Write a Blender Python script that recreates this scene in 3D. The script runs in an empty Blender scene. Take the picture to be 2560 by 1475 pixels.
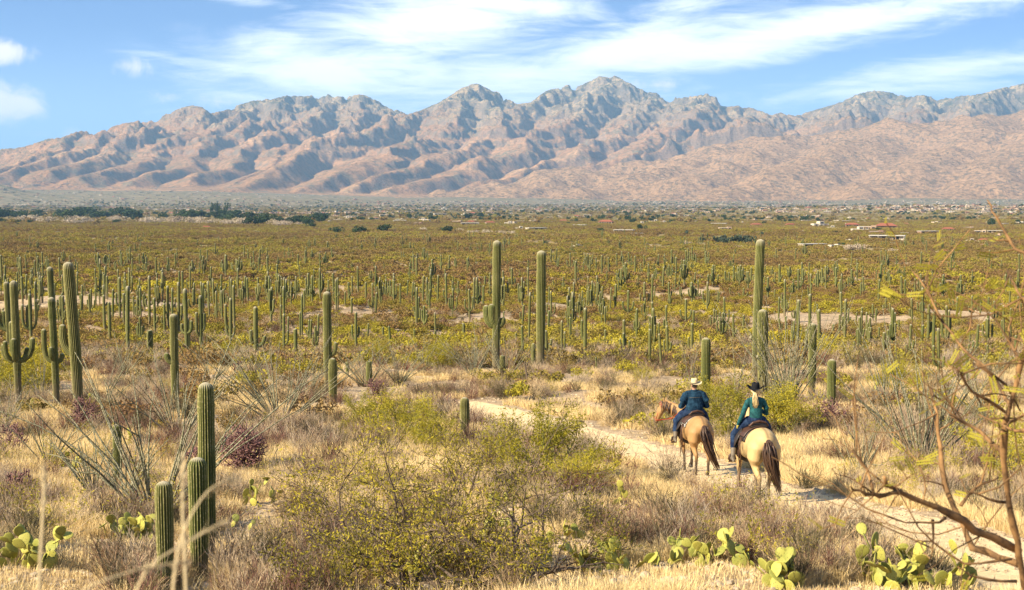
import bpy, math, random, time
import numpy as np
from mathutils import Vector, Matrix, Euler
T0 = time.time()
R = math.radians
rng = np.random.default_rng(7)
random.seed(7)
scene = bpy.context.scene
C = scene.collection

# ------------------------------------------------------------------ camera
FPX = 3556.0            # focal length in photo pixels (2560 wide)
HOR = 500.0             # photo row of the true horizon
PITCH = math.atan((737.5 - HOR) / FPX)
cam_d = bpy.data.cameras.new('camera')
cam_d.sensor_width = 36.0
cam_d.lens = 36.0 * FPX / 2560.0
cam_d.clip_start = 0.2
cam_d.clip_end = 120000.0
cam_d.dof.use_dof = True
cam_d.dof.focus_distance = 38.0
cam_d.dof.aperture_fstop = 9.0
cam = bpy.data.objects.new('camera', cam_d)
C.objects.link(cam)
cam.location = (0, 0, 0)
cam.rotation_euler = (math.pi / 2 - PITCH, 0, 0)
scene.camera = cam

# ------------------------------------------------------------------ light
SUN_EL = R(33.0)
SUN_V = Vector((-0.86 * math.cos(SUN_EL), -0.51 * math.cos(SUN_EL), math.sin(SUN_EL))).normalized()
sun_d = bpy.data.lights.new('sun', 'SUN')
sun_d.energy = 5.0
sun_d.angle = R(0.53)
sun_d.color = (1.0, 0.88, 0.66)
sun = bpy.data.objects.new('sun', sun_d)
C.objects.link(sun)
sun.rotation_euler = (-SUN_V).to_track_quat('-Z', 'Y').to_euler()

scene.view_settings.view_transform = 'Standard'
scene.view_settings.look = 'None'
scene.view_settings.gamma = 1.0
scene.view_settings.use_curve_mapping = False
scene.view_settings.exposure = 1.27
scene.render.engine = 'CYCLES'
cy = scene.cycles
cy.use_denoising = True
cy.denoising_prefilter = 'ACCURATE'
cy.max_bounces = 5
cy.diffuse_bounces = 2
cy.glossy_bounces = 1
cy.transmission_bounces = 2
cy.transparent_max_bounces = 4
cy.volume_bounces = 0
cy.use_adaptive_sampling = False
cy.adaptive_threshold = 0.02
cy.sample_clamp_indirect = 4.0


# ------------------------------------------------------------------ node helper
class NT:
    def __init__(s, tree):
        s.t = tree
        s.n = tree.nodes
        s.l = tree.links
        s.n.clear()

    def new(s, typ, **kw):
        n = s.n.new(typ)
        ins = kw.pop('ins', {})
        for k, v in kw.items():
            setattr(n, k, v)
        for k, v in ins.items():
            s.set(n, k, v)
        return n

    def set(s, n, k, v):
        sock = n.inputs[k]
        if isinstance(v, bpy.types.NodeSocket):
            s.l.new(v, sock)
        else:
            sock.default_value = v

    def math(s, op, a, b=0.0, c=None, clamp=False):
        n = s.n.new('ShaderNodeMath')
        n.operation = op
        n.use_clamp = clamp
        s.set(n, 0, a)
        s.set(n, 1, b)
        if c is not None:
            s.set(n, 2, c)
        return n.outputs[0]

    def mix(s, f, a, b, mode='MIX'):
        n = s.n.new('ShaderNodeMix')
        n.data_type = 'RGBA'
        n.blend_type = mode
        s.set(n, 0, f)
        for k, v in ((6, a), (7, b)):
            if not isinstance(v, bpy.types.NodeSocket) and len(v) == 3:
                v = (*v, 1.0)
            s.set(n, k, v)
        return n.outputs[2]

    def rng(s, v, a, b, c=0.0, d=1.0, smooth=False):
        n = s.n.new('ShaderNodeMapRange')
        n.interpolation_type = 'SMOOTHSTEP' if smooth else 'LINEAR'
        for k, x in enumerate((v, a, b, c, d)):
            s.set(n, k, x)
        return n.outputs[0]

    def noise(s, vec, scale, detail=3.0, rough=0.5, dist=0.0, color=False):
        n = s.n.new('ShaderNodeTexNoise')
        if vec is not None:
            s.set(n, 'Vector', vec)
        n.inputs['Scale'].default_value = scale
        n.inputs['Detail'].default_value = detail
        n.inputs['Roughness'].default_value = rough
        n.inputs['Distortion'].default_value = dist
        return n.outputs[1 if color else 0]

    def ramp(s, f, stops):
        n = s.n.new('ShaderNodeValToRGB')
        s.set(n, 0, f)
        e = n.color_ramp.elements
        while len(e) < len(stops):
            e.new(0.5)
        for el, (p, c) in zip(e, stops):
            el.position = p
            el.color = (*c, 1.0) if len(c) == 3 else c
        return n.outputs[0]


# ------------------------------------------------------------------ world
world = bpy.data.worlds.new('World')
scene.world = world
world.use_nodes = True
w = NT(world.node_tree)
tc = w.new('ShaderNodeTexCoord')
sep = w.new('ShaderNodeSeparateXYZ', ins={0: tc.outputs['Generated']})
sx, sy, sz = sep.outputs
# the sky's own blue: look the sky up a little steeper than the view ray, so that the
# deep blue of the photograph's sky is reached at the low elevations it shows
lift = w.math('ADD', w.math('MULTIPLY', w.math('MAXIMUM', sz, 0.0), 2.6), 0.07)
skyvec = w.new('ShaderNodeCombineXYZ', ins={0: sx, 1: sy, 2: lift})
skyn = w.new('ShaderNodeVectorMath', operation='NORMALIZE', ins={0: skyvec.outputs[0]})
sky = w.new('ShaderNodeTexSky', sky_type='NISHITA')
sky.sun_disc = False
sky.sun_elevation = SUN_EL
sky.sun_rotation = math.atan2(SUN_V.x, SUN_V.y)
sky.altitude = 900
sky.air_density = 1.0
sky.dust_density = 0.25
sky.ozone_density = 2.2
w.set(sky, 'Vector', skyn.outputs[0])
hyp = w.math('SQRT', w.math('ADD', w.math('MULTIPLY', sx, sx), w.math('MULTIPLY', sy, sy)))
az = w.math('ARCTAN2', sx, sy)
el = w.math('DIVIDE', sz, w.math('MAXIMUM', hyp, 0.02))
ae = w.new('ShaderNodeCombineXYZ', ins={0: az, 1: el, 2: 0.0})


def sky_blobs(lst):
    acc = None
    for px, py, rx, ry, rot, wt in lst:
        m = w.new('ShaderNodeMapping', vector_type='TEXTURE')
        w.set(m, 'Vector', ae.outputs[0])
        m.inputs['Location'].default_value = ((px - 1280) / FPX, (HOR - py) / FPX, 0)
        m.inputs['Rotation'].default_value = (0, 0, R(rot))
        m.inputs['Scale'].default_value = (rx / FPX, ry / FPX, 1)
        g = w.new('ShaderNodeTexGradient', gradient_type='SPHERICAL', ins={0: m.outputs[0]})
        v = w.math('MULTIPLY', g.outputs[1], wt)
        acc = v if acc is None else w.math('MAXIMUM', acc, v)
    return acc


cov = sky_blobs([(900, 185, 640, 130, -4, 1.5), (1080, 70, 480, 150, 6, 1.5), (1300, 190, 640, 150, 4, 1.2),
                 (1620, 120, 600, 95, 9, 1.6), (1950, 95, 900, 85, 9, 1.7), (2350, 30, 700, 60, 8, 1.1),
                 (2380, 185, 640, 58, 7, 1.1), (2150, 240, 560, 45, 3, .9), (1250, 15, 420, 60, -3, 1.5),
                 (560, 4, 330, 26, -8, .8), (1700, 20, 300, 70, 10, .9), (640, 250, 400, 60, 4, .7)])
puff = sky_blobs([(50, 152, 130, 42, -4, 1.6), (10, 265, 200, 78, -8, 1.9), (560, 262, 90, 40, 0, .8), (1640, 216, 90, 26, -4, .95),
                  (350, 180, 90, 35, 0, .6), (170, 345, 130, 26, 0, .6), (440, 255, 70, 30, 0, .6)])
# the rest of the sky: the same cirrus, patchy
far_ = w.new('ShaderNodeCombineXYZ', ins={0: w.math('MULTIPLY', az, 1.6), 1: w.math('MULTIPLY', el, 4.0), 2: 3.7})
gen = w.rng(w.noise(far_.outputs[0], 1.3, 2.0), 0.50, 0.72, 0.0, 1.0, True)
inview = w.math('MULTIPLY', w.rng(w.math('ABSOLUTE', az), 0.37, 0.46, 1.0, 0.0, True), w.rng(el, 0.16, 0.22, 1.0, 0.0, True))
cov = w.math('ADD', w.math('MULTIPLY', cov, inview), w.math('MULTIPLY', gen, w.math('SUBTRACT', 1.0, inview)))
mp = w.new('ShaderNodeMapping', vector_type='POINT')
w.set(mp, 'Vector', ae.outputs[0])
mp.inputs['Rotation'].default_value = (0, 0, R(-9))
mp.inputs['Scale'].default_value = (9, 34, 1)
st1 = w.noise(mp.outputs[0], 1.0, 9.0, 0.62, 1.1)
mp2 = w.new('ShaderNodeMapping', vector_type='POINT')
w.set(mp2, 'Vector', ae.outputs[0])
mp2.inputs['Rotation'].default_value = (0, 0, R(-22))
mp2.inputs['Scale'].default_value = (14, 90, 1)
st2 = w.noise(mp2.outputs[0], 1.0, 8.0, 0.66, 1.6)
st = w.math('ADD', w.math('MULTIPLY', st1, 0.62), w.math('MULTIPLY', st2, 0.38))
cirrus = w.rng(w.math('ADD', st, w.math('MULTIPLY', cov, 0.33)), 0.53, 0.98, 0.0, 0.93, True)
cirrus = w.math('MULTIPLY', cirrus, w.rng(cov, 0.0, 0.30, 0.0, 1.0, True))
pn = w.noise(ae.outputs[0], 42.0, 8.0, 0.62, 0.5)
puffs = w.rng(w.math('ADD', w.math('MULTIPLY', pn, 1.1), w.math('MULTIPLY', puff, 0.5)), 0.66, 1.15, 0.0, 0.85, True)
puffs = w.math('MULTIPLY', puffs, w.rng(puff, 0.0, 0.2, 0.0, 1.0, True))
veil = w.rng(el, 0.0, 0.13, 0.62, 0.10, True)          # thin bright haze low on the sky
SKYG = (1.0, 1.0, 1.0)
skyc = w.mix(1.0, sky.outputs[0], (0.80, 1.05, 1.36), 'MULTIPLY')
skyc = w.mix(veil, skyc, (6.4, 8.2, 10.6))
skyc = w.mix(cirrus, skyc, (10.6, 10.7, 10.9))
skyc = w.mix(puffs, skyc, (10.4, 9.3, 10.2))
bg = w.new('ShaderNodeBackground', ins={0: skyc, 1: 0.07})
wo = w.new('ShaderNodeOutputWorld')
w.l.new(bg.outputs[0], wo.inputs[0])
world.cycles.sampling_method = 'MANUAL'
world.cycles.sample_map_resolution = 1024

# ------------------------------------------------------------------ numeric noise
_perm = np.random.default_rng(11).permutation(256)
_perm = np.concatenate([_perm, _perm, _perm])
_ga = np.random.default_rng(12).uniform(0, 2 * np.pi, 256)
_gx, _gy = np.cos(_ga), np.sin(_ga)


def pnoise(x, y):
    xi = np.floor(x).astype(np.int64); yi = np.floor(y).astype(np.int64)
    xf = x - xi; yf = y - yi
    u = xf * xf * xf * (xf * (xf * 6 - 15) + 10); v = yf * yf * yf * (yf * (yf * 6 - 15) + 10)

    def g(a, b, fx, fy):
        h = _perm[(_perm[(xi + a) & 255] + ((yi + b) & 255))]
        return _gx[h] * fx + _gy[h] * fy
    n00 = g(0, 0, xf, yf); n10 = g(1, 0, xf - 1, yf); n01 = g(0, 1, xf, yf - 1); n11 = g(1, 1, xf - 1, yf - 1)
    return 1.41 * ((n00 * (1 - u) + n10 * u) * (1 - v) + (n01 * (1 - u) + n11 * u) * v)


def fbm(x, y, o=4, gain=0.5, lac=2.03):
    s = 0; a = 1.0
    for i in range(o):
        s = s + a * pnoise(x + 17.3 * i, y - 9.1 * i)
        x = x * lac; y = y * lac; a *= gain
    return s


def ridged(x, y, o=5, gain=0.5, lac=2.07):
    s = 0; a = 1.0; wgt = 1.0
    for i in range(o):
        n = 1 - np.abs(pnoise(x + 31.7 * i, y + 5.3 * i))
        n = n * n * wgt
        wgt = np.clip(n * 1.6, 0, 1)
        s = s + a * n
        x = x * lac; y = y * lac; a *= gain
    return s


# ------------------------------------------------------------------ picture <-> place
_cp, _sp = math.cos(PITCH), math.sin(PITCH)


def slope(px, py):
    """direction (x/y, z/y) of the ray through a photo pixel"""
    a = (px - 1280.0) / FPX; b = (737.5 - py) / FPX
    dy = _cp + b * _sp; dz = b * _cp - _sp
    return a / dy, dz / dy


def project(x, y, z):
    f = y * _cp - z * _sp; u = y * _sp + z * _cp
    return 1280 + FPX * x / f, 737.5 - FPX * u / f


# ------------------------------------------------------------------ terrain height
_PY = np.array([-4000, -60, -20, 0, 5, 10, 16.5, 23, 29, 37, 50, 70, 88, 97, 112, 142, 200, 300, 475, 700, 1070, 1600, 2260, 3500, 5000, 7000, 9000, 12000, 60000], float)
_PZ = np.array([30, 5, 0.2, -1.75, -2.6, -3.5, -4.55, -5.35, -6.1, -7.04, -8.1, -9.5, -10.6, -11.5, -13.4, -15.3, -18.0, -21.3, -24.6, -27.0, -29.5, -32.5, -35, -38, -38, -30, -12, 10, 10], float)


def _pchip(xs, ys):
    h = np.diff(xs); d = np.diff(ys) / h
    m = np.zeros_like(ys)
    for i in range(1, len(xs) - 1):
        if d[i - 1] * d[i] > 0:
            w1 = 2 * h[i] + h[i - 1]; w2 = h[i] + 2 * h[i - 1]
            m[i] = (w1 + w2) / (w1 / d[i - 1] + w2 / d[i])
    m[0] = d[0]; m[-1] = d[-1]

    def f(x):
        x = np.clip(x, xs[0], xs[-1])
        i = np.clip(np.searchsorted(xs, x) - 1, 0, len(h) - 1)
        t = (x - xs[i]) / h[i]
        return ((2 * t ** 3 - 3 * t ** 2 + 1) * ys[i] + (t ** 3 - 2 * t ** 2 + t) * h[i] * m[i]
                + (-2 * t ** 3 + 3 * t ** 2) * ys[i + 1] + (t ** 3 - t ** 2) * h[i] * m[i + 1])
    return f


_base = _pchip(_PY, _PZ)


def sstep(a, b, x):
    t = np.clip((x - a) / (b - a), 0, 1)
    return t * t * (3 - 2 * t)


# path centre line and half width, from the photograph (pixel, half width in m)
_PATH_PX = [(2760, 1500, 1.1), (2560, 1412, 1.1), (2400, 1356, 1.15), (2250, 1308, 1.2), (2110, 1274, 1.2), (2000, 1250, 1.2), (1900, 1228, 1.2),
            (1800, 1192, 1.2), (1730, 1165, 1.2), (1640, 1134, 1.2), (1540, 1108, 1.2), (1440, 1082, 1.35), (1330, 1052, 1.5), (1230, 1024, 1.3), (1150, 1002, .9)]


def _ground0(x, y):
    return _base(y)


def hit_profile(px, py, hf):
    a, b = slope(px, py)
    ys = np.geomspace(4, 14000, 9000)
    d = b * ys - hf(a * ys, ys)
    k = np.argmax(d < 0)
    if d[k] >= 0:
        return None
    y0, y1 = ys[k - 1], ys[k]
    t = d[k - 1] / (d[k - 1] - d[k])
    y = y0 + (y1 - y0) * t
    return a * y, y, b * y


PATH = np.array([(*hit_profile(px, py, _ground0)[:2], hw) for px, py, hw in _PATH_PX])


def path_dist(x, y):
    x = np.asarray(x, float); y = np.asarray(y, float)
    best = np.full(x.shape, 1e9)
    for i in range(len(PATH) - 1):
        ax, ay, aw = PATH[i]; bx, by, bw = PATH[i + 1]
        dx, dy = bx - ax, by - ay
        t = np.clip(((x - ax) * dx + (y - ay) * dy) / (dx * dx + dy * dy), 0, 1)
        d = np.hypot(x - ax - t * dx, y - ay - t * dy) - (aw + (bw - aw) * t)
        best = np.minimum(best, d)
    return best


def ground_h(x, y):
    x = np.asarray(x, float); y = np.asarray(y, float)
    z = _base(y)
    near = 0.22 * fbm(x / 7.0, y / 7.0, 3)
    near = near * sstep(-0.3, 3.0, path_dist(x, y)) * sstep(6, 14, y)
    z = z + near * (1 - sstep(70, 110, y))
    mid = 2.1 * fbm(x / 55.0 + 3.1, y / 75.0, 4) * sstep(95, 170, y) * (1 - sstep(900, 1800, y))
    bump_ = 3.2 * np.exp(-(((x - (-86)) / 16) ** 2 + ((y - 285) / 12) ** 2)) + 1.2 * np.exp(-(((x + 20) / 26) ** 2 + ((y - 190) / 9) ** 2))
    far = 3.0 * fbm(x / 420.0, y / 520.0, 4) * sstep(500, 1500, y)
    knoll = 22 * np.exp(-(((x - 1250) / 700) ** 2 + ((y - 4300) / 500) ** 2))
    fans = 60 * np.clip(fbm(x / 1500.0 + 5, y / 1800.0, 3), -0.3, 1) * sstep(6000, 9000, y)
    lefthill = 75 * np.exp(-(((x + 3060) / 260) ** 2 + ((y - 8300) / 240) ** 2))
    rise = 70 * sstep(6500, 9800, y) * sstep(500, -2600, x) + 20 * sstep(7000, 9500, y) * sstep(800, 2600, x)
    return z + mid + far + bump_ + knoll + fans * 0.35 + lefthill + rise


_YS = np.geomspace(4, 14000, 7000)


def hit(px, py):
    r = hit_profile(px, py, ground_h)
    return r


# ------------------------------------------------------------------ mesh helpers
def mesh_np(name, V, F, mats=(), mi=None, smooth=True, attrs=None):
    """V (n,3); F list of (m,k) index arrays; mi list of material indices per F block"""
    me = bpy.data.meshes.new(name)
    V = np.asarray(V, np.float32)
    blocks = [np.asarray(f, np.int32) for f in F if len(f)]
    me.vertices.add(len(V))
    me.vertices.foreach_set('co', V.ravel())
    nl = sum(b.size for b in blocks); npoly = sum(len(b) for b in blocks)
    me.loops.add(nl); me.polygons.add(npoly)
    me.loops.foreach_set('vertex_index', np.concatenate([b.ravel() for b in blocks]))
    tot = np.concatenate([np.full(len(b), b.shape[1], np.int32) for b in blocks])
    st_ = np.concatenate([[0], np.cumsum(tot)[:-1]]).astype(np.int32)
    me.polygons.foreach_set('loop_start', st_)
    for m in mats:
        me.materials.append(m)
    if mi is not None:
        me.polygons.foreach_set('material_index', np.concatenate([np.full(len(b), k, np.int32) for b, k in zip(blocks, mi)]))
    me.polygons.foreach_set('use_smooth', np.full(npoly, bool(smooth)))
    me.update(calc_edges=True)
    if attrs:
        for k, a in attrs.items():
            a = np.asarray(a, np.float32)
            if a.ndim == 1:
                at = me.attributes.new(k, 'FLOAT', 'POINT'); at.data.foreach_set('value', a)
            else:
                at = me.attributes.new(k, 'FLOAT_COLOR', 'POINT')
                if a.shape[1] == 3:
                    a = np.concatenate([a, np.ones((len(a), 1), np.float32)], 1)
                at.data.foreach_set('color', a.ravel())
    return me


def grid_faces(nr, nc, off=0, wrap=False):
    i = np.arange(nr - 1)[:, None]; j = np.arange(nc if wrap else nc - 1)[None, :]
    j2 = (j + 1) % nc
    a = i * nc + j; b = i * nc + j2; c = (i + 1) * nc + j2; d = (i + 1) * nc + j
    return np.stack([a, b, c, d], -1).reshape(-1, 4) + off


class MB:
    """collects pieces: verts, faces by material, and one float4 attribute 'Col' per vertex"""
    def __init__(s):
        s.V = []; s.F = {}; s.A = []; s.n = 0

    def add(s, V, F, mat=0, col=(0, 0, 0, 0)):
        V = np.asarray(V, float)
        for f in (F if isinstance(F, (list, tuple)) else [F]):
            f = np.asarray(f)
            s.F.setdefault((mat, f.shape[1]), []).append(f + s.n)
        col = np.asarray(col, float)
        if col.ndim == 1:
            col = np.tile(col, (len(V), 1))
        s.V.append(V); s.A.append(col); s.n += len(V)
        return s

    def mesh(s, name, mats, smooth=True):
        ks = sorted(s.F)
        return mesh_np(name, np.concatenate(s.V), [np.concatenate(s.F[k]) for k in ks], mats, [k[0] for k in ks], smooth,
                       {'Col': np.concatenate(s.A)})


def tube(P, r, n=6, cap=True, ribs=0, ell=None, up=None):
    """loft a tube along polyline P with radii r (scalar or (m,) or (m,2)); returns V, [F...]"""
    P = np.asarray(P, float); m = len(P)
    r = np.asarray(r, float)
    if r.ndim == 0:
        r = np.full((m, 2), float(r))
    elif r.ndim == 1:
        r = np.stack([r, r], 1)
    t = np.gradient(P, axis=0)
    t /= np.linalg.norm(t, axis=1)[:, None] + 1e-9
    ref = np.array(up if up is not None else ((0, 0, 1) if abs(t[:, 2]).mean() < 0.8 else (0, 1, 0)), float)
    s_ = np.cross(t, ref); s_ /= np.linalg.norm(s_, axis=1)[:, None] + 1e-9
    u_ = np.cross(s_, t)
    a = np.linspace(0, 2 * np.pi, n, endpoint=False)
    ring = (np.cos(a)[None, :, None] * s_[:, None, :] * r[:, 0][:, None, None] + np.sin(a)[None, :, None] * u_[:, None, :] * r[:, 1][:, None, None])
    V = (P[:, None, :] + ring).reshape(-1, 3)
    F = [grid_faces(m, n, 0, True)]
    if cap:
        V = np.concatenate([V, P[:1], P[-1:]])
        i = np.arange(n); j = (i + 1) % n
        F.append(np.concatenate([np.stack([j, i, np.full(n, m * n)], 1), np.stack([i + (m - 1) * n, j + (m - 1) * n, np.full(n, m * n + 1)], 1)]))
    return V, F


def ribbons(P0, P1, w0, w1, nrm=None):
    """many tapered flat ribbons; arrays (k,3). random facing. returns V,F"""
    P0 = np.asarray(P0, float); P1 = np.asarray(P1, float); k = len(P0)
    d = P1 - P0
    rv = rng.normal(size=(k, 3))
    s_ = np.cross(d, rv); s_ /= np.linalg.norm(s_, axis=1)[:, None] + 1e-9
    w0 = np.broadcast_to(w0, (k,))[:, None] / 2; w1 = np.broadcast_to(w1, (k,))[:, None] / 2
    V = np.stack([P0 - s_ * w0, P0 + s_ * w0, P1 + s_ * w1, P1 - s_ * w1], 1).reshape(-1, 3)
    F = np.arange(4 * k).reshape(-1, 4)
    return V, F


def rotz(V, a):
    c, s_ = math.cos(a), math.sin(a)
    V = np.asarray(V, float)
    return np.stack([V[:, 0] * c - V[:, 1] * s_, V[:, 0] * s_ + V[:, 1] * c, V[:, 2]], 1)


def obj(name, me, parent=None, loc=None):
    o = bpy.data.objects.new(name, me)
    C.objects.link(o)
    if parent is not None:
        o.parent = parent
    if loc is not None:
        o.location = loc
    return o


def tag(o, label=None, cat=None, group=None, kind=None):
    if label: o['label'] = label
    if cat: o['category'] = cat
    if group: o['group'] = group
    if kind: o['kind'] = kind
    return o


def thing(name, label, cat, loc=(0, 0, 0), rz=0.0, group=None):
    o = bpy.data.objects.new(name, None)
    o.empty_display_size = 0.1
    C.objects.link(o)
    o.location = loc; o.rotation_euler = (0, 0, rz)
    return tag(o, label, cat, group)


# ------------------------------------------------------------------ material helper
def mat(name, base, rough=0.85, spec=0.2, fn=None, bump=None, trans=0.0):
    """base colour; fn(nt) -> colour socket; bump(nt) -> (height socket, strength, distance)"""
    m = bpy.data.materials.new(name)
    m.use_nodes = True
    t = NT(m.node_tree)
    out = t.new('ShaderNodeOutputMaterial')
    b = t.new('ShaderNodeBsdfPrincipled')
    b.inputs['Roughness'].default_value = rough
    b.inputs['Specular IOR Level'].default_value = spec
    col = fn(t) if fn else None
    if col is not None:
        t.l.new(col, b.inputs['Base Color'])
    else:
        b.inputs['Base Color'].default_value = (*base, 1)
    if bump:
        hgt, st_, dist = bump(t)
        bn = t.new('ShaderNodeBump', ins={'Strength': st_, 'Distance': dist, 'Height': hgt})
        t.l.new(bn.outputs[0], b.inputs['Normal'])
    if trans > 0:
        tr = t.new('ShaderNodeBsdfTranslucent')
        if col is not None:
            t.l.new(col, tr.inputs[0])
        else:
            tr.inputs[0].default_value = (*base, 1)
        mx = t.new('ShaderNodeMixShader', ins={0: trans})
        t.l.new(b.outputs[0], mx.inputs[1]); t.l.new(tr.outputs[0], mx.inputs[2])
        t.l.new(mx.outputs[0], out.inputs[0])
    else:
        t.l.new(b.outputs[0], out.inputs[0])
    return m


def rnd(t):
    return t.new('ShaderNodeObjectInfo').outputs['Random']


def gpos(t):
    return t.new('ShaderNodeNewGeometry').outputs['Position']


def attr(t, name='Col', out=0):
    n = t.new('ShaderNodeAttribute', attribute_name=name)
    return n.outputs[out]

# ================================================================== GROUND
def ground_col(t):
    p = gpos(t)
    a = t.noise(p, 0.35, 5, 0.6)
    b = t.noise(p, 2.6, 6, 0.65)
    c = t.noise(p, 22.0, 4, 0.7)
    col = t.ramp(a, [(0.30, (0.36, 0.24, 0.13)), (0.5, (0.50, 0.355, 0.20)), (0.72, (0.64, 0.48, 0.29))])
    col = t.mix(t.rng(b, 0.42, 0.62), col, (0.26, 0.185, 0.115))
    col = t.mix(t.rng(c, 0.55, 0.70), col, (0.55, 0.46, 0.36))
    # farther out the soil between the shrubs is browner, with pale washes
    yy = t.new('ShaderNodeSeparateXYZ', ins={0: p}).outputs[1]
    far = t.rng(yy, 250, 900)
    pale = t.rng(t.noise(p, 0.012, 5, 0.62), 0.60, 0.68)
    fc = t.mix(pale, (0.30, 0.21, 0.10), (0.50, 0.36, 0.21))
    fc = t.mix(t.rng(t.noise(p, 0.05, 5, 0.7), 0.4, 0.6), fc, (0.21, 0.175, 0.065))
    vfar = t.rng(yy, 3500, 6500)
    fc = t.mix(t.math('MULTIPLY', vfar, .8), fc, t.mix(t.rng(t.noise(p, 0.02, 5, 0.7), 0.42, 0.58), (0.085, 0.085, 0.040), (0.26, 0.19, 0.11)))
    return t.mix(far, col, fc)


def ground_bump(t):
    p = gpos(t)
    v = t.new('ShaderNodeTexVoronoi', ins={'Vector': p, 'Scale': 14.0}).outputs[0]
    n = t.noise(p, 6.0, 8, 0.7)
    return t.math('ADD', t.math('MULTIPLY', v, -0.35), n), 0.8, 0.06


M_ground = mat('desert_soil', (.4, .3, .2), 0.95, 0.1, ground_col, ground_bump)

ang = np.concatenate([np.linspace(-180, -40, 22, endpoint=False), np.linspace(-40, -24, 20, endpoint=False), np.linspace(-24, 24, 430, endpoint=False),
                      np.linspace(24, 40, 20, endpoint=False), np.linspace(40, 180, 22, endpoint=False)])
rad = np.concatenate([[0.5], np.geomspace(2, 12, 16, endpoint=False), np.geomspace(12, 500, 300, endpoint=False), np.geomspace(500, 11000, 170, endpoint=False),
                      np.geomspace(11000, 60000, 14)])
AA, RR = np.meshgrid(np.radians(ang), rad)
GX = (np.sin(AA) * RR).ravel(); GY = (np.cos(AA) * RR).ravel()
GZ = ground_h(GX, GY)
pd = path_dist(GX, GY)
GZ = GZ - 0.05 * (1 - sstep(-0.35, 0.0, pd)) + 0.02 * fbm(GX / .7, GY / .7, 2) * sstep(0.0, 0.5, pd) * (GY < 120)
V = np.stack([GX, GY, GZ], 1)
V = np.concatenate([V, [[0, 0, ground_h(0.0, 0.0)]]])
nr, nc = AA.shape
F4 = grid_faces(nr, nc, 0, True)[:, ::-1]
i = np.arange(nc)
F3 = np.stack([i, (i + 1) % nc, np.full(nc, nr * nc)], 1)
me = mesh_np('ground', V, [F4, F3[:, ::-1]], [M_ground], [0, 0])
tag(obj('ground', me), kind='structure')


# ------------------------------------------------------------------ path
def path_col(t):
    p = gpos(t)
    a = t.noise(p, 1.1, 5, 0.6)
    col = t.ramp(a, [(0.3, (0.66, 0.47, 0.24)), (0.6, (0.78, 0.58, 0.32)), (0.8, (0.84, 0.66, 0.40))])
    s_ = t.rng(t.noise(p, 30.0, 3, 0.6), 0.64, 0.70)
    col = t.mix(s_, col, (0.42, 0.29, 0.17))
    v = t.new('ShaderNodeTexVoronoi', ins={'Vector': p, 'Scale': 9.0}).outputs[0]
    return t.mix(t.rng(v, 0.08, 0.05), col, (0.28, 0.20, 0.13))


def path_bump(t):
    p = gpos(t)
    return t.math('ADD', t.noise(p, 9.0, 6, 0.7), t.math('MULTIPLY', t.noise(p, 2.2, 3, 0.5), 1.6)), 0.75, 0.05


M_path = mat('trail_dust', (.6, .48, .32), 0.95, 0.1, path_col, path_bump)
# resample the centre line and lay a strip on the ground
seg = np.hypot(*np.diff(PATH[:, :2], axis=0).T); cum = np.concatenate([[0], np.cumsum(seg)])
ss = np.arange(0, cum[-1], 0.3)
cx_ = np.interp(ss, cum, PATH[:, 0]); cy_ = np.interp(ss, cum, PATH[:, 1]); hw = np.interp(ss, cum, PATH[:, 2])
for _ in range(12):
    cx_[1:-1] = (cx_[:-2] + cx_[1:-1] + cx_[2:]) / 3; cy_[1:-1] = (cy_[:-2] + cy_[1:-1] + cy_[2:]) / 3
tx = np.gradient(cx_); ty = np.gradient(cy_); tl = np.hypot(tx, ty); nx_, ny_ = -ty / tl, tx / tl
K = 15
q = np.linspace(-1, 1, K)
ed = 1 + 0.16 * pnoise(ss / 1.3, ss * 0 + 3.3)[:, None] * (q[None] < 0) + 0.16 * pnoise(ss / 1.1, ss * 0 + 8.3)[:, None] * (q[None] > 0)
PXm = cx_[:, None] + nx_[:, None] * hw[:, None] * q[None] * ed
PYm = cy_[:, None] + ny_[:, None] * hw[:, None] * q[None] * ed
PZm = ground_h(PXm, PYm) - 0.03 * (1 - np.abs(q[None]) ** 4) - 0.03 * np.abs(q[None]) ** 10 + 0.018 * fbm(PXm / .35, PYm / .35, 3) * (1 - np.abs(q[None]) ** 8) + 0.004
me = mesh_np('path', np.stack([PXm, PYm, PZm], -1).reshape(-1, 3), [grid_faces(len(ss), K)], [M_path], [0])
if me.polygons[10].normal.z < 0:
    me.flip_normals()
tag(obj('path', me), kind='structure')


# ================================================================== MOUNTAINS
def _pl(pts):
    """(display px, display py, Y km) -> world points"""
    o = []
    for x, y, k in pts:
        a, b = slope(x * 1.013, y * 1.013)
        o.append((a * k * 1000, k * 1000, b * k * 1000))
    return np.array(o)


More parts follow.
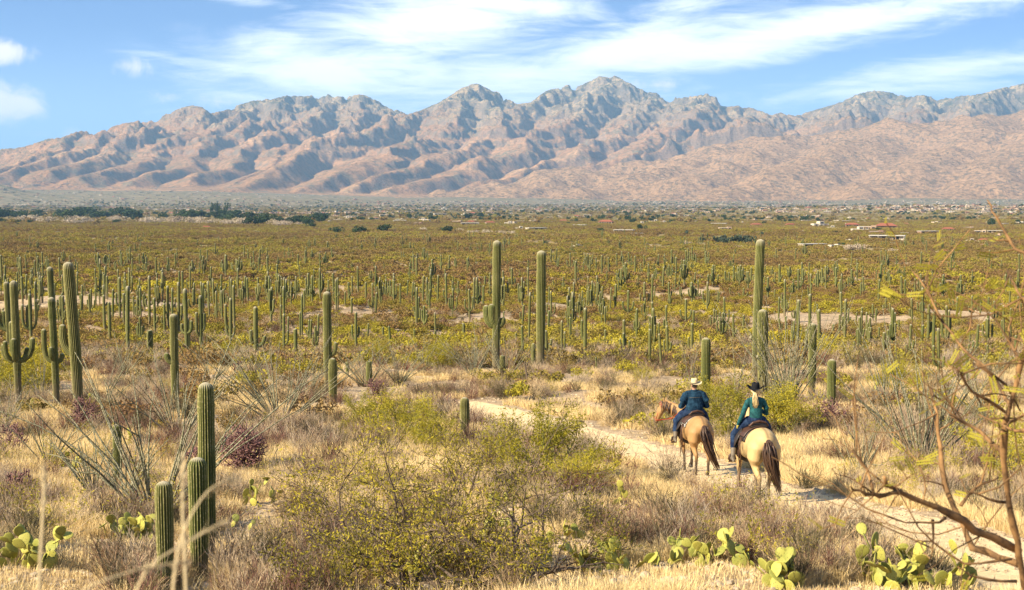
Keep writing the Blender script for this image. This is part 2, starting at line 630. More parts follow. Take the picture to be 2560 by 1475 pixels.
SKYL = _pl([(-400, 455, 12.6), (-200, 420, 13.0), (0, 373, 13.2), (60, 368, 13.2), (120, 347, 13.3), (150, 345, 13.3), (200, 326, 13.5), (206, 329, 13.5), (270, 318, 13.8), (350, 300, 14.2), (400, 290, 14.4), (440, 273, 14.8),
            (475, 264, 15), (500, 270, 15.1), (520, 285, 15.1), (560, 275, 15.3), (600, 260, 15.6), (650, 247, 15.9), (668, 252, 16), (700, 240, 16.2), (740, 240, 16.4), (800, 233, 16.6),
            (830, 232, 16.6), (870, 234, 16.6), (900, 240, 16.5), (950, 262, 16.2), (1005, 288, 15.8), (1040, 277, 15.6), (1080, 260, 15.8), (1105, 245, 16.0), (1140, 222, 16.2), (1165, 213, 16.4), (1180, 212, 16.4),
            (1210, 225, 16.6), (1240, 236, 16.8), (1275, 262, 17), (1310, 258, 17.1), (1345, 230, 17.2), (1385, 219, 17.3), (1415, 212, 17.4), (1435, 215, 17.4), (1460, 203, 17.5), (1480, 193, 17.5), (1500, 196, 17.5), (1518, 190, 17.5), (1545, 206, 17.4), (1580, 224, 17.3),
            (1620, 232, 17.1), (1650, 236, 17), (1680, 246, 16.8), (1720, 240, 16.6), (1760, 230, 16.5), (1790, 237, 16.5), (1830, 260, 16.4), (1870, 275, 16.4), (1905, 290, 16.5), (1922, 281, 16.6), (1960, 291, 16.8),
            (2010, 277, 17), (2060, 262, 17.3), (2110, 240, 17.5), (2150, 227, 17.6), (2190, 232, 17.6), (2240, 242, 17.5), (2300, 236, 17.4), (2360, 241, 17.3), (2400, 240, 17.2), (2430, 233, 17.2), (2480, 220, 17.1), (2527, 211, 17), (2700, 190, 17), (2900, 230, 17)])
FRONT = _pl([(3000, 250, 12.4), (2700, 255, 12.4), (2527, 268, 12.4), (2480, 281, 12.3), (2450, 283, 12.2), (2400, 292, 12.1), (2350, 301, 12.0), (2300, 305, 12.0), (2250, 303, 12.0), (2200, 302, 12.0), (2150, 318, 12.0), (2050, 336, 12.0),
             (2000, 336, 12.0), (1900, 337, 12.0), (1850, 346, 11.9), (1790, 360, 11.8), (1720, 376, 11.7), (1650, 396, 11.5), (1550, 412, 11.3), (1450, 420, 11.1), (1380, 425, 11.0), (1300, 440, 10.8), (1200, 460, 10.4), (1100, 482, 10.0), (980, 500, 9.6)])
MESA = _pl([(1590, 378, 13.0), (1650, 350, 13.2), (1700, 333, 13.4), (1730, 322, 13.4), (1790, 315, 13.4), (1850, 304, 13.4), (1880, 305, 13.4), (1910, 322, 13.4), (1960, 330, 13.4), (2010, 325, 13.4), (2040, 300, 13.4), (2100, 290, 13.4), (2160, 297, 13.4), (2200, 312, 13.2)])
SPURS = [
    [(200, 330, 13.4), (140, 365, 12.6), (60, 400, 11.8), (-40, 435, 11)],
    [(350, 300, 14.2), (270, 345, 13), (180, 375, 12.3), (110, 405, 11.6), (30, 440, 10.9)],
    [(475, 265, 15), (420, 310, 14.0), (330, 350, 13), (250, 385, 12.1), (150, 425, 11.1)],
    [(600, 260, 15.5), (520, 320, 14.2), (430, 350, 13.3), (360, 385, 12.4), (280, 420, 11.5), (200, 440, 10.9)],
    [(700, 240, 16.2), (640, 300, 14.7), (540, 345, 13.5), (470, 385, 12.5), (400, 420, 11.6), (320, 445, 10.9)],
    [(830, 233, 16.5), (760, 300, 14.9), (680, 330, 14), (600, 370, 12.9), (540, 405, 12.0), (470, 440, 11.0)],
    [(900, 240, 16.4), (880, 300, 14.8), (790, 335, 13.8), (720, 370, 12.9), (660, 410, 11.9), (580, 450, 10.8)],
    [(1080, 260, 15.7), (1000, 293, 14.7), (900, 322, 13.7), (810, 352, 12.8), (740, 388, 11.9), (670, 425, 11.0), (590, 462, 10.2)],
    [(1180, 212, 16.3), (1130, 275, 14.9), (1090, 330, 13.7), (1010, 355, 12.9), (920, 395, 11.9), (830, 430, 11.0), (720, 470, 10.2)],
    [(1345, 230, 17), (1270, 300, 15), (1200, 335, 14), (1130, 365, 13.1), (1050, 400, 12.1), (960, 430, 11.3), (860, 465, 10.4)],
    [(1180, 212, 16.3), (1230, 280, 15), (1250, 320, 14.2)],
    [(1490, 193, 17.4), (1450, 270, 15.6), (1380, 315, 14.5), (1300, 345, 13.7), (1230, 380, 12.8), (1150, 405, 12.1), (1060, 440, 11.2), (960, 470, 10.4)],
    [(1620, 232, 17), (1570, 290, 15.5), (1540, 330, 14.5), (1450, 365, 13.5), (1380, 390, 12.8), (1290, 420, 12.0), (1200, 445, 11.2)],
    [(1760, 230, 16.5), (1700, 290, 15.2), (1640, 330, 14.4), (1590, 370, 13.3), (1530, 395, 12.7), (1440, 410, 12.2)],
    [(1870, 275, 16.4), (1840, 300, 15.4), (1800, 320, 14.6)],
    [(2150, 227, 17.5), (2100, 275, 15.9), (2060, 300, 15.0)],
    [(2300, 236, 17.4), (2260, 280, 15.8), (2230, 300, 15.0)],
    [(2480, 220, 17), (2400, 270, 15.5), (2340, 300, 14.5)],
]
FSP = [[(2450, 283, 12.2), (2380, 350, 11.2), (2300, 400, 10.3), (2220, 450, 9.4), (2150, 490, 8.7)],
       [(2640, 258, 12.3), (2560, 340, 11.1), (2470, 400, 10.1), (2400, 460, 9.2), (2330, 495, 8.6)],
       [(2200, 302, 12.0), (2100, 360, 11.1), (1990, 410, 10.2), (1900, 455, 9.5), (1800, 492, 8.8)],
       [(1950, 337, 12.0), (1850, 385, 11.2), (1740, 425, 10.4), (1640, 465, 9.7), (1560, 492, 9.1)],
       [(1720, 376, 11.7), (1620, 420, 10.9), (1500, 455, 10.2), (1380, 485, 9.5)],
       [(1450, 420, 11.1), (1340, 455, 10.4), (1230, 485, 9.8)],
       [(2880, 252, 12.3), (2800, 340, 11.1), (2700, 420, 9.9), (2600, 490, 8.8)]]

NCm, NRm = 1240, 440
uu = np.linspace(-0.50, 0.50, NCm)
yy_ = np.linspace(8300, 19500, NRm)
UU, YY = np.meshgrid(uu, yy_)
MX = UU * YY; MY = YY.copy()
wx = 260 * fbm(MX / 1700 + 4, MY / 1700, 4); wy = 260 * fbm(MX / 1700 - 7, MY / 1700 + 9, 4)
QX = (MX + wx).ravel(); QY = (MY + wy).ravel()
Xf = MX.ravel(); Yf = MY.ravel()


def crest(pts, sl, sr, warp=1.0, rnd_=0.0):
    """height of a ridge line: crest height minus slope*distance, steeper (sr) on its right-hand side"""
    best = np.full(Xf.shape, -1e9)
    X = Xf + (QX - Xf) * warp; Y = Yf + (QY - Yf) * warp
    for a, b in zip(pts[:-1], pts[1:]):
        dx, dy = b[0] - a[0], b[1] - a[1]
        L2 = dx * dx + dy * dy
        t = np.clip(((X - a[0]) * dx + (Y - a[1]) * dy) / L2, 0, 1)
        ex = X - a[0] - t * dx; ey = Y - a[1] - t * dy
        d = np.hypot(ex, ey)
        side = np.clip(ex / (d + 1e-6), -1, 1)
        s_ = sl + (sr - sl) * (0.5 + 0.5 * side)
        dd = np.sqrt(d * d + rnd_ * rnd_) - rnd_
        best = np.maximum(best, a[2] + t * (b[2] - a[2]) - s_ * dd)
    return best


def smax(a, b, k):
    h_ = np.clip(0.5 + 0.5 * (a - b) / k, 0, 1)
    return b + (a - b) * h_ + k * h_ * (1 - h_)


zs = crest(SKYL, .62, .62, 0.0, 15)
zsp = np.full(Xf.shape, -1e9)
for s_ in SPURS:
    zsp = np.maximum(zsp, crest(_pl(s_), .36, .95, 0.75, 25))
zf = crest(FRONT, .40, .40, 0.0, 60)
for s_ in FSP:
    zf = smax(zf, crest(_pl(s_), .30, .42, 0.6, 120), 30)
mesa = crest(MESA, 1.5, 1.5, 0.25, 5)
mesa = np.maximum(mesa, -1e4)
edge = np.clip((Yf - 13400) / 900, -1, 1)
z = np.maximum(zs, zsp)
# relief
rg = ridged(Xf / 900 + .15 * Yf / 900, Yf / 1100, 6, 0.52)
rg2 = ridged(Xf / 260 + 9, Yf / 330, 5, 0.55)
lv = np.clip((z - 60) / 500, 0, 1)
hv = np.clip((z - 450) / 500, 0, 1)
ztr = z + 40 * fbm(Xf / 500, Yf / 500, 3)
z = z + (rg - 1.05) * (58 + 45 * fbm(Xf / 2600, Yf / 2600 + 3, 2)) * lv * (1 + .5 * hv) + (rg2 - 1.0) * (20 + 34 * hv) * np.clip(lv + .15, 0, 1)
tq = z / 120.0 + .35 * fbm(Xf / 900, Yf / 900, 3); tf = np.floor(tq)
terr = (tf + sstep(.38, .62, tq - tf) - tq) * 120
z = z + (ridged(Xf / 120, Yf / 120 + 7, 3, .55) - 1) * 12 * sstep(150, 500, z)
z = z + terr * .38 * sstep(.0, .5, fbm(Xf / 1500 + 8, Yf / 1500, 3) + .25) * sstep(120, 300, z)
zf2 = zf + (ridged(Xf / 900 + Yf / 2500, Yf / 1500, 5, 0.5) - 1.0) * 60 + (ridged(Xf / 170, Yf / 200 + 3, 4, 0.5) - 1.0) * 9
msa = mesa + (ridged(Xf / 210, Yf / 300, 5, .55) - 1) * 45
msa = np.where(msa > z + 20, msa, -1e4)
z = np.maximum(z, np.minimum(msa, zs.max()))
z = smax(z, zf2, 18)
# keep the skyline where the photograph has it (relief only below the crest)
k_sky = np.interp(MX.ravel() / MY.ravel(), SKYL[:, 0] / SKYL[:, 1], SKYL[:, 2] / SKYL[:, 1])
lim = (k_sky + 0.0016 * ridged(Xf / 150, Yf / 150, 4) - .0014 + .0004) * Yf
cut = np.maximum(z - lim, 0)
z = z - cut
apron = ground_h(Xf, Yf) - 6 + np.clip(Yf - 9000, 0, None) * 0.012 * sstep(9000, 11000, Yf)
z = smax(z, apron, 25)
front_cut = sstep(8300, 9000, Yf)
z = z * front_cut + (ground_h(Xf, Yf) - 14) * (1 - front_cut)
MXY = np.stack([Xf, Yf, z], 1)
rock = np.clip((zs - z) / 1, 0, 1)
frontm = (zf2 > np.maximum(zs, zsp) - 10).astype(float)
me = mesh_np('mountains', MXY, [grid_faces(NRm, NCm)], None or [], None, True, {'frontm': frontm, 'elevn': z})


def mtn_col(t):
    p = gpos(t)
    el_ = attr(t, 'elevn', 2)
    fr = attr(t, 'frontm', 2)
    nz = t.new('ShaderNodeSeparateXYZ', ins={0: t.new('ShaderNodeNewGeometry').outputs['Normal']}).outputs[2]
    n1 = t.noise(p, 0.0013, 6, 0.6)
    n2 = t.noise(p, 0.006, 6, 0.65)
    n3 = t.noise(p, 0.026, 3, 0.6)
    soil = t.ramp(n1, [(0.3, (0.36, 0.19, 0.09)), (0.55, (0.54, 0.29, 0.14)), (0.75, (0.68, 0.41, 0.21))])
    green = t.mix(t.rng(n2, .35, .65), (0.15, 0.13, 0.085), (0.28, 0.21, 0.125))
    c = t.mix(t.rng(n2, 0.50, 0.66), soil, green)
    # dark shrubs and trees speckled over the slopes
    c = t.mix(t.math('MULTIPLY', t.rng(n3, 0.47, 0.57), 0.42), c, (0.085, 0.095, 0.055))
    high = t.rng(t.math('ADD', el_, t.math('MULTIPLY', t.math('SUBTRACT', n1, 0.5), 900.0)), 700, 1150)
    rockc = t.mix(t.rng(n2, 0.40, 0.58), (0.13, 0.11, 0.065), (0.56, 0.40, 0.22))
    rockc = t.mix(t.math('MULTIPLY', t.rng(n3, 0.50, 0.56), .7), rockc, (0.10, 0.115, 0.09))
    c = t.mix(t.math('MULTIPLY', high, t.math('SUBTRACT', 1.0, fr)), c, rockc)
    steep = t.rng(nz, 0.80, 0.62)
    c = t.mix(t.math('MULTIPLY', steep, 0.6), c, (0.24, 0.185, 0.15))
    fsoil = t.mix(t.rng(t.noise(p, 0.03, 4, 0.7), 0.45, 0.58), (0.50, 0.295, 0.155), (0.22, 0.15, 0.085))
    fsoil = t.mix(t.rng(n2, 0.5, 0.7), fsoil, (0.42, 0.25, 0.135))
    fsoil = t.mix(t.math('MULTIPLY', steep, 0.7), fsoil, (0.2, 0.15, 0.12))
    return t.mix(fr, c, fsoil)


def mtn_bump(t):
    p = gpos(t)
    return t.math('ADD', t.noise(p, 0.016, 9, 0.74), t.math('MULTIPLY', t.noise(p, 0.05, 4, 0.6), 0.35)), 1.0, 46.0


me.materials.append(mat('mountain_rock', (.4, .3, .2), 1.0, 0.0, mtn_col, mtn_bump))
tag(obj('mountains', me), kind='structure')

# ================================================================== HAZE
hz = bpy.data.materials.new('haze_air')
hz.use_nodes = True
ht = NT(hz.node_tree)
ho = ht.new('ShaderNodeOutputMaterial')
pv = ht.new('ShaderNodeVolumePrincipled')
pv.inputs['Color'].default_value = (0.36, 0.66, 1.0, 1)
pv.inputs['Density'].default_value = 3.5e-5
pv.inputs['Anisotropy'].default_value = 0.0
ht.l.new(pv.outputs[0], ho.inputs['Volume'])
hb = np.array([(x, y, zz) for zz in (-90, 2100) for y in (-62000, 62000) for x in (-62000, 62000)], float)
me = mesh_np('haze', hb, [np.array([(0, 1, 3, 2)[::-1], (4, 5, 7, 6), (0, 1, 5, 4), (2, 3, 7, 6)[::-1], (0, 2, 6, 4)[::-1], (1, 3, 7, 5)])], [hz], [0], False)
HAZE = obj('haze', me)
tag(HAZE, kind='stuff')


def surf_h(x, y):
    """ground or mountain foot, whichever is higher"""
    x = np.asarray(x, float); y = np.asarray(y, float)
    g = ground_h(x, y)
    u = x / np.maximum(y, 1)
    fi = np.clip((y - yy_[0]) / (yy_[1] - yy_[0]), 0, NRm - 1.001); fj = np.clip((u - uu[0]) / (uu[1] - uu[0]), 0, NCm - 1.001)
    i0 = fi.astype(int); j0 = fj.astype(int); a = fi - i0; b = fj - j0
    Z = z.reshape(NRm, NCm)
    m = (Z[i0, j0] * (1 - a) + Z[i0 + 1, j0] * a) * (1 - b) + (Z[i0, j0 + 1] * (1 - a) + Z[i0 + 1, j0 + 1] * a) * b
    return np.where(y > yy_[0], np.maximum(g, m), g)


ORD = ['first', 'second', 'third', 'fourth', 'fifth', 'sixth', 'seventh', 'eighth', 'ninth', 'tenth', 'eleventh', 'twelfth', 'thirteenth', 'fourteenth', 'fifteenth',
       'sixteenth', 'seventeenth', 'eighteenth', 'nineteenth', 'twentieth']


def ordw(i):
    if i < 20:
        return ORD[i]
    tens = ['twentieth', 'thirtieth', 'fortieth', 'fiftieth']
    tn = ['twenty', 'thirty', 'forty', 'fifty']
    t_, u_ = divmod(i + 1, 10)
    return tens[t_ - 2] if u_ == 0 else tn[t_ - 2] + '-' + ORD[u_ - 1]


def number_off(items):
    """items: (object, photo px, kind phrase, zone phrase) -> a label that singles each out"""
    g = {}
    for it in items:
        g.setdefault((it[2], it[3]), []).append(it)
    for (kind, zone), L in g.items():
        L.sort(key=lambda q_: q_[1])
        for k, it in enumerate(L):
            it[0]['label'] = f'{kind} {zone}' if len(L) == 1 else f'{kind}, {ordw(k)} from left {zone}'


# ------------------------------------------------------------------ instancing of stuff
def scatter(name, meshes, P, rz, sc, idx, tilt=None, kind='stuff'):
    col = bpy.data.collections.new(name + '_source')
    for k, m in enumerate(meshes):
        o = bpy.data.objects.new('%s_%02d' % (name, k), m)
        col.objects.link(o)
    P = np.asarray(P, np.float32); n = len(P)
    me = bpy.data.meshes.new(name)
    me.vertices.add(n); me.vertices.foreach_set('co', P.ravel())
    rot = np.zeros((n, 3), np.float32); rot[:, 2] = rz
    if tilt is not None:
        rot[:, 0] = tilt
    sc = np.asarray(sc, np.float32)
    if sc.ndim == 1:
        sc = np.stack([sc] * 3, 1)
    for nm, arr in (('rot', rot), ('scl', sc)):
        a_ = me.attributes.new(nm, 'FLOAT_VECTOR', 'POINT'); a_.data.foreach_set('vector', arr.ravel())
    a_ = me.attributes.new('pick', 'INT', 'POINT'); a_.data.foreach_set('value', np.asarray(idx, np.int32))
    o = obj(name, me)
    tree = bpy.data.node_groups.new(name, 'GeometryNodeTree')
    tree.interface.new_socket('Geometry', in_out='INPUT', socket_type='NodeSocketGeometry')
    tree.interface.new_socket('Geometry', in_out='OUTPUT', socket_type='NodeSocketGeometry')
    N = tree.nodes; L = tree.links
    gi = N.new('NodeGroupInput'); go = N.new('NodeGroupOutput')
    ci = N.new('GeometryNodeCollectionInfo'); ci.inputs['Collection'].default_value = col
    ci.inputs['Separate Children'].default_value = True; ci.inputs['Reset Children'].default_value = True
    ip = N.new('GeometryNodeInstanceOnPoints'); ip.inputs['Pick Instance'].default_value = True

    def na(nm, ty):
        q_ = N.new('GeometryNodeInputNamedAttribute'); q_.data_type = ty; q_.inputs['Name'].default_value = nm
        return q_.outputs['Attribute']
    mp_ = N.new('GeometryNodeMeshToPoints')
    L.new(gi.outputs[0], mp_.inputs[0]); L.new(mp_.outputs[0], ip.inputs['Points'])
    L.new(ci.outputs[0], ip.inputs['Instance'])
    L.new(na('pick', 'INT'), ip.inputs['Instance Index'])
    L.new(na('rot', 'FLOAT_VECTOR'), ip.inputs['Rotation'])
    L.new(na('scl', 'FLOAT_VECTOR'), ip.inputs['Scale'])
    L.new(ip.outputs[0], go.inputs[0])
    md = o.modifiers.new('scatter', 'NODES'); md.node_group = tree
    tag(o, kind=kind)
    return o


def fan_points(n, y0, y1, spread=0.44, seed=1, power=1.0):
    """n points spread evenly over the ground between two distances inside a wedge a little wider than the view"""
    r_ = np.random.default_rng(seed)
    y = np.sqrt(r_.uniform(y0 ** 2, y1 ** 2, n)) if power == 1.0 else r_.uniform(y0, y1, n)
    x = r_.uniform(-spread, spread, n) * (y + 3)
    return x, y


# ------------------------------------------------------------------ plant materials
def inst_loc(t):
    return t.new('ShaderNodeObjectInfo').outputs['Location']


def leafmix(stops, nscale=0.02, amt=0.5):
    def f(t):
        r_ = rnd(t)
        pn_ = t.noise(inst_loc(t), nscale, 3, 0.6)
        v = t.math('ADD', t.math('MULTIPLY', r_, amt), t.math('MULTIPLY', t.rng(pn_, 0.33, 0.67), 1 - amt))
        c = t.ramp(v, stops)
        k = t.new('ShaderNodeSeparateColor', ins={0: attr(t)}).outputs[2]
        return t.mix(t.math('MULTIPLY', k, 0.45), c, t.mix(1.0, c, (1.75, 1.5, 1.0), 'MULTIPLY'))
    return f


def grass_col(t):
    v = t.math('ADD', t.math('MULTIPLY', rnd(t), .65), t.math('MULTIPLY', t.rng(t.noise(inst_loc(t), .25, 3, .6), .35, .65), .35))
    c = t.ramp(v, [(0.0, (0.26, 0.17, 0.09)), (0.25, (0.50, 0.345, 0.14)), (0.5, (0.68, 0.49, 0.21)), (1.0, (0.80, 0.62, 0.30))])
    k = t.new('ShaderNodeSeparateColor', ins={0: attr(t)}).outputs[2]
    return t.mix(k, c, (0.74, 0.57, 0.30))


M_grass = mat('dry_grass', (.5, .4, .2), 0.8, 0.15, grass_col, None, 0.12)
M_twig = mat('dry_twigs', (.2, .15, .1), 0.9, 0.1, leafmix([(0.0, (0.17, 0.08, 0.05)), (0.25, (0.24, 0.17, 0.11)), (0.55, (0.38, 0.30, 0.22)), (1.0, (0.54, 0.41, 0.23))], .25, .75))
M_bark = mat('branch_bark', (.10, .07, .05), 0.9, 0.1, lambda t: t.mix(t.noise(gpos(t), 9, 5, .7), (0.045, 0.032, 0.024), (0.20, 0.145, 0.10)))
M_leaf_pv = mat('yellow_green_leaves', (.2, .2, .03), 0.7, 0.15, leafmix([(0.0, (0.17, 0.155, 0.015)), (0.35, (0.30, 0.265, 0.025)), (0.7, (0.42, 0.36, 0.035)), (1.0, (0.52, 0.42, 0.06))], .01, .6), None, 0.3)
M_leaf_mq = mat('mesquite_leaves', (.2, .2, .03), 0.7, 0.15, leafmix([(0.0, (0.16, 0.15, 0.015)), (0.5, (0.34, 0.29, 0.03)), (1.0, (0.52, 0.41, 0.055))], .01, .6), None, 0.3)


def far_leaf(t):
    p = inst_loc(t)
    yy2 = t.new('ShaderNodeSeparateXYZ', ins={0: p}).outputs[1]
    pn_ = t.rng(t.noise(p, .011, 4, .6), .36, .64)
    v = t.math('ADD', t.math('MULTIPLY', rnd(t), .55), t.math('MULTIPLY', pn_, .45))
    # brown bursage and mesquite through olive to bright yellow-green palo verde
    near = t.ramp(v, [(0.0, (0.16, 0.095, 0.048)), (0.33, (0.25, 0.17, 0.07)), (0.50, (0.21, 0.175, 0.042)), (0.66, (0.28, 0.25, 0.033)), (0.82, (0.36, 0.315, 0.038)), (1.0, (0.43, 0.36, 0.055))])
    farc = t.ramp(v, [(0.0, (0.18, 0.12, 0.055)), (0.4, (0.235, 0.17, 0.062)), (0.62, (0.235, 0.195, 0.047)), (0.85, (0.28, 0.25, 0.048)), (1.0, (0.11, 0.125, 0.035))])
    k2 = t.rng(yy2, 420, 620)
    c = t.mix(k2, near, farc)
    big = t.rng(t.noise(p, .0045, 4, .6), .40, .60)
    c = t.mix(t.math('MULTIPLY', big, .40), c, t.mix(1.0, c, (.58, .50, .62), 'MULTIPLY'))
    k = t.new('ShaderNodeSeparateColor', ins={0: attr(t)}).outputs[2]
    return t.mix(t.math('MULTIPLY', k, 0.5), c, t.mix(1.0, c, (1.7, 1.45, 1.0), 'MULTIPLY'))


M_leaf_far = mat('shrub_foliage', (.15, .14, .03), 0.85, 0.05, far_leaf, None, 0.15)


# ------------------------------------------------------------------ plant meshes
def rcol(n, k=1):
    c = rng.uniform(0, 1, (n, 1)).repeat(k, 1).reshape(-1)
    return np.stack([c * 0, c * 0, c, c * 0 + 1], 1)


def grass_clump(seed, nb=70, h=.42, r=.22, wd=.008):
    g = np.random.default_rng(seed)
    a = g.uniform(0, 6.283, nb); rr_ = r * np.sqrt(g.uniform(0, 1, nb))
    P0 = np.stack([np.cos(a) * rr_, np.sin(a) * rr_, np.full(nb, -.03)], 1)
    L_ = h * g.uniform(.45, 1.15, nb)
    b = a + g.normal(0, .7, nb); lean = g.uniform(.05, .55, nb)
    d = np.stack([np.cos(b) * lean, np.sin(b) * lean, np.ones(nb)], 1); d /= np.linalg.norm(d, axis=1)[:, None]
    P1 = P0 + d * L_[:, None] * .6
    d2 = d + np.stack([np.cos(b) * lean, np.sin(b) * lean, -lean * .5], 1) * .9; d2 /= np.linalg.norm(d2, axis=1)[:, None]
    P2 = P1 + d2 * L_[:, None] * .45
    m = MB()
    fc = g.uniform(0, 6.283, nb)
    s_ = np.stack([np.cos(fc), np.sin(fc), fc * 0], 1) * wd / 2
    Vv = np.stack([P0 - s_, P0 + s_, P1 + s_ * .8, P1 - s_ * .8, P2], 1).reshape(-1, 3)
    k = np.arange(nb)[:, None] * 5
    cc = rcol(nb, 5)
    m.add(Vv, [k + np.array([[0, 1, 2, 3]]), k + np.array([[3, 2, 4]])], 0, cc)
    return m.mesh('grass_clump', [M_grass])


def stick_arrays(seed, stems, h, spread, sub=4, sub2=3, wob=.18, updir=.35):
    """ribbon sticks of a dry bush: arrays P0,P1,w0,w1 and tip points"""
    g = np.random.default_rng(seed)
    P0s, P1s, W0, W1 = [], [], [], []
    a = g.uniform(0, 6.283, stems); tilt = np.abs(g.normal(0, spread, stems))
    base = np.stack([np.cos(a), np.sin(a), a * 0], 1) * .06 * h
    d = np.stack([np.cos(a) * np.sin(tilt), np.sin(a) * np.sin(tilt), np.cos(tilt)], 1)
    L_ = h * g.uniform(.55, 1.05, stems)
    # stem in three bent pieces
    p = base; dd = d.copy(); st_pts = [p]
    w_ = .010 * h + .003
    for k in range(3):
        dd = dd + g.normal(0, wob, dd.shape); dd /= np.linalg.norm(dd, axis=1)[:, None]
        q_ = p + dd * (L_ / 3)[:, None]
        P0s.append(p); P1s.append(q_); W0.append(np.full(stems, w_ * (1 - .25 * k))); W1.append(np.full(stems, w_ * (.75 - .25 * k + .15)))
        p = q_; st_pts.append(p)
    tips = [p]
    for lev, cnt, ls in ((1, sub, .42), (2, sub2, .26)):
        src0 = np.concatenate(P0s[-3:] if lev == 1 else P0s[3:]); src1 = np.concatenate(P1s[-3:] if lev == 1 else P1s[3:])
        n = stems * cnt if lev == 1 else len(src0) * sub2
        k = g.integers(0, len(src0), n); t_ = g.uniform(.2, 1, n)[:, None]
        s0 = src0[k] * (1 - t_) + src1[k] * t_
        dr = src1[k] - src0[k]; dr /= np.linalg.norm(dr, axis=1)[:, None] + 1e-9
        dr = dr + g.normal(0, .55, dr.shape) + np.array([0, 0, updir]); dr /= np.linalg.norm(dr, axis=1)[:, None]
        e = s0 + dr * (h * ls * g.uniform(.5, 1.1, n))[:, None]
        P0s.append(s0); P1s.append(e); ww = w_ * (.5 if lev == 1 else .32)
        W0.append(np.full(n, ww)); W1.append(np.full(n, ww * .6)); tips.append(e)
    return np.concatenate(P0s), np.concatenate(P1s), np.concatenate(W0), np.concatenate(W1), np.concatenate(tips)


def twig_bush(seed, stems=34, h=.8, spread=.75, thick=1.0, m_=None):
    P0, P1, W0, W1, _ = stick_arrays(seed, stems, h, spread)
    keep = P1[:, 2] > -.05
    V_, F_ = ribbons(P0[keep], P1[keep], W0[keep] * thick, W1[keep] * thick)
    return MB().add(V_, F_, 0, rcol(keep.sum(), 4)).mesh('twig_bush', [m_ or M_twig])


def leaf_quads(P, size, asp=.35, g=rng):
    n = len(P)
    d = g.normal(size=(n, 3)); d /= np.linalg.norm(d, axis=1)[:, None]
    e = np.cross(d, g.normal(size=(n, 3))); e /= np.linalg.norm(e, axis=1)[:, None]
    s_ = (size * g.uniform(.6, 1.3, n))[:, None]
    Vv = np.stack([P - d * s_, P + e * s_ * asp, P + d * s_, P - e * s_ * asp], 1).reshape(-1, 3)
    return Vv, np.arange(4 * n).reshape(-1, 4)


def leafy_bush(seed, stems=26, h=1.4, spread=.7, nleaf=1500, lsize=.035, leafm=None, barkm=None, asp=.3, name='leafy_bush'):
    g = np.random.default_rng(seed + 50)
    P0, P1, W0, W1, tips = stick_arrays(seed, stems, h, spread)
    V_, F_ = ribbons(P0, P1, W0, W1)
    m = MB().add(V_, F_, 0, rcol(len(P0), 4))
    k = g.integers(len(P0) // 6, len(P0), nleaf); t_ = g.uniform(.3, 1.1, nleaf)[:, None]
    Q = P0[k] * (1 - t_) + P1[k] * t_ + g.normal(0, .03 * h, (nleaf, 3))
    Q = Q[Q[:, 2] > .04]
    V_, F_ = leaf_quads(Q, lsize, asp, g)
    m.add(V_, F_, 1, rcol(len(Q), 4))
    return m.mesh(name, [barkm or M_twig, leafm or M_leaf_pv])


def shrub_far(seed, n=430, size=.085, flat=.62, lobes=7):
    """rounded open desert shrub, radius about 1, of leaf clumps on lobes over thin stems"""
    g = np.random.default_rng(seed)
    lc = np.stack([g.normal(0, .42, lobes), g.normal(0, .42, lobes), g.uniform(.25, .62, lobes)], 1); lr = g.uniform(.30, .55, lobes)
    k = g.integers(0, lobes, n)
    d = g.normal(size=(n, 3)); d[:, 2] = np.abs(d[:, 2]) * .9 - .25; d /= np.linalg.norm(d, axis=1)[:, None]
    P = lc[k] + d * (lr[k] * g.uniform(.55, 1.08, n) ** .6)[:, None]
    P[:, 2] *= flat / .62
    P = P[P[:, 2] > .02]
    V_, F_ = leaf_quads(P, size, .55, g)
    m = MB().add(V_, F_, 0, rcol(len(P), 4))
    st = 10
    a = g.uniform(0, 6.28, st)
    P0 = np.zeros((st, 3)); P1 = lc[g.integers(0, lobes, st)] * np.array([1, 1, 1.05])
    V_, F_ = ribbons(P0, P1, .05, .02)
    m.add(V_, F_, 1, rcol(st, 4))
    return m.mesh('shrub', [M_leaf_far, M_bark])


# ------------------------------------------------------------------ saguaro
def sag_col(t):
    a = t.new('ShaderNodeSeparateColor', ins={0: attr(t)})
    rib, hf, rn = a.outputs[0], a.outputs[1], a.outputs[2]
    p = gpos(t)
    oi = rnd(t)
    green = t.mix(t.noise(p, 1.1, 3, .6), (0.042, 0.066, 0.010), (0.088, 0.108, 0.017))
    green = t.mix(oi, green, (0.115, 0.11, 0.03))
    n = t.noise(p, 3.0, 5, .7)
    ridge = t.mix(n, (0.29, 0.245, 0.105), (0.17, 0.17, 0.045))
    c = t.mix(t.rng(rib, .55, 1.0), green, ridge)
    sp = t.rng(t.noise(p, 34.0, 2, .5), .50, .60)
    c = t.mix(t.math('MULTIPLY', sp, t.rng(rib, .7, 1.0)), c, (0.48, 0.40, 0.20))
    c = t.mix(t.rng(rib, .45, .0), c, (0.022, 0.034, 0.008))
    # corky grey-brown bark low down, woolly pale tip
    bark = t.rng(t.math('ADD', hf, t.math('MULTIPLY', t.math('SUBTRACT', n, .5), .45)), .30, .10)
    c = t.mix(t.math('MULTIPLY', bark, .75), c, (0.20, 0.15, 0.095))
    c = t.mix(t.rng(hf, .97, 1.0), c, (0.40, 0.35, 0.24))
    sc_ = t.rng(t.noise(p, 5.0, 3, .5), .70, .74)
    return t.mix(t.math('MULTIPLY', sc_, .8), c, (0.06, 0.045, 0.03))


M_sag = mat('saguaro_skin', (.15, .17, .05), 0.75, 0.2, sag_col)


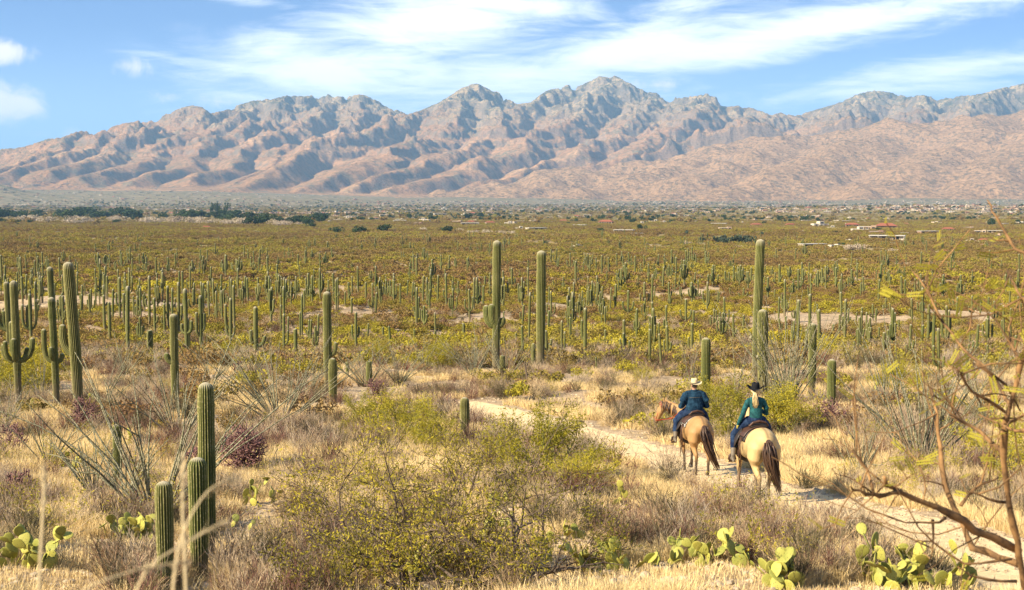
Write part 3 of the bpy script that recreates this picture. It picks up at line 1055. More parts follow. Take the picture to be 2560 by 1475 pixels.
def column(P, r, ribs=18, per=2, seed=0, base_taper=.78, capdome=True, dens=None, h0=0.0, h1=1.0):
    """ribbed cactus column along polyline P (k,3) resampled; r = max radius"""
    g = np.random.default_rng(seed)
    P = np.asarray(P, float)
    sg = np.linalg.norm(np.diff(P, axis=0), axis=1); cu = np.concatenate([[0], np.cumsum(sg)]); Ln = cu[-1]
    body = max(Ln - r * 1.1, Ln * .5)
    nb = dens or int(np.clip(Ln / (r * 2.2), 5, 26))
    s_ = np.concatenate([np.linspace(0, body, nb), body + (Ln - body) * np.array([.35, .62, .82, .95, 1.0])])
    Q = np.stack([np.interp(s_, cu, P[:, k]) for k in range(3)], 1)
    for _ in range(2):
        Q[1:-1] = (Q[:-2] + 2 * Q[1:-1] + Q[2:]) / 4
    tt = s_ / Ln
    rad_ = r * (base_taper + (1 - base_taper) * np.sin(np.clip(tt / .55, 0, 1) * 1.5708)) * (1 + .035 * np.sin(tt * Ln / r * .9 + seed) + .025 * g.normal(size=len(tt)))
    cap = np.clip((s_ - body) / (Ln - body + 1e-9), 0, 1)
    rad_ = rad_ * np.sqrt(np.clip(1 - cap ** 2.2, 0.0, 1)) + r * .02
    n = ribs * per
    t = np.gradient(Q, axis=0); t /= np.linalg.norm(t, axis=1)[:, None] + 1e-9
    ref = np.array([0.13, 1.0, 0.0]) if abs(t[:, 1]).mean() < .6 else np.array([1.0, 0, 0])
    u = np.cross(t, ref); u /= np.linalg.norm(u, axis=1)[:, None]; v = np.cross(t, u)
    a = np.arange(n) / n * 2 * np.pi + g.uniform(0, .3)
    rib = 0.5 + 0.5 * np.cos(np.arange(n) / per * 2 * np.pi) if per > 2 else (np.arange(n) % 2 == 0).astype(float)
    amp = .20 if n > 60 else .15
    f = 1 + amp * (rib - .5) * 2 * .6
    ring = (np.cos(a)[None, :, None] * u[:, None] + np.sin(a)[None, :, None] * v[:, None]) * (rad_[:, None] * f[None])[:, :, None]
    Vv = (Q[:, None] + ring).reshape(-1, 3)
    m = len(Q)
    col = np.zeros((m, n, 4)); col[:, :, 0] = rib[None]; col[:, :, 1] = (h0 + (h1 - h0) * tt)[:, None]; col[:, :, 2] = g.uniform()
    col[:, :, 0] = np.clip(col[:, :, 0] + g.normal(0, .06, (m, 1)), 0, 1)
    col = col.reshape(-1, 4)
    F = [grid_faces(m, n, 0, True)]
    Vv = np.concatenate([Vv, Q[-1:] + t[-1:] * r * .03]); col = np.concatenate([col, [[.8, 1, 0, 0]]])
    i = np.arange(n)
    F.append(np.stack([i + (m - 1) * n, (i + 1) % n + (m - 1) * n, np.full(n, m * n)], 1))
    return Vv, F, col


def arm_path(h0, ang_, out, up, drop=.12, bow=0.0):
    """from the trunk axis at height h0 outwards and then up"""
    c, s_ = math.cos(ang_), math.sin(ang_)
    pts = []
    th = np.linspace(0, math.pi / 2, 6)
    pts.append((0, h0))
    for t_ in th:
        pts.append((out * (.35 + .65 * math.sin(t_)), h0 - drop * math.sin(t_ * 2) + out * .75 * (1 - math.cos(t_))))
    z1 = pts[-1][1]
    pts.append((out * (1.0 + bow), z1 + up * .5)); pts.append((out * (1 + bow * .6), z1 + up))
    return np.array([(c * a_, s_ * a_, b_) for a_, b_ in pts])


SAG = []      # (object, px, kind phrase, zone)


def saguaro(x, y, h, r, arms=(), lean=(0, 0), lod=1, seed=0, label=None, group='saguaro cacti on the desert slope', zbase=None, bud=()):
    """arms: (height fraction, angle deg (0 = right in photo, 180 = left, 270 = towards the viewer), out in trunk radii, tip height fraction, radius factor)"""
    zb = float(ground_h(x, y)) - .08 if zbase is None else zbase
    r = r * .90
    ribs, per = ((19, 4) if lod == 0 else (10, 2) if lod == 1 else (6, 2))
    dens = None if lod == 0 else (10 if lod == 1 else 5)
    H = h + .08
    P = np.array([(lean[0] * t_ ** 1.5, lean[1] * t_ ** 1.5, H * t_) for t_ in np.linspace(0, 1, 9)])
    Vv, F, col = column(P, r, ribs, per, seed, dens=dens)
    m = MB().add(Vv, F, 0, col)
    if not arms and not bud:
        o = obj('saguaro', m.mesh('saguaro', [M_sag]), None, (x, y, zb))
        tag(o, label, 'cactus', group)
        return o
    root = thing('saguaro', label, 'cactus', (x, y, zb), 0, group)
    obj('trunk', m.mesh('trunk', [M_sag]), root)
    for k, (hf, an, out, tip, rf) in enumerate(arms):
        o_ = out * r
        h0 = H * hf
        z1 = h0 + o_ * .75
        Pa = arm_path(h0, R(an), o_, max(H * tip - z1, r * .8), drop=r * .3, bow=random.uniform(-.05, .12))
        Pa[:, 0] += lean[0] * hf ** 1.5; Pa[:, 1] += lean[1] * hf ** 1.5
        Vv, F, col = column(Pa, r * rf, max(5, int(ribs * .75)), per, seed + 31 + k, .85, dens=None if lod == 0 else 8, h0=.3)
        obj('arm', MB().add(Vv, F, 0, col).mesh('arm', [M_sag]), root)
    for k, (hf, an, rf) in enumerate(bud):
        d = np.array([math.cos(R(an)), math.sin(R(an)), .35]); c0 = np.array([lean[0] * hf ** 1.5, lean[1] * hf ** 1.5, H * hf])
        Vv, F, col = column(np.array([c0 + d * r * .5, c0 + d * r * 1.1, c0 + d * r * 1.1 + d * r * rf * 1.3]), r * rf, 8, 2, seed + 77 + k, 1.0, dens=4, h0=.9)
        obj('bud', MB().add(Vv, F, 0, col).mesh('bud', [M_sag]), root)
    return root


def place_sag(px, py_top, py_base, wpx, arms=(), lean_px=0, label=None, lod=None, seed=None, bud=(), px_top=None, pyhid=None):
    """photo pixels: base column px, top row, base row, width"""
    pos = hit(px, pyhid or py_base)
    x, y, zz = pos
    k = y / FPX
    a0, b0 = slope(px, py_top)
    h = b0 * y - zz
    lean = ((px_top - px) * k if px_top is not None else lean_px * k, 0)
    if lod is None:
        lod = 0 if wpx >= 13 else 1 if wpx >= 6 else 2
    seed = seed if seed is not None else int(px * 7 + py_top)
    return saguaro(x, y, h, wpx * k / 2, arms, lean, lod, seed, label, bud=bud)

# ================================================================== NAMED SAGUAROS (nearest ones, each read off the photograph)
S = 1.013
NS = [
    # px base, top, base, width, arms, label, kwargs ; display px of the overview
    (1334, 618, 915, 23, (), 'tall armless saguaro on the grassy ridge, right one of the central pair', dict(px_top=1336)),
    (1316, 847, 913, 11, (), 'short dark saguaro tucked against the left foot of the tall armless one', {}),
    (1224, 593, 922, 21, ((.36, 178, 2.6, .52, .85), (.37, 200, 1.3, .53, .85), (.36, 5, 1.7, .43, .7)), 'tall saguaro with two raised arms on its left and a stub on its right', dict(px_top=1227)),
    (1240, 876, 934, 14, (), 'stubby young saguaro below the tall two-armed saguaro', {}),
    (1864, 590, 955, 22, (), 'very tall leaning saguaro rising behind the woman rider', dict(px_top=1873, bud=((.33, 180, .5),))),
    (1882, 763, 985, 26, (), 'thick saguaro right behind the black hat, in front of the very tall one', dict(px_top=1880, bud=((.46, 200, .4),))),
    (1741, 833, 985, 23, (), 'medium saguaro standing behind the man in the straw hat', dict(px_top=1741)),
    (2003, 797, 985, 20, (), 'saguaro half hidden in ocotillo wands right of the thick one', {}),
    (2051, 886, 1018, 22, (), 'short dark-based saguaro beside the red cholla on the right', {}),
    (809, 719, 965, 21, ((.36, 0, 2.2, .5, .5),), 'tall straight saguaro with a thin curled arm on its right', {}),
    (822, 883, 998, 21, (), 'short saguaro at the foot of the tall straight one by a white rock', {}),
    (514, 943, 1395, 41, (), 'tall ribbed saguaro at the back of the foreground trio', {}),
    (493, 1128, 1432, 47, (), 'spiny middle saguaro of the foreground trio', dict(px_top=491)),
    (410, 1187, 1470, 43, (), 'shortest saguaro, left one of the foreground trio', dict(px_top=408)),
    (291, 1046, 1198, 22, (), 'dark narrow saguaro behind crossing ocotillo wands', {}),
    (195, 646, 1035, 27, ((.42, 172, 2.6, .61, .75),), 'tallest leaning saguaro on the left with one long left arm', dict(px_top=175)),
    (140, 733, 1005, 18, ((.42, 184, 3.1, .72, .75), (.42, 10, 2.3, .50, .7), (.44, 250, 1.7, .56, .7)), 'weathered saguaro with a long left arm beside the tallest leaning one', dict(px_top=132)),
    (134, 658, 900, 15, (), 'slim tall saguaro rising right behind the weathered one', dict(px_top=128)),
    (46, 692, 1000, 19, ((.36, 180, 4.0, .50, .75), (.37, 215, 3.2, .53, .6), (.38, 160, 1.7, .68, .75), (.36, 262, 1.9, .55, .75), (.36, 4, 4.4, .55, .8), (.36, 30, 2.6, .47, .6)), 'many-armed saguaro like a candelabra at the far left', dict(px_top=40)),
    (24, 695, 880, 14, ((.36, 180, 2.0, .62, .8), (.36, 190, 3.8, .62, .8)), 'saguaro partly hidden behind the candelabra saguaro', dict(px_top=20)),
    (433, 774, 1015, 20, ((.51, 190, 2.0, .61, .75),), 'saguaro with one short drooping left arm on the ridge', dict(px_top=432)),
    (1147, 980, 1082, 24, (), 'short ribbed saguaro standing alone beside the trail', {}),
    (911, 890, 955, 15, (), 'small grey-tipped saguaro among ocotillo wands', {}),
    (857, 893, 925, 9, (), 'tiny pale saguaro right of the tall straight one', {}),
    (371, 814, 888, 15, (), 'short stout saguaro left of the drooping-armed one', {}),
]
for k, (px, t_, b_, w_, arms, lab, kw) in enumerate(NS):
    kw = dict(kw)
    if 'px_top' in kw:
        kw['px_top'] *= S
    place_sag(px * S, t_ * S, b_ * S, w_ * S, arms, label=lab, **kw)

# ------------------------------------------------------------------ the slope behind: positions read off enlargements (photo pixels)
A2 = ((.4, 180, 2.8, .62, .8), (.42, 2, 2.8, .6, .8))
AL = ((.42, 180, 2.6, .62, .8),)
AR = ((.42, 0, 2.6, .6, .8),)
A4 = ((.33, 180, 4.5, .70, .8), (.35, 200, 2.6, .82, .8), (.34, 0, 4.5, .72, .8), (.36, 30, 2.4, .85, .8), (.3, 270, 2.0, .65, .8))
AU = ((.24, 180, 4.8, .6, .8), (.24, 0, 4.8, .6, .8))
MS = [(5, 637, 715, 6, ()), (13, 664, 721, 6, ()), (54, 642, 725, 5, AL), (94, 640, 697, 5, AR), (57, 691, 764, 6, AR), (78, 734, 859, 9, ((.3, 180, 4.5, .75, .8), (.28, 190, 2.2, .8, .8), (.3, 0, 3.8, .9, .7))), (90, 704, 830, 6, AR),
      (150, 644, 714, 5, AR), (103, 700, 737, 3, ()), (152, 737, 812, 7, ()), (162, 770, 814, 5, ()), (147, 770, 810, 4, ()), (203, 736, 791, 6, ()), (225, 734, 797, 6, ()), (249, 646, 762, 5, ((.32, 180, 4.2, .62, .9), (.32, 195, 5.2, .78, .7), (.32, 0, 5.2, .6, .9))),
      (262, 737, 834, 7, ()), (275, 754, 859, 8, ()), (282, 722, 811, 6, ()), (300, 692, 805, 7, A2), (320, 715, 902, 10, ()), (310, 733, 820, 6, ()), (315, 762, 850, 5, ()), (374, 689, 824, 7, A2), (388, 744, 847, 7, AR), (412, 758, 847, 6, AL),
      (420, 714, 826, 7, AL), (448, 705, 850, 7, AR), (468, 721, 908, 11, A2), (503, 738, 890, 10, ((.35, 180, 2.6, .72, .8), (.38, 0, 1.8, .72, .9))), (475, 666, 741, 4, AU), (523, 702, 797, 5, AR), (508, 704, 795, 5, ()), (577, 745, 877, 9, ((.3, 180, 2.4, .62, .8), (.42, 175, 3.4, .85, .8), (.3, 5, 3, .42, .6))),
      (586, 713, 826, 7, ()), (640, 766, 913, 12, ((.42, 180, 2.4, .55, .8), (.33, 0, 3.6, .48, .8))), (620, 694, 760, 5, ()), (643, 719, 765, 4, ()), (672, 729, 766, 5, AL), (710, 784, 898, 7, ((.3, 0, 3.4, .62, .8),)), (702, 762, 832, 5, ()), (720, 791, 871, 5, ()),
      (740, 821, 913, 10, ((.1, 0, 1.5, .28, .8), (.1, 10, 3.0, .32, .8))), (750, 779, 850, 5, ()), (755, 735, 850, 6, ()), (776, 799, 865, 6, AL), (795, 785, 865, 5, ()), (793, 826, 880, 9, ()), (715, 702, 768, 4, A4), (740, 690, 760, 4, A2), (728, 705, 770, 4, A4), (772, 799, 862, 5, AL),
      (785, 672, 722, 3, AU), (750, 662, 705, 3, A2), (690, 702, 744, 4, ()), (574, 690, 755, 4, ()), (880, 690, 745, 4, ()), (863, 729, 766, 5, ()), (890, 780, 880, 7, ((.35, 180, 3.2, .7, .8), (.35, 0, 3.0, .72, .8))), (919, 808, 856, 5, ()), (951, 692, 771, 4, A4), (957, 817, 860, 6, ()), (976, 815, 862, 6, ()),
      (974, 700, 752, 4, AU), (1018, 700, 750, 4, ()), (1030, 705, 762, 4, AR), (1045, 742, 812, 6, ((.2, 180, 3.2, .5, .8), (.2, 0, 2.5, .62, .8))), (1071, 700, 765, 4, A2), (1094, 687, 763, 5, AL), (1090, 781, 860, 5, ()), (1085, 825, 862, 4, ()), (1131, 721, 796, 5, A4), (1174, 722, 803, 6, ((.35, 180, 4.6, .65, .8), (.35, 20, 3, .72, .8))),
      (1160, 808, 860, 7, ()), (1176, 828, 850, 4, ()), (1036, 823, 862, 5, ()), (1212, 690, 722, 5, AU), (1260, 842, 870, 4, ()), (1322, 731, 870, 6, ()), (1306, 762, 820, 6, AL), (1291, 833, 868, 5, ()), (1378, 728, 803, 5, AU), (1404, 801, 902, 6, ((.12, 0, 3.2, .72, .8), (.12, 180, 4.2, .38, .8))),
      (1430, 731, 838, 5, A4), (1449, 736, 802, 4, A4), (1420, 740, 835, 5, A2), (1508, 745, 803, 5, A4), (1525, 719, 778, 4, ()), (1560, 799, 902, 8, ((.1, 180, 2.4, .6, .8), (.12, 0, 1.7, .6, .8), (.1, 5, 3.2, .55, .8), (.1, 250, 1.2, .7, .8))), (1514, 824, 885, 6, AR), (1612, 745, 806, 4, A4), (1624, 822, 920, 8, ()),
      (1636, 770, 885, 6, A4), (1653, 834, 924, 7, ()), (1613, 883, 920, 6, ()), (1642, 906, 927, 6, ()), (1492, 893, 924, 5, ()), (1470, 690, 745, 3, A2), (1546, 700, 735, 4, AU), (1385, 700, 720, 3, AU), (1320, 668, 697, 3, ()), (1454, 693, 710, 3, AU), (1240, 706, 740, 4, ()), (1268, 706, 745, 4, A2), (1660, 798, 850, 5, ()), (1733, 776, 835, 6, A2),
      (1745, 700, 750, 3, AU), (1804, 781, 856, 6, A4), (1834, 785, 867, 6, AR), (1782, 772, 838, 4, A2), (1752, 835, 880, 5, ()), (1678, 740, 745, 3, ()), (1675, 735, 770, 4, A2), (1700, 722, 745, 4, AU), (1688, 697, 730, 3, AU), (1848, 700, 722, 3, ()), (1826, 720, 745, 4, AR), (1858, 720, 748, 5, AU), (1740, 725, 748, 4, A4), (1797, 730, 755, 4, AL), (1981, 707, 742, 4, A4),
      (1936, 723, 750, 4, ()), (1953, 735, 758, 4, AR), (2021, 715, 745, 4, AR), (2003, 690, 708, 3, ()), (2121, 692, 724, 4, AU), (2100, 710, 735, 3, ()), (1989, 771, 806, 5, A4), (1965, 790, 840, 5, ()), (1950, 795, 838, 5, AR), (2044, 760, 800, 5, ()), (2082, 810, 846, 6, ()), (2098, 785, 842, 5, ()), (2108, 790, 845, 6, ()), (2120, 770, 820, 5, A2), (2133, 854, 902, 6, ()),
      (2139, 780, 815, 4, ()), (2157, 862, 904, 7, ()), (2152, 768, 828, 5, ()), (2166, 780, 852, 5, ()), (2182, 760, 802, 5, AU), (2189, 772, 805, 5, ()), (2208, 830, 917, 8, ((.35, 0, 2.2, .8, .8),)), (2220, 824, 888, 7, ()), (2196, 818, 862, 5, ()), (2226, 758, 792, 4, A2), (2229, 768, 820, 5, ()), (2246, 798, 832, 5, ()), (2213, 745, 785, 4, A2), (2280, 746, 820, 6, AL), (2273, 810, 902, 7, ((.3, 180, 2.8, .48, .8), (.35, 0, 3, .52, .8))),
      (2303, 812, 880, 7, ()), (2295, 755, 793, 4, ()), (2316, 840, 875, 6, A2), (2346, 820, 956, 8, ((.34, 180, 4.5, .72, .9), (.32, 0, 3.6, .5, .9))), (2310, 752, 790, 4, ()), (2340, 750, 800, 5, ()), (2366, 815, 862, 6, ()), (2391, 742, 810, 5, AR), (2400, 700, 749, 5, A4), (2362, 705, 745, 4, A2), (2428, 739, 808, 5, A2), (2441, 810, 902, 7, ()), (2418, 874, 956, 7, ()), (2450, 750, 790, 5, A2), (2470, 742, 778, 5, AR), (2486, 752, 810, 5, AU), (2509, 763, 856, 6, ()),
      (2523, 770, 830, 5, ()), (2527, 812, 870, 6, ()), (2538, 838, 912, 7, ()), (2503, 800, 850, 5, ()), (2470, 862, 910, 6, ()), (2546, 740, 790, 5, A2), (2430, 690, 720, 4, ()), (2225, 690, 722, 3, ()), (2330, 680, 705, 3, AU), (2260, 665, 700, 3, A2), (2210, 668, 700, 3, AU), (2190, 675, 705, 3, ()), (2155, 665, 700, 3, ()), (2127, 660, 700, 3, ()), (2093, 650, 690, 3, ()), (2085, 672, 695, 3, AU), (2060, 670, 700, 3, ())]


def zone(px, py):
    if py > 880: a = 'behind the ridge'
    elif py > 820: a = 'on the near slope'
    elif py > 770: a = 'halfway down'
    elif py > 720: a = 'low on the slope'
    elif py > 660: a = 'at the slope foot'
    else: a = 'on the flats'
    for lim, nm in ((330, 'near the left edge'), (640, 'left of the drooping-armed saguaro' if False else 'above the foreground trio'), (980, 'around the tall straight saguaro'), (1290, 'around the two-armed saguaro'),
                    (1640, 'right of the central pair'), (1960, 'behind the riders'), (2260, 'right of the riders'), (9999, 'behind the bare branches')):
        if px < lim:
            return a + ' ' + nm


KINDW = {0: 'slender single-stem saguaro', 1: 'one-armed saguaro', 2: 'saguaro with two arms', 3: 'saguaro with three arms', 4: 'saguaro with four arms', 5: 'many-armed saguaro'}
items = []
used = []
for px, t_, b_, w_, arms in MS:
    r_ = np.random.default_rng(px * 3 + t_)
    arms = tuple((a[0] + r_.normal(0, .03), a[1] + r_.normal(0, 18), a[2] * r_.uniform(.85, 1.1), a[3] + r_.normal(0, .04), a[4]) for a in arms)
    o = place_sag(px, t_, b_, w_ * 1.0, arms, px_top=px + r_.normal(0, 2))
    items.append((o, px, KINDW[min(5, len(arms))], zone(px, b_)))
    used.append((o.location.x, o.location.y))
used = np.array(used)

# more of them between, thinning out downhill; the 300 that show largest are objects, the rest one mass
g = np.random.default_rng(41)
xs, ys_ = fan_points(8200, 118, 1150, .40, 42)
dens_ = np.interp(ys_, [118, 160, 330, 480, 640, 900, 1150], [.9, 1.0, .95, .5, .22, .16, .03]) * np.clip(.55 + 1.3 * fbm(xs / 90 + 2, ys_ / 110, 3), .08, 1.5)
hp = fbm(xs / 90, ys_ / 90, 2)
# as many per square metre near the ridge as the photograph shows
keep = g.uniform(0, 1, len(xs)) < dens_ * np.interp(ys_, [118, 200, 400, 1150], [1.0, 1.0, .62, .42])
xs, ys_ = xs[keep], ys_[keep]
ok = np.array([np.min(np.hypot(used[:, 0] - a, used[:, 1] - b)) > 2.0 for a, b in zip(xs, ys_)])
xs, ys_ = xs[ok], ys_[ok]
hs = g.uniform(2.4, 6.6, len(xs)) * np.interp(ys_, [118, 170, 300], [.75, .9, 1.0])
show = hs / ys_ * (np.abs(xs / ys_) < .365)
order = np.argsort(-show)
n_obj = max(0, 285 - len(MS) - 0)
armc = [(), (), AL, AR, A2, A2, A4, A4, A4, AU]
for k in order[:n_obj]:
    arms = armc[g.integers(0, len(armc))]
    arms = tuple((a[0] + g.normal(0, .04), g.uniform(0, 360) if len(arms) > 2 else a[1] + g.normal(0, 30), a[2] * g.uniform(.8, 1.15), min(.95, a[3] + g.normal(0, .07)), a[4]) for a in arms)
    o = saguaro(xs[k], ys_[k], hs[k], hs[k] * .022 + .05, arms, (g.normal(0, .08), 0), 1 if ys_[k] < 190 else 2, int(g.integers(1e6)))
    px, py = project(xs[k], ys_[k], ground_h(xs[k], ys_[k]))
    items.append((o, px, KINDW[min(5, len(arms))], zone(px, py)))
number_off(items)
rest = order[n_obj:]


def sag_variant(seed, arms):
    g2 = np.random.default_rng(seed)
    m = MB()
    Vv, F, col = column(np.array([(0, 0, 0), (g2.normal(0, .01), 0, .5), (g2.normal(0, .02), 0, 1.0)]), .042, 5, 2, seed, dens=4)
    m.add(Vv, F, 0, col)
    for hf, an, out, tip, rf in arms:
        o_ = out * .042; h0 = hf
        Pa = arm_path(h0, R(an), o_, max(tip - h0 - o_ * .75, .05), drop=.01)
        Vv, F, col = column(Pa, .034, 4, 2, seed + 3, .85, dens=5, h0=.3)
        m.add(Vv, F, 0, col)
    return m.mesh('saguaro_small', [M_sag])


SV = [sag_variant(100 + k, a) for k, a in enumerate([(), (), AL, AR, A2, A4, AU, ((.3, 180, 3, .8, .8), (.3, 60, 4, .7, .8), (.28, 0, 3, .88, .8), (.3, 230, 4, .6, .8))])]
P_ = np.stack([xs[rest], ys_[rest], ground_h(xs[rest], ys_[rest]) - .05], 1)
scatter('distant_saguaros', SV, P_, g.uniform(0, 6.28, len(rest)), hs[rest] * 1.05, g.integers(0, len(SV), len(rest)))

# ================================================================== SHRUBS on the slope and the flats
SH = [shrub_far(200 + k, 430, .085, [.62, .5, .7][k % 3]) for k in range(6)]
SHS = [shrub_far(230 + k, 170, .15, [.62, .5][k % 2], 5) for k in range(4)]
g = np.random.default_rng(5)
# individual shrubs: the ones that show largest behind the ridge
cand_x, cand_y = fan_points(1500, 98, 210, .39, 77)
ok = []
for a, b in zip(cand_x, cand_y):
    s_ = g.uniform(.8, 1.55)
    if all((a - q_[0]) ** 2 + (b - q_[1]) ** 2 > (2.3) ** 2 for q_ in ok):
        ok.append((a, b, s_))
ok = sorted(ok, key=lambda q_: -q_[2] / q_[1])[:240]
sh_items = []
for k, (a, b, s_) in enumerate(ok):
    o = obj('desert_shrub', SH[k % 6], None, (a, b, float(ground_h(a, b)) - .05))
    o.rotation_euler = (0, 0, g.uniform(0, 6.28)); o.scale = (s_, s_, s_ * g.uniform(.8, 1.15))
    tag(o, None, 'shrub', 'desert shrubs on the slope behind the ridge')
    px, py = project(a, b, o.location.z)
    sh_items.append((o, px, ('large rounded desert shrub' if s_ > 1.2 else 'small rounded desert shrub'), zone(px, py)))
number_off(sh_items)

okA = np.array([(q_[0], q_[1]) for q_ in ok])


def clear_of(x, y, pts, d):
    out = np.ones(len(x), bool)
    for a, b in pts:
        out &= (x - a) ** 2 + (y - b) ** 2 > d * d
    return out


def shrubs(name, n, y0, y1, s0, s1, seed, meshes, thin=.0, flat=1.0):
    gg = np.random.default_rng(seed)
    x, y = fan_points(n, y0, y1, .42, seed)
    cl = fbm(x / 26 + seed, y / 30, 3)
    kp = (cl > -.42 + thin) | (gg.uniform(0, 1, n) < .25)
    bare = np.exp(-(((x + 86) / 15) ** 2 + ((y - 281) / 16) ** 2)) > .35
    kp &= ~(bare & (gg.uniform(0, 1, n) < .85))
    x, y = x[kp], y[kp]
    if y0 < 215:
        c_ = clear_of(x, y, okA, 1.2)
        x, y = x[c_], y[c_]
    s_ = gg.uniform(s0, s1, len(x))
    P = np.stack([x, y, ground_h(x, y) - .05], 1)
    return scatter(name, meshes, P, gg.uniform(0, 6.28, len(x)), np.stack([s_, s_, s_ * flat * gg.uniform(.7, 1.15, len(x))], 1), gg.integers(0, len(meshes), len(x)))


shrubs('slope_shrubs', 13000, 93, 330, .45, 1.5, 61, SH, .16)
shrubs('flatland_shrubs', 34000, 330, 900, .9, 2.2, 62, SHS, -.1)
shrubs('valley_shrubs', 60000, 900, 2300, 1.4, 2.9, 63, SHS, -.3)
shrubs('far_valley_shrubs', 60000, 2300, 7000, 2.0, 4.2, 64, SHS, -.1, .55)

# ================================================================== FOREGROUND PLANTS
def dpos(dx, dy):
    """display pixel of a base -> ground point"""
    x, y, zz = hit(dx * S, dy * S)
    return x, y, float(ground_h(x, y)), y / FPX * S     # last: metres per display pixel


def prisms(P0, P1, r0, r1):
    P0 = np.asarray(P0, float); P1 = np.asarray(P1, float); k = len(P0)
    d = P1 - P0; d /= np.linalg.norm(d, axis=1)[:, None] + 1e-9
    ref = np.where(np.abs(d[:, 2:3]) < .8, np.array([[0, 0, 1.]]), np.array([[0, 1., 0]]))
    u = np.cross(d, ref); u /= np.linalg.norm(u, axis=1)[:, None] + 1e-9; v = np.cross(d, u)
    n = 4
    a = np.arange(n) / n * 2 * np.pi
    ring = np.cos(a)[None, :, None] * u[:, None] + np.sin(a)[None, :, None] * v[:, None]
    A = P0[:, None] + ring * np.asarray(r0)[:, None, None]; B = P1[:, None] + ring * np.asarray(r1)[:, None, None]
    V_ = np.concatenate([A, B], 1).reshape(-1, 3)
    i = np.arange(n); j = (i + 1) % n
    f = np.stack([i, j, j + n, i + n], 1)
    F_ = (np.arange(k)[:, None, None] * 2 * n + f[None]).reshape(-1, 4)
    return V_, F_


def grow(g, p, d, L, r, depth, segs, tips, wob=.22, nseg=5, kids=(3, 5), spread=.75, ratio=.62, grav=0.02, zmin=0.05):
    p = np.array(p, float); d = np.array(d, float); d /= np.linalg.norm(d)
    pts = [p.copy()]
    dirs = [d.copy()]
    for k in range(nseg):
        d = d + g.normal(0, wob, 3) + np.array([0, 0, grav]); d /= np.linalg.norm(d)
        q_ = p + d * L / nseg
        if q_[2] < zmin: q_[2] = zmin; d[2] = abs(d[2])
        ra = r * (1 - .55 * k / nseg); rb = r * (1 - .55 * (k + 1) / nseg)
        segs.append((p, q_, ra, rb, depth)); p = q_; pts.append(p); dirs.append(d.copy())
    if depth == 0:
        tips.append((pts[-1], d)); tips.append((pts[-2], d)); return
    for k in range(g.integers(*kids)):
        t_ = g.uniform(.3, 1.0); i_ = min(int(t_ * nseg), nseg - 1); f = t_ * nseg - i_
        b = pts[i_] * (1 - f) + pts[min(i_ + 1, nseg)] * f
        nd = dirs[i_ + 1] + g.normal(0, spread, 3) * np.array([1, 1, .8]); nd /= np.linalg.norm(nd)
        grow(g, b, nd, L * ratio * g.uniform(.7, 1.2), r * (1 - .5 * t_) * .6, depth - 1, segs, tips, wob, nseg, kids, spread, ratio, grav, zmin)
    grow(g, p, d, L * ratio, r * .45, depth - 1, segs, tips, wob, nseg, kids, spread, ratio, grav, zmin)


def tree_meshes(seed, stems, depth, leaves, lsize, lasp, name, wood_m, leaf_m, wob=.22, kids=(3, 5), spread=.75, ratio=.62, grav=.02, nseg=5, rmin=.0035, leaf_spread=.05, thorns=False):
    """stems: list of (base, direction, length, radius) -> (wood mesh, crown mesh)"""
    g = np.random.default_rng(seed)
    segs, tips = [], []
    for b, d, L, r in stems:
        grow(g, b, d, L, r, depth, segs, tips, wob, nseg, kids, spread, ratio, grav)
    P0 = np.array([s_[0] for s_ in segs]); P1 = np.array([s_[1] for s_ in segs])
    r0 = np.maximum([s_[2] for s_ in segs], rmin * .8); r1 = np.maximum([s_[3] for s_ in segs], rmin * .6)
    dep = np.array([s_[4] for s_ in segs])
    thick = np.asarray(r0) > rmin * 1.6
    m = MB()
    V_, F_ = prisms(P0[thick], P1[thick], r0[thick], r1[thick]); m.add(V_, F_, 0, (0, 0, .3, 1))
    if (~thick).any():
        V_, F_ = ribbons(P0[~thick], P1[~thick], r0[~thick] * 2, r1[~thick] * 2); m.add(V_, F_, 0, rcol((~thick).sum(), 4))
    wood = m.mesh(name + '_wood', [wood_m])
    cand = np.where(dep <= 1)[0]
    k = g.choice(cand, leaves); t_ = g.uniform(0, 1.1, leaves)[:, None]
    Q = P0[k] * (1 - t_) + P1[k] * t_ + g.normal(0, leaf_spread, (leaves, 3))
    Q = Q[Q[:, 2] > .03]
    V_, F_ = leaf_quads(Q, lsize, lasp, g)
    crown = MB().add(V_, F_, 0, rcol(len(Q), 4)).mesh(name + '_leaves', [leaf_m])
    return wood, crown


def put_tree(name, cat, label, x, y, zz, wood, crown, group=None, rz=0, sc=1.0, trunk='trunk', cname='crown'):
    root = thing(name, label, cat, (x, y, zz - .02), rz, group); root.scale = (sc, sc, sc)
    obj(trunk, wood, root); obj(cname, crown, root)
    return root


# ---- the big mesquite-like shrubs in the middle foreground
x, y, zz, k = dpos(1000, 1452)
st_ = [((0, 0, 0), (-.5, .1, 1), 1.15, .036), ((.05, 0, 0), (-.15, 0, 1), 1.25, .026), ((-.05, .1, 0), (.1, .3, 1), 1.2, .024), ((0, -.1, 0), (-.9, -.2, .7), 1.25, .025),
       ((.1, .1, 0), (-.3, .5, 1), 1.1, .02), ((-.1, 0, 0), (-1.1, .3, .55), 1.0, .022), ((.1, 0, 0), (.5, .1, .9), 1.0, .022), ((0, .1, 0), (-.6, .6, .8), 1.1, .02)]
wd, cr = tree_meshes(3, st_, 3, 5600, .026, .30, 'mesquite', M_bark, M_leaf_mq, leaf_spread=.055, wob=.2, rmin=.005)
put_tree('mesquite_shrub', 'shrub', 'large open shrub with dark forked branches in the middle foreground', x, y, zz, wd, cr)
x, y, zz, k = dpos(1290, 1420)
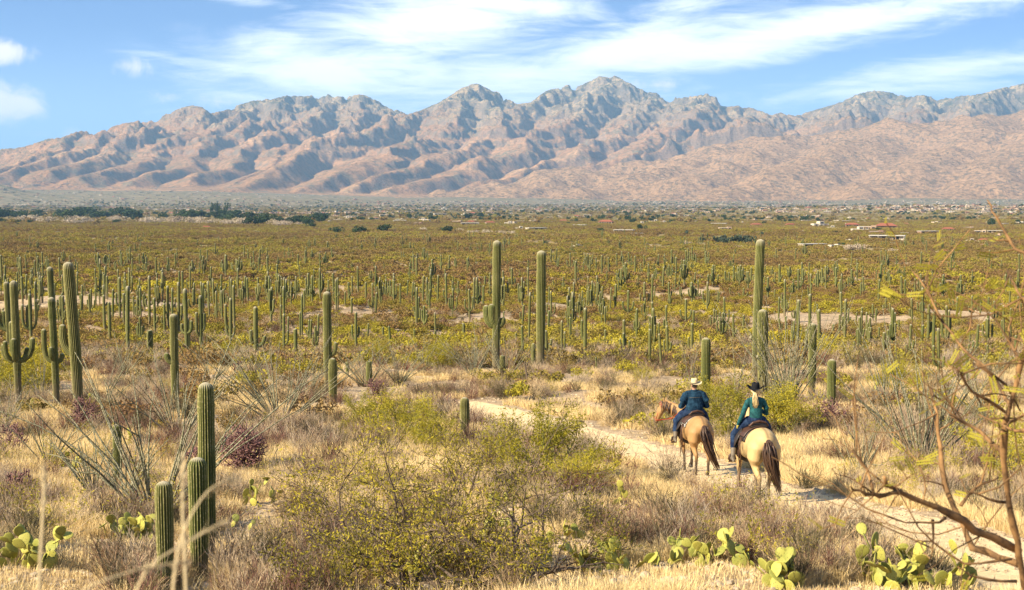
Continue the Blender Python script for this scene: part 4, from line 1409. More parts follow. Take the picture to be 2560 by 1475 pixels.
st_ = [((0, 0, 0), (.6, .1, .8), 1.0, .028), ((0, 0, 0), (-.6, .1, .9), 1.0, .026), ((0, .1, 0), (.1, .4, 1), 1.0, .024), ((0, 0, 0), (-1, -.1, .5), 1.0, .022), ((.1, 0, 0), (1, 0, .35), .8, .02), ((0, 0, 0), (-.2, .1, 1), 1.15, .02)]
wd, cr = tree_meshes(14, st_, 3, 3800, .026, .30, 'mesquite_b', M_bark, M_leaf_mq, leaf_spread=.055, rmin=.006)
put_tree('mesquite_shrub', 'shrub', 'low dark-stemmed shrub right of the large middle foreground shrub', x, y, zz, wd, cr)
x, y, zz, k = dpos(1120, 1500)
st_ = [((0, 0, 0), (a, b, .8), .75, .022) for a, b in ((-.9, 0), (.5, .2), (.1, .5), (-.4, -.2), (1.1, 0), (-1.2, .3))]
wd, cr = tree_meshes(34, st_, 3, 3600, .026, .30, 'mesquite_d', M_bark, M_leaf_mq, leaf_spread=.05, rmin=.006)
put_tree('mesquite_shrub', 'shrub', 'low leafy shrub on the bottom edge in front of the large foreground shrub', x, y, zz, wd, cr)
x, y, zz, k = dpos(860, 1500)
st_ = [((0, 0, 0), (a, b, .7), .6, .018) for a, b in ((-.9, 0), (.5, .2), (.1, .5), (-.4, -.2))]
wd, cr = tree_meshes(36, st_, 3, 2200, .024, .30, 'mesquite_e', M_bark, M_leaf_mq, leaf_spread=.05, rmin=.006)
put_tree('mesquite_shrub', 'shrub', 'sparse olive shrub on the bottom edge left of the large foreground shrub', x, y, zz, wd, cr)
x, y, zz, k = dpos(1150, 1250)
st_ = [((0, 0, 0), (a, b, 1), .95, .02) for a, b in ((-.7, 0), (.5, .2), (0, .5), (-.3, -.2), (.9, 0))]
wd, cr = tree_meshes(24, st_, 3, 4200, .026, .30, 'mesquite_c', M_bark, M_leaf_mq, leaf_spread=.05, rmin=.006)
put_tree('mesquite_shrub', 'shrub', 'twiggy brown-green shrub between the foreground shrub and the lone short saguaro', x, y, zz, wd, cr)
# the low gnarled dead limb at the bottom edge
x, y, zz, k = dpos(1240, 1462)
gg = np.random.default_rng(9)
segs, tips = [], []
for d_ in ((-1, .1, .25), (.9, .2, .3), (-.6, .5, .35), (.4, -.2, .5), (1.2, 0, .1)):
    grow(gg, (0, 0, .08), d_, .8, .045, 2, segs, tips, .3, 5, (2, 4), .8, .6, -.02)
V_, F_ = prisms([s_[0] for s_ in segs], [s_[1] for s_ in segs], np.array([s_[2] for s_ in segs]), np.array([s_[3] for s_ in segs]))
o = obj('dead_branch', MB().add(V_, F_, 0, (0, 0, .2, 1)).mesh('dead_branch', [M_bark]), None, (x, y, zz))
tag(o, 'gnarled blackened dead branch lying at the bottom edge below the foreground shrubs', 'branch')

# ---- palo verde bushes, yellow-green, feathery
M_pv_bark = mat('green_bark', (.2, .22, .06), 0.8, 0.15, lambda t: t.mix(t.noise(gpos(t), 6, 4, .6), (0.14, 0.15, 0.05), (0.28, 0.26, 0.10)))
pv = []
for sd, lv in ((71, 7500), (72, 7500), (73, 6500)):
    r_ = np.random.default_rng(sd)
    st_ = [((0, 0, 0), (math.cos(a) * .8, math.sin(a) * .8, 1 + r_.uniform(-.3, .3)), 1.0, .03) for a in np.linspace(0, 6.28, 8)[:-1] + r_.uniform(0, 1)]
    pv.append(tree_meshes(sd, st_, 3, lv, .045, .24, 'palo_verde_%d' % sd, M_pv_bark, M_leaf_pv, leaf_spread=.07, spread=.6, wob=.14, kids=(3, 5), rmin=.004))
PV = [  # display base x, y, height px, variant, label
    (1350, 1190, 185, 0, 'feathery yellow-green bush with a pale forked trunk left of the path'),
    (1440, 1225, 105, 1, 'low spreading yellow-green bush hugging the trail edge'),
    (985, 1085, 120, 2, 'bright green feathery bush above the big foreground shrub'),
    (1062, 1112, 100, 0, 'green bush touching the left of the lone short saguaro'),
    (905, 1075, 100, 1, 'yellow-green bush left end of the feathery group'),
    (1800, 1080, 150, 2, 'bright yellow-green bush between the two riders'),
    (1935, 1085, 130, 0, 'golden-green bush touching the right side of the woman rider'),
    (1760, 1010, 60, 1, 'small green bush at the foot of the saguaro behind the man'),
    (2050, 900, 70, 2, 'rounded yellow bush right of the ocotillo cluster'),
    (2215, 975, 85, 0, 'yellow-green bush in the gap right of the red cholla'),
    (90, 960, 110, 1, 'yellow-green bush behind the candelabra saguaro'),
    (20, 980, 120, 2, 'yellow-green bush cut by the left edge of the photo'),
    (930, 905, 60, 0, 'low yellow-green bush between the tall straight and two-armed saguaros'),
    (1085, 915, 75, 1, 'yellow bush left of the two-armed saguaro'),
    (2500, 1190, 160, 2, 'yellow-green bush behind the blurred branches at the right edge'),
    (560, 905, 55, 1, 'gold-green bush on the ridge above the foreground trio'),
    (1590, 945, 40, 0, 'small yellow bush in the pale ridge grass left of the man'),
]
for k_, (dx, dy, hp_, v, lab) in enumerate(PV):
    x, y, zz, k = dpos(dx, dy)
    put_tree('palo_verde', 'bush', lab, x, y, zz, pv[v][0], pv[v][1], 'yellow-green palo verde bushes', k_ * 1.7, hp_ * k / 1.7)

# ---- dry bushes seen one by one
TWM = {'red': mat('red_brown_twigs', (.2, .1, .08), .9, .1, lambda t: t.mix(rnd(t), (0.13, 0.06, 0.045), (0.21, 0.11, 0.08))),
       'grey': mat('grey_twigs', (.3, .27, .24), .9, .1, lambda t: t.mix(rnd(t), (0.29, 0.215, 0.15), (0.42, 0.33, 0.235))),
       'dark': mat('dark_twigs', (.1, .09, .05), .9, .1, lambda t: t.mix(rnd(t), (0.07, 0.06, 0.035), (0.12, 0.10, 0.05)))}
TWK = {q_: [twig_bush(300 + k + 10 * j_, [40, 52, 34][k], .8, [.75, .6, .95][k], 1.5, TWM[q_]) for k in range(3)] for j_, q_ in enumerate(TWM)}
g = np.random.default_rng(19)
DB = [(1985, 1205, 60, 'dark green-brown bush casting its shade beside the horse'), (1420, 1240, 90, 'wine-brown twiggy bush below the feathery yellow-green bush'), (1640, 1160, 70, 'grey dry bush left of the front horse'),
      (1510, 1170, 80, 'grey-brown dry bush beside the bend of the path'), (1750, 1290, 80, 'tangled grey bush below the path in the middle right'), (1850, 1305, 70, 'rust-brown dry bush on the lower edge of the path'),
      (1600, 970, 50, 'purple-grey dry bush on the pale ridge left of the man'), (1540, 1020, 40, 'reddish low bush left of the man rider'), (2000, 1330, 90, 'lilac-grey dry bush under the path at right'),
      (2110, 1350, 90, 'pale straw-grey bush left of the big prickly pear'), (1850, 1390, 80, 'mauve-grey twig bush near the bottom right prickly pears'), (1700, 1330, 70, 'dense grey bush right of the rocky patch'),
      (1240, 985, 45, 'dark round dry bush on the pale clearing'), (1330, 950, 40, 'grey bush below the tall armless saguaro'), (1165, 985, 35, 'small brown bush above the lone saguaro'), (2130, 1130, 60, 'grey bush behind the white rock at right'),
      (2300, 1250, 60, 'sprawling grey bush on the right bank of the path'), (2200, 1220, 55, 'brown bush at the right bank of the path'), (740, 1080, 50, 'grey-brown bush right of the wide ocotillo'), (690, 1100, 45, 'low grey bush between ocotillo and cholla'),
      (120, 1190, 60, 'brown dry bush at the left beside the small cholla'), (330, 1020, 50, 'grey thorny bush among saguaro bases at left'), (560, 1300, 60, 'grey-brown bush right behind the foreground trio'), (760, 1180, 60, 'brown bush in the straw grass mid left'),
      (250, 1390, 70, 'tangled brown bush at lower left'), (640, 1400, 80, 'pale dry bush right of the foreground trio'), (150, 1300, 60, 'grey twig bush above the lower-left prickly pear'), (2420, 1230, 60, 'grey bush under the blurred branch at right')]
for k_, (dx, dy, hp_, lab) in enumerate(DB):
    x, y, zz, k = dpos(dx, dy)
    kd_ = 'dark' if 'dark' in lab else 'red' if any(q_ in lab for q_ in ('wine', 'rust', 'red', 'brown', 'mauve')) else 'grey'
    o = obj('dry_bush', TWK[kd_][k_ % 3], None, (x, y, zz - .02)); s_ = hp_ * k / .8
    o.scale = (s_ * 1.25, s_ * 1.25, s_); o.rotation_euler = (0, 0, k_ * 2.1)
    tag(o, lab, 'bush', 'dry twig bushes in the grass')
M_dark_leaf = mat('dark_leaves', (.07, .08, .03), .8, .1, lambda t: t.mix(rnd(t), (0.05, 0.055, 0.02), (0.10, 0.10, 0.035)))

# ---- ocotillos
def oc_col(t):
    p = gpos(t)
    return t.mix(t.rng(t.noise(p, 30, 2, .5), .45, .58), (0.27, 0.245, 0.16), (0.085, 0.085, 0.04))


M_oco = mat('ocotillo_wand', (.3, .3, .2), .85, .1, oc_col)


def ocotillo(dx, dy, hp, n, spread, label, seed, lean=0, thick=1.25):
    x, y, zz, k = dpos(dx, dy)
    H = hp * k
    g = np.random.default_rng(seed)
    root = thing('ocotillo', label, 'ocotillo', (x, y, zz - .05), 0, 'grey ocotillo bushes')
    for i_ in range(n):
        a = g.uniform(0, 6.28); t_ = spread * math.sqrt(g.uniform(.02, 1.0)) * 1.05
        L = H * g.uniform(.65, 1.1) / max(math.cos(t_), .6)
        P = [np.array([math.cos(a), math.sin(a), 0]) * .07 * H / 3]
        d = np.array([math.cos(a) * math.sin(t_) + lean, math.sin(a) * math.sin(t_), math.cos(t_)])
        b = g.normal(0, .08, 3)
        for s_ in range(7):
            d = d + b * .35 + g.normal(0, .05, 3) + np.array([math.cos(a), math.sin(a), 0]) * .02; d /= np.linalg.norm(d)
            P.append(P[-1] + d * L / 7)
        P = np.array(P); r_ = np.linspace(.021, .006, 8) * thick * (.6 + H / 9)
        V_, F_ = tube(P, r_, 4, True)
        m = MB().add(V_, F_, 0, (0, 0, .5, 1))
        if g.uniform() < .25:
            j = g.integers(2, 5); e = d + g.normal(0, .4, 3); e /= np.linalg.norm(e)
            V_, F_ = tube(np.array([P[j], P[j] + e * L * .18, P[j] + (e + [0, 0, .3]) * L * .34]), np.array([.012, .009, .005]) * thick, 4); m.add(V_, F_, 0, (0, 0, .5, 1))
        obj('wand', m.mesh('wand', [M_oco]), root)
    return root


OC = [(520, 945, 120, 18, .8, 'pale ocotillo on the ridge between drooping-armed and tall straight saguaros'), (310, 925, 120, 14, .6, 'upright ocotillo on the ridge right of the tallest leaning saguaro'), (760, 985, 110, 16, .8, 'fan ocotillo touching the left foot of the tall straight saguaro'),
      (1050, 915, 100, 16, .8, 'small ocotillo left of the two near the two-armed saguaro'), (100, 985, 110, 14, .6, 'thin ocotillo between candelabra and weathered saguaros'), (2120, 1180, 170, 16, .6, 'slim ocotillo left of the large one at right'),
      (690, 1050, 230, 34, .95, 'wide fan-shaped ocotillo above the foreground cholla'), (440, 1090, 220, 26, .7, 'ocotillo in front of the drooping-armed saguaro'), (235, 1235, 190, 20, .55, 'ocotillo left of the dark narrow saguaro'),
      (385, 1290, 420, 26, .75, 'biggest ocotillo, its long wands crossing the dark narrow saguaro'), (310, 1240, 190, 18, .5, 'short upright ocotillo at the foot of the dark narrow saguaro'), (120, 1150, 140, 16, .6, 'ocotillo between left-edge saguaros and the path-like clearing'),
      (12, 1060, 120, 16, .6, 'ocotillo cut by the left edge of the photo'), (1170, 930, 130, 26, .75, 'ocotillo left of the two-armed saguaro base'), (1250, 935, 120, 24, .85, 'ocotillo right of the two-armed saguaro base'),
      (905, 955, 110, 22, 1.0, 'flat-spreading ocotillo around the small grey-tipped saguaro'), (985, 950, 120, 20, .8, 'leaning ocotillo right of the small grey-tipped saguaro'), (1945, 1000, 260, 36, .55, 'tall dense ocotillo right of the thick saguaro'),
      (1905, 1010, 160, 14, .5, 'thin ocotillo hugging the thick saguaro'), (2275, 1160, 350, 34, .6, 'large ocotillo behind the bare branches at right'), (2180, 1000, 150, 14, .7, 'thin ocotillo right of the red cholla'),
      (1700, 965, 140, 5, .4, 'few-stemmed ocotillo rising behind the straw hat'), (1815, 985, 190, 5, .45, 'sparse pale ocotillo left of the very tall saguaro'), (480, 900, 100, 14, .8, 'pale ocotillo on the ridge left of centre'),
      (620, 935, 110, 16, .8, 'pale ocotillo on the ridge above the wide fan-shaped one'), (250, 1010, 190, 12, .7, 'thin ocotillo leaning over the tallest leaning saguaro'), (2440, 1060, 200, 14, .7, 'pale ocotillo by the right edge behind the branches')]
for k_, (dx, dy, hp_, n_, sp_, lab) in enumerate(OC):
    ocotillo(dx, dy, hp_, n_, sp_, lab, 500 + k_)

# ---- chollas: reddish jointed stems
M_cholla = mat('cholla_stem', (.16, .08, .07), .85, .1, lambda t: t.mix(t.noise(gpos(t), 14, 4, .7), (0.10, 0.045, 0.045), (0.27, 0.15, 0.13)))


def cholla(dx, dy, wp, hp, label, seed, n=10):
    x, y, zz, k = dpos(dx, dy)
    g = np.random.default_rng(seed)
    W, H = wp * k / 2, hp * k
    root = thing('cholla', label, 'cactus', (x, y, zz), 0, 'reddish staghorn cholla cacti')
    J = .16 * max(H, .8) / 1.2
    for s_ in range(n):
        m = MB()
        a = g.uniform(0, 6.28); t_ = g.uniform(.1, 1.15)
        stack = [(np.zeros(3), np.array([math.cos(a) * math.sin(t_), math.sin(a) * math.sin(t_), math.cos(t_)]), 0, .022)]
        while stack:
            p, d, lv, r_ = stack.pop()
            q_ = p + d * J * g.uniform(.7, 1.2)
            if q_[2] < .03: q_[2] = .05
            mid = (p + q_) / 2
            V_, F_ = tube(np.array([p, mid, q_]), np.array([r_ * .8, r_, r_ * .75]), 5)
            m.add(V_, F_, 0, (0, 0, g.uniform(), 1))
            e = (q_[0] / W) ** 2 + (q_[1] / W) ** 2 + ((q_[2] - H * .5) / (H * .55)) ** 2
            if lv < 9 and e < 1.0:
                for c in range(1 if g.uniform() < .42 else 2):
                    nd = d + g.normal(0, .62, 3) + np.array([0, 0, .1]); nd /= np.linalg.norm(nd)
                    if len(m.V) < 60:
                        stack.append((q_, nd, lv + 1, max(r_ * .93, .012)))
        obj('branch', m.mesh('branch', [M_cholla]), root)


cholla(600, 1170, 105, 120, 'large purple-brown cholla right of the foreground trio', 41, 16)
cholla(32, 1120, 70, 75, 'purple-brown cholla at the left edge', 42, 9)
cholla(212, 1065, 70, 85, 'cholla below the tallest leaning saguaro', 43, 9)
cholla(1108, 1020, 55, 50, 'small red-brown cholla left of the lone short saguaro', 44, 7)
cholla(2055, 1060, 110, 75, 'red-stemmed cholla at the base of the short dark-based saguaro', 45, 12)
cholla(925, 985, 70, 50, 'pinkish cholla above the green feathery bushes', 46, 8)
cholla(50, 1225, 70, 60, 'dark bare cholla low at the left', 47, 7)
cholla(590, 925, 40, 35, 'small red cholla on the ridge above the wide ocotillo', 48, 5)
cholla(480, 1150, 50, 40, 'small red cholla between the big ocotillo and the tall foreground saguaro', 49, 5)


# ---- prickly pears
def pad_col(t):
    tcn = t.new('ShaderNodeTexCoord')
    c = t.mix(rnd(t), (0.13, 0.165, 0.03), (0.42, 0.38, 0.07))
    c = t.mix(t.math('MULTIPLY', t.noise(gpos(t), 9, 3, .6), .8), c, (0.40, 0.36, 0.08))
    v = t.new('ShaderNodeTexVoronoi', ins={'Vector': tcn.outputs['Object'], 'Scale': 9.0}).outputs[0]
    return t.mix(t.rng(v, .26, .15), c, (0.10, 0.07, 0.02))


M_pad = mat('pad_skin', (.3, .33, .1), .6, .25, pad_col)
pads = []
for sd in range(4):
    g = np.random.default_rng(800 + sd)
    nr_, na_ = 6, 12
    Vp = []
    for i_ in range(nr_):
        ph = (i_ + .0) / (nr_ - 1) * 1.5708
        for j_ in range(na_):
            a = j_ / na_ * 6.2832
            rr_ = math.cos(ph)
            zc = .5 + .5 * math.sin(a) * rr_
            wdt = (.40 + .06 * (sd % 2)) * math.cos(a) * rr_ * (.62 + .38 * min(1, zc * 1.6))
            Vp.append((wdt, .055 * math.sin(ph), zc))
    A = np.array(Vp); B = A[na_:].copy(); B[:, 1] *= -1
    Vv = np.concatenate([A, B])
    F_ = [grid_faces(nr_, na_, 0, True)]
    n0 = na_ * nr_
    j_ = np.arange(na_); j2 = (j_ + 1) % na_
    F_.append(np.stack([j2, j_, j_ + n0, j2 + n0], 1))
    F_.append(grid_faces(nr_ - 1, na_, n0, True)[:, ::-1])
    Vv[:, 1] += .05 * (Vv[:, 2] - .3) ** 2 * (1 if sd % 2 else -1)
    pads.append(MB().add(Vv, F_, 0, (0, 0, .5, 1)).mesh('pad', [M_pad]))


def prickly(dx, dy, wp, hp, n, label, seed, ps=.20):
    x, y, zz, k = dpos(dx, dy)
    g = np.random.default_rng(seed)
    W, H = wp * k / 2, hp * k + .32
    root = thing('prickly_pear', label, 'cactus', (x, y, zz), 0, 'prickly pear cacti in the grass')
    tops = []
    made = 0
    nb = max(3, int(n * .3))
    while made < n:
        if made < nb or not tops:
            p = np.array([g.uniform(-1, 1) * W * .85, g.uniform(-.7, .7) * min(W, .6), -.03]); lv = 0
            up = np.array([g.normal(0, .35), g.normal(0, .35), 1.0])
        else:
            p, pu, lv = tops[g.integers(0, len(tops))]
            up = pu + np.array([g.normal(0, .55), g.normal(0, .5), .1])
            p = p + np.array([g.normal(0, .05), g.normal(0, .02), -.02])
        up /= np.linalg.norm(up)
        s_ = ps * g.uniform(.75, 1.2) * (.95 ** lv)
        if p[2] + s_ > H * 1.15 + .05 and lv > 0:
            s_ *= .7
        o = obj('pad', pads[g.integers(0, 4)], root, p)
        yaw = g.uniform(-1.6, 1.6)
        zq = Vector(up); xq = Vector((math.cos(yaw), math.sin(yaw), 0)); xq = (xq - zq * xq.dot(zq)).normalized(); yq = zq.cross(xq)
        M_ = Matrix((xq, yq, zq)).transposed()
        o.rotation_euler = M_.to_euler(); o.scale = (s_, s_, s_)
        if lv < 5:
            tops.append((p + up * s_ * .93, up, lv + 1))
        made += 1
    return root


PP = [(75, 1400, 150, 110, 44, 'prickly pear in the bottom left corner'), (325, 1335, 110, 90, 46, 'dense prickly pear left of the foreground trio'), (640, 1245, 90, 60, 20, 'prickly pear in the grass right of the large cholla', .19),
      (585, 1320, 40, 35, 7, 'small prickly pear right behind the foreground trio', .15), (1245, 1250, 60, 45, 8, 'prickly pear inside the foreground shrub', .18), (1515, 1245, 40, 32, 7, 'small dark prickly pear in the grey grass left of the path', .18),
      (1490, 1405, 130, 75, 44, 'prickly pear row left of the bottom right bushes', .19), (1420, 1330, 60, 40, 9, 'prickly pear under the low dark-stemmed shrub', .18), (1700, 1395, 120, 65, 34, 'prickly pear below the tangled grey bush', .18),
      (1845, 1400, 60, 45, 9, 'two-lobed prickly pear right of the mauve-grey bush', .2), (1945, 1455, 110, 70, 22, 'pale prickly pear on the bottom edge right of centre', .21), (2250, 1450, 240, 100, 90, 'big prickly pear at the bottom right beside the bare branches', .21),
      (1040, 1425, 150, 60, 30, 'prickly pear behind the base of the large foreground shrub', .19), (1340, 1380, 90, 50, 12, 'prickly pear between the two dark-stemmed shrubs', .18), (70, 1010, 50, 28, 8, 'prickly pear at the foot of the candelabra saguaro', .24),
      (235, 1010, 70, 60, 12, 'prickly pear right of the tallest leaning saguaro', .24), (335, 1100, 80, 40, 10, 'prickly pear left of the ocotillo in front', .2), (150, 1150, 60, 34, 8, 'prickly pear low between the left ocotillos', .2), (200, 1155, 70, 34, 10, 'prickly pear below the cholla by the leaning saguaro', .2),
      (880, 1200, 60, 40, 7, 'prickly pear left of the big foreground shrub', .19), (1190, 1330, 80, 60, 12, 'prickly pear at the right foot of the large foreground shrub', .2), (1620, 1400, 40, 30, 4, 'tiny prickly pear between two larger ones at the bottom', .16), (1090, 1290, 70, 50, 8, 'prickly pear showing through the large foreground shrub', .18),
      (640, 760, 34, 18, 5, 'prickly pear on the slope above the ridge', .4), (235, 760, 34, 18, 5, 'prickly pear on the bare mound', .4), (2170, 960, 50, 26, 7, 'prickly pear right of the red cholla', .25)]
for k_, r_ in enumerate(PP):
    prickly(*r_[:6], 900 + k_, *(r_[6:] or (.2,)))


# ---- rocks
def rock_col(t):
    n = t.noise(gpos(t), 5, 6, .7)
    return t.mix(t.rng(n, .35, .65), t.mix(rnd(t), (0.50, 0.40, 0.27), (0.62, 0.50, 0.35)), (0.30, 0.22, 0.14))


M_rock = mat('desert_rock', (.5, .43, .34), .95, .1, rock_col, lambda t: (t.noise(gpos(t), 12, 6, .7), .6, .04))
import bmesh
rocks = []
for sd in range(5):
    bm = bmesh.new(); bmesh.ops.create_icosphere(bm, subdivisions=2, radius=1)
    g = np.random.default_rng(sd + 60)
    nrm = g.normal(size=(7, 3)); nrm /= np.linalg.norm(nrm, axis=1)[:, None]
    for v in bm.verts:
        c = np.array(v.co); m_ = max(float(c @ q_) for q_ in nrm)
        c = c * (1 - .38 * max(0, m_ - .72) / .28) * (1 + g.normal(0, .04))
        v.co = Vector((c[0] * 1.15, c[1] * .9, c[2] * .62))
    me = bpy.data.meshes.new('rock'); bm.to_mesh(me); bm.free(); me.materials.append(M_rock); rocks.append(me)
RK = [(133, 1000, 20, 'pale boulder between two saguaro bases at left'), (178, 1003, 9, 'small pale rock left of the tallest leaning saguaro'), (801, 988, 15, 'white rock at the foot of the short saguaro right of the tall straight one'), (2083, 1137, 15, 'white rock in the grass right of the horses'),
      (2062, 1140, 8, 'small white rock beside the larger white rock at right'), (590, 960, 22, 'flat pale boulder above the wide ocotillo'), (375, 1020, 9, 'pale rock below the drooping-armed saguaro'), (1535, 1300, 16, 'pale rock at the top of the rocky patch'),
      (1500, 1305, 12, 'rock at the left of the rocky patch'), (1555, 1320, 12, 'rock at the right of the rocky patch'), (1515, 1325, 9, 'small rock at the bottom of the rocky patch'), (1210, 1185, 16, 'pale stone in the grass right of the twiggy shrub'), (1040, 1000, 12, 'tan rock beside the pinkish cholla'),
      (750, 1060, 12, 'pale stone right of the wide ocotillo'), (300, 1300, 12, 'pink stone inside the dense prickly pear'), (2150, 1430, 10, 'pink stone left of the big prickly pear'), (2040, 1435, 9, 'pinkish stone on the bottom edge at right'), (240, 1215, 10, 'pale stone under the short ocotillo'), (1290, 965, 10, 'grey stone in the clearing below the central pair')]
for k_, (dx, dy, wp, lab) in enumerate(RK):
    x, y, zz, k = dpos(dx, dy); s_ = wp * k
    o = obj('rock', rocks[k_ % 5], None, (x, y, zz + s_ * .2)); o.scale = (s_, s_, s_); o.rotation_euler = (0, 0, k_ * 1.3)
    tag(o, lab, 'rock', 'pale rocks in the desert grass')
# dark fallen log on the ridge
x, y, zz, k = dpos(1290, 955)
segs, tips = [], []
gg = np.random.default_rng(4)
for d_ in ((1, .2, .35), (-1, .1, .25), (.5, .4, .6), (.9, -.3, .15)):
    grow(gg, (0, 0, .15), d_, 1.0, .09, 1, segs, tips, .3, 4, (2, 4), .8, .5, 0)
V_, F_ = prisms([s_[0] for s_ in segs], [s_[1] for s_ in segs], np.array([s_[2] for s_ in segs]), np.array([s_[3] for s_ in segs]))
tag(obj('dead_cactus', MB().add(V_, F_, 0, (0, 0, .2, 1)).mesh('dead_cactus', [M_bark]), None, (x, y, zz)), 'dark fallen dead wood on the ridge below the central saguaros', 'wood')

KO = [(x_.location.x, x_.location.y, .95 if len(x_.children) > 20 else .5) for x_ in C.objects if x_.name.startswith('prickly_pear')] + [(x_.location.x, x_.location.y, .22) for x_ in C.objects if x_.name.startswith('saguaro') and x_.location.y < 30]
# ---- uncountable grass, twig tufts and stones
def carpet(name, n, y0, y1, meshes, s0, s1, seed, dens=None, pmin=.25, spread=.42, zoff=0.0, tilt=.12):
    gg = np.random.default_rng(seed)
    x, y = fan_points(n, y0, y1, spread, seed, power=0.5)
    # power<1: even in distance, thinner per square metre far away
    kp = path_dist(x, y) > pmin
    if dens is not None:
        kp &= gg.uniform(0, 1, n) < dens(x, y)
    x, y = x[kp], y[kp]
    s_ = gg.uniform(s0, s1, len(x))
    P = np.stack([x, y, ground_h(x, y) + zoff], 1)
    return scatter(name, meshes, P, gg.uniform(0, 6.28, len(x)), s_, gg.integers(0, len(meshes), len(x)), gg.normal(0, tilt, len(x)))


GR = [grass_clump(400 + k, 100, .23 + .04 * (k % 3), .17, .006) for k in range(5)]
GRF = [grass_clump(420 + k, 60, .36, .32, .013) for k in range(3)]


def patch(x, y, sc, off=0.0, lo=-.2, hi=.35):
    return sstep(lo, hi, fbm(x / sc + off, y / sc - off, 4))





def keepout(x, y):
    c = np.ones(len(x))
    for a, b, r_ in KO:
        c *= (np.abs(x - a * y / b) > r_) | (y > b + .2) | (y < b - 3.0)
    for o_ in (.5, 1.0, 1.6, 2.2, 2.8):
        c *= np.where(path_dist(x, y + o_) > .0, 1.0, .06)
    return c


def clearing(x, y):
    """bare pale ground in front of the lone saguaro and along the trail's far end"""
    c = 1.0 - .85 * np.exp(-(((x - 0.9) / 3.6) ** 2 + ((y - 52) / 7.5) ** 2))
    c *= 1.0 - .7 * np.exp(-(((x + 8.6) / 1.6) ** 2 + ((y - 24.5) / 2.0) ** 2))
    return c


carpet('dry_grass', 26000, 14, 40, GR, .7, 1.35, 31, lambda x, y: (.08 + .92 * patch(x, y, 1.3, 0, -.4, .2)) * clearing(x, y) * keepout(x, y), .12)
carpet('ridge_grass', 30000, 36, 104, GRF, .7, 1.15, 32, lambda x, y: (.14 + .86 * patch(x, y, 4.5, 3.0, -.1, .4)) * clearing(x, y) * keepout(x, y) * np.interp(y, [36, 92, 98, 104], [1, 1, .5, .1]), .3)
TWs = [twig_bush(330 + k, 30, .5, .9, 1.35, [None, TWM['red'], TWM['grey'], TWM['dark'], TWM['dark'], None][k]) for k in range(6)]
carpet('dry_scrub', 9000, 15, 40, TWs, .4, 1.25, 33, lambda x, y: (.05 + .65 * patch(x, y, 1.7, 7.0, -.08, .4)) * clearing(x, y) * keepout(x, y), .38)
carpet('ridge_scrub', 6500, 36, 100, TWs, .8, 1.7, 34, lambda x, y: patch(x, y, 5.0, 9.0, -.15, .35) * clearing(x, y), .5)
carpet('ridge_bushes', 420, 48, 108, SH, .45, 1.0, 39, lambda x, y: patch(x, y, 9.0, 4.0, -.1, .4) * clearing(x, y), 1.2, tilt=.05)
carpet('scrub_beyond_ridge', 5200, 92, 230, TWs, 1.6, 3.0, 36, lambda x, y: patch(x, y, 20.0, 9.0, -.2, .3), .8)
LBs = [leafy_bush(350 + k, 20, .8, .8, 620, .028) for k in range(3)]
carpet('green_scrub', 800, 17, 100, LBs, .5, 1.1, 35, lambda x, y: patch(x, y, 5.0, 12.0, .05, .5) * keepout(x, y), .8)
SG = [grass_clump(440 + k, 40, .10, .22, .006) for k in range(3)]
carpet('short_grass', 26000, 14, 60, SG, .6, 1.4, 43, lambda x, y: .15 + .85 * patch(x, y, .9, 5.0, -.3, .4), .05)
carpet('stones', 24000, 12, 100, rocks, .02, .085, 37, lambda x, y: .25 + .75 * patch(x, y, 1.8, 2.0), .02, zoff=.008)
carpet('trail_pebbles', 26000, 18, 50, rocks, .008, .026, 40, lambda x, y: path_dist(x, y) < .3, -2.0, zoff=.002)
carpet('slope_stones', 5000, 95, 330, rocks, .12, .45, 38, lambda x, y: patch(x, y, 14.0, 2.0, .1, .5), .0)

# ================================================================== VALLEY: trees and houses
M_crown_dark = mat('dark_green_crown', (.04, .07, .02), .8, .1, lambda t: t.mix(rnd(t), (0.030, 0.050, 0.018), (0.055, 0.080, 0.026)), None, .1)
M_crown_blue = mat('blue_green_crown', (.05, .08, .06), .8, .1, lambda t: t.mix(rnd(t), (0.045, 0.065, 0.045), (0.07, 0.09, 0.06)), None, .1)
M_crown_pale = mat('bare_pale_twigs', (.4, .33, .24), .9, .1, lambda t: t.mix(rnd(t), (0.38, 0.29, 0.20), (0.50, 0.41, 0.30)))
M_trunk = mat('tree_trunk', (.12, .09, .07), .9, .1)


def valley_crown(seed, m_, n=420, size=.11, tall=1.0, lobes=9):
    g = np.random.default_rng(seed)
    lc = np.stack([g.normal(0, .33, lobes), g.normal(0, .33, lobes), g.uniform(.35, .8, lobes) * tall], 1); lr = g.uniform(.2, .38, lobes)
    k = g.integers(0, lobes, n); d = g.normal(size=(n, 3)); d /= np.linalg.norm(d, axis=1)[:, None]
    P = lc[k] + d * (lr[k] * g.uniform(.5, 1.1, n) ** .5)[:, None]
    P[:, 2] = np.maximum(P[:, 2], .04)
    V_, F_ = leaf_quads(P, size, .6, g)
    return MB().add(V_, F_, 0, rcol(len(P), 4)).mesh('crown', [m_])


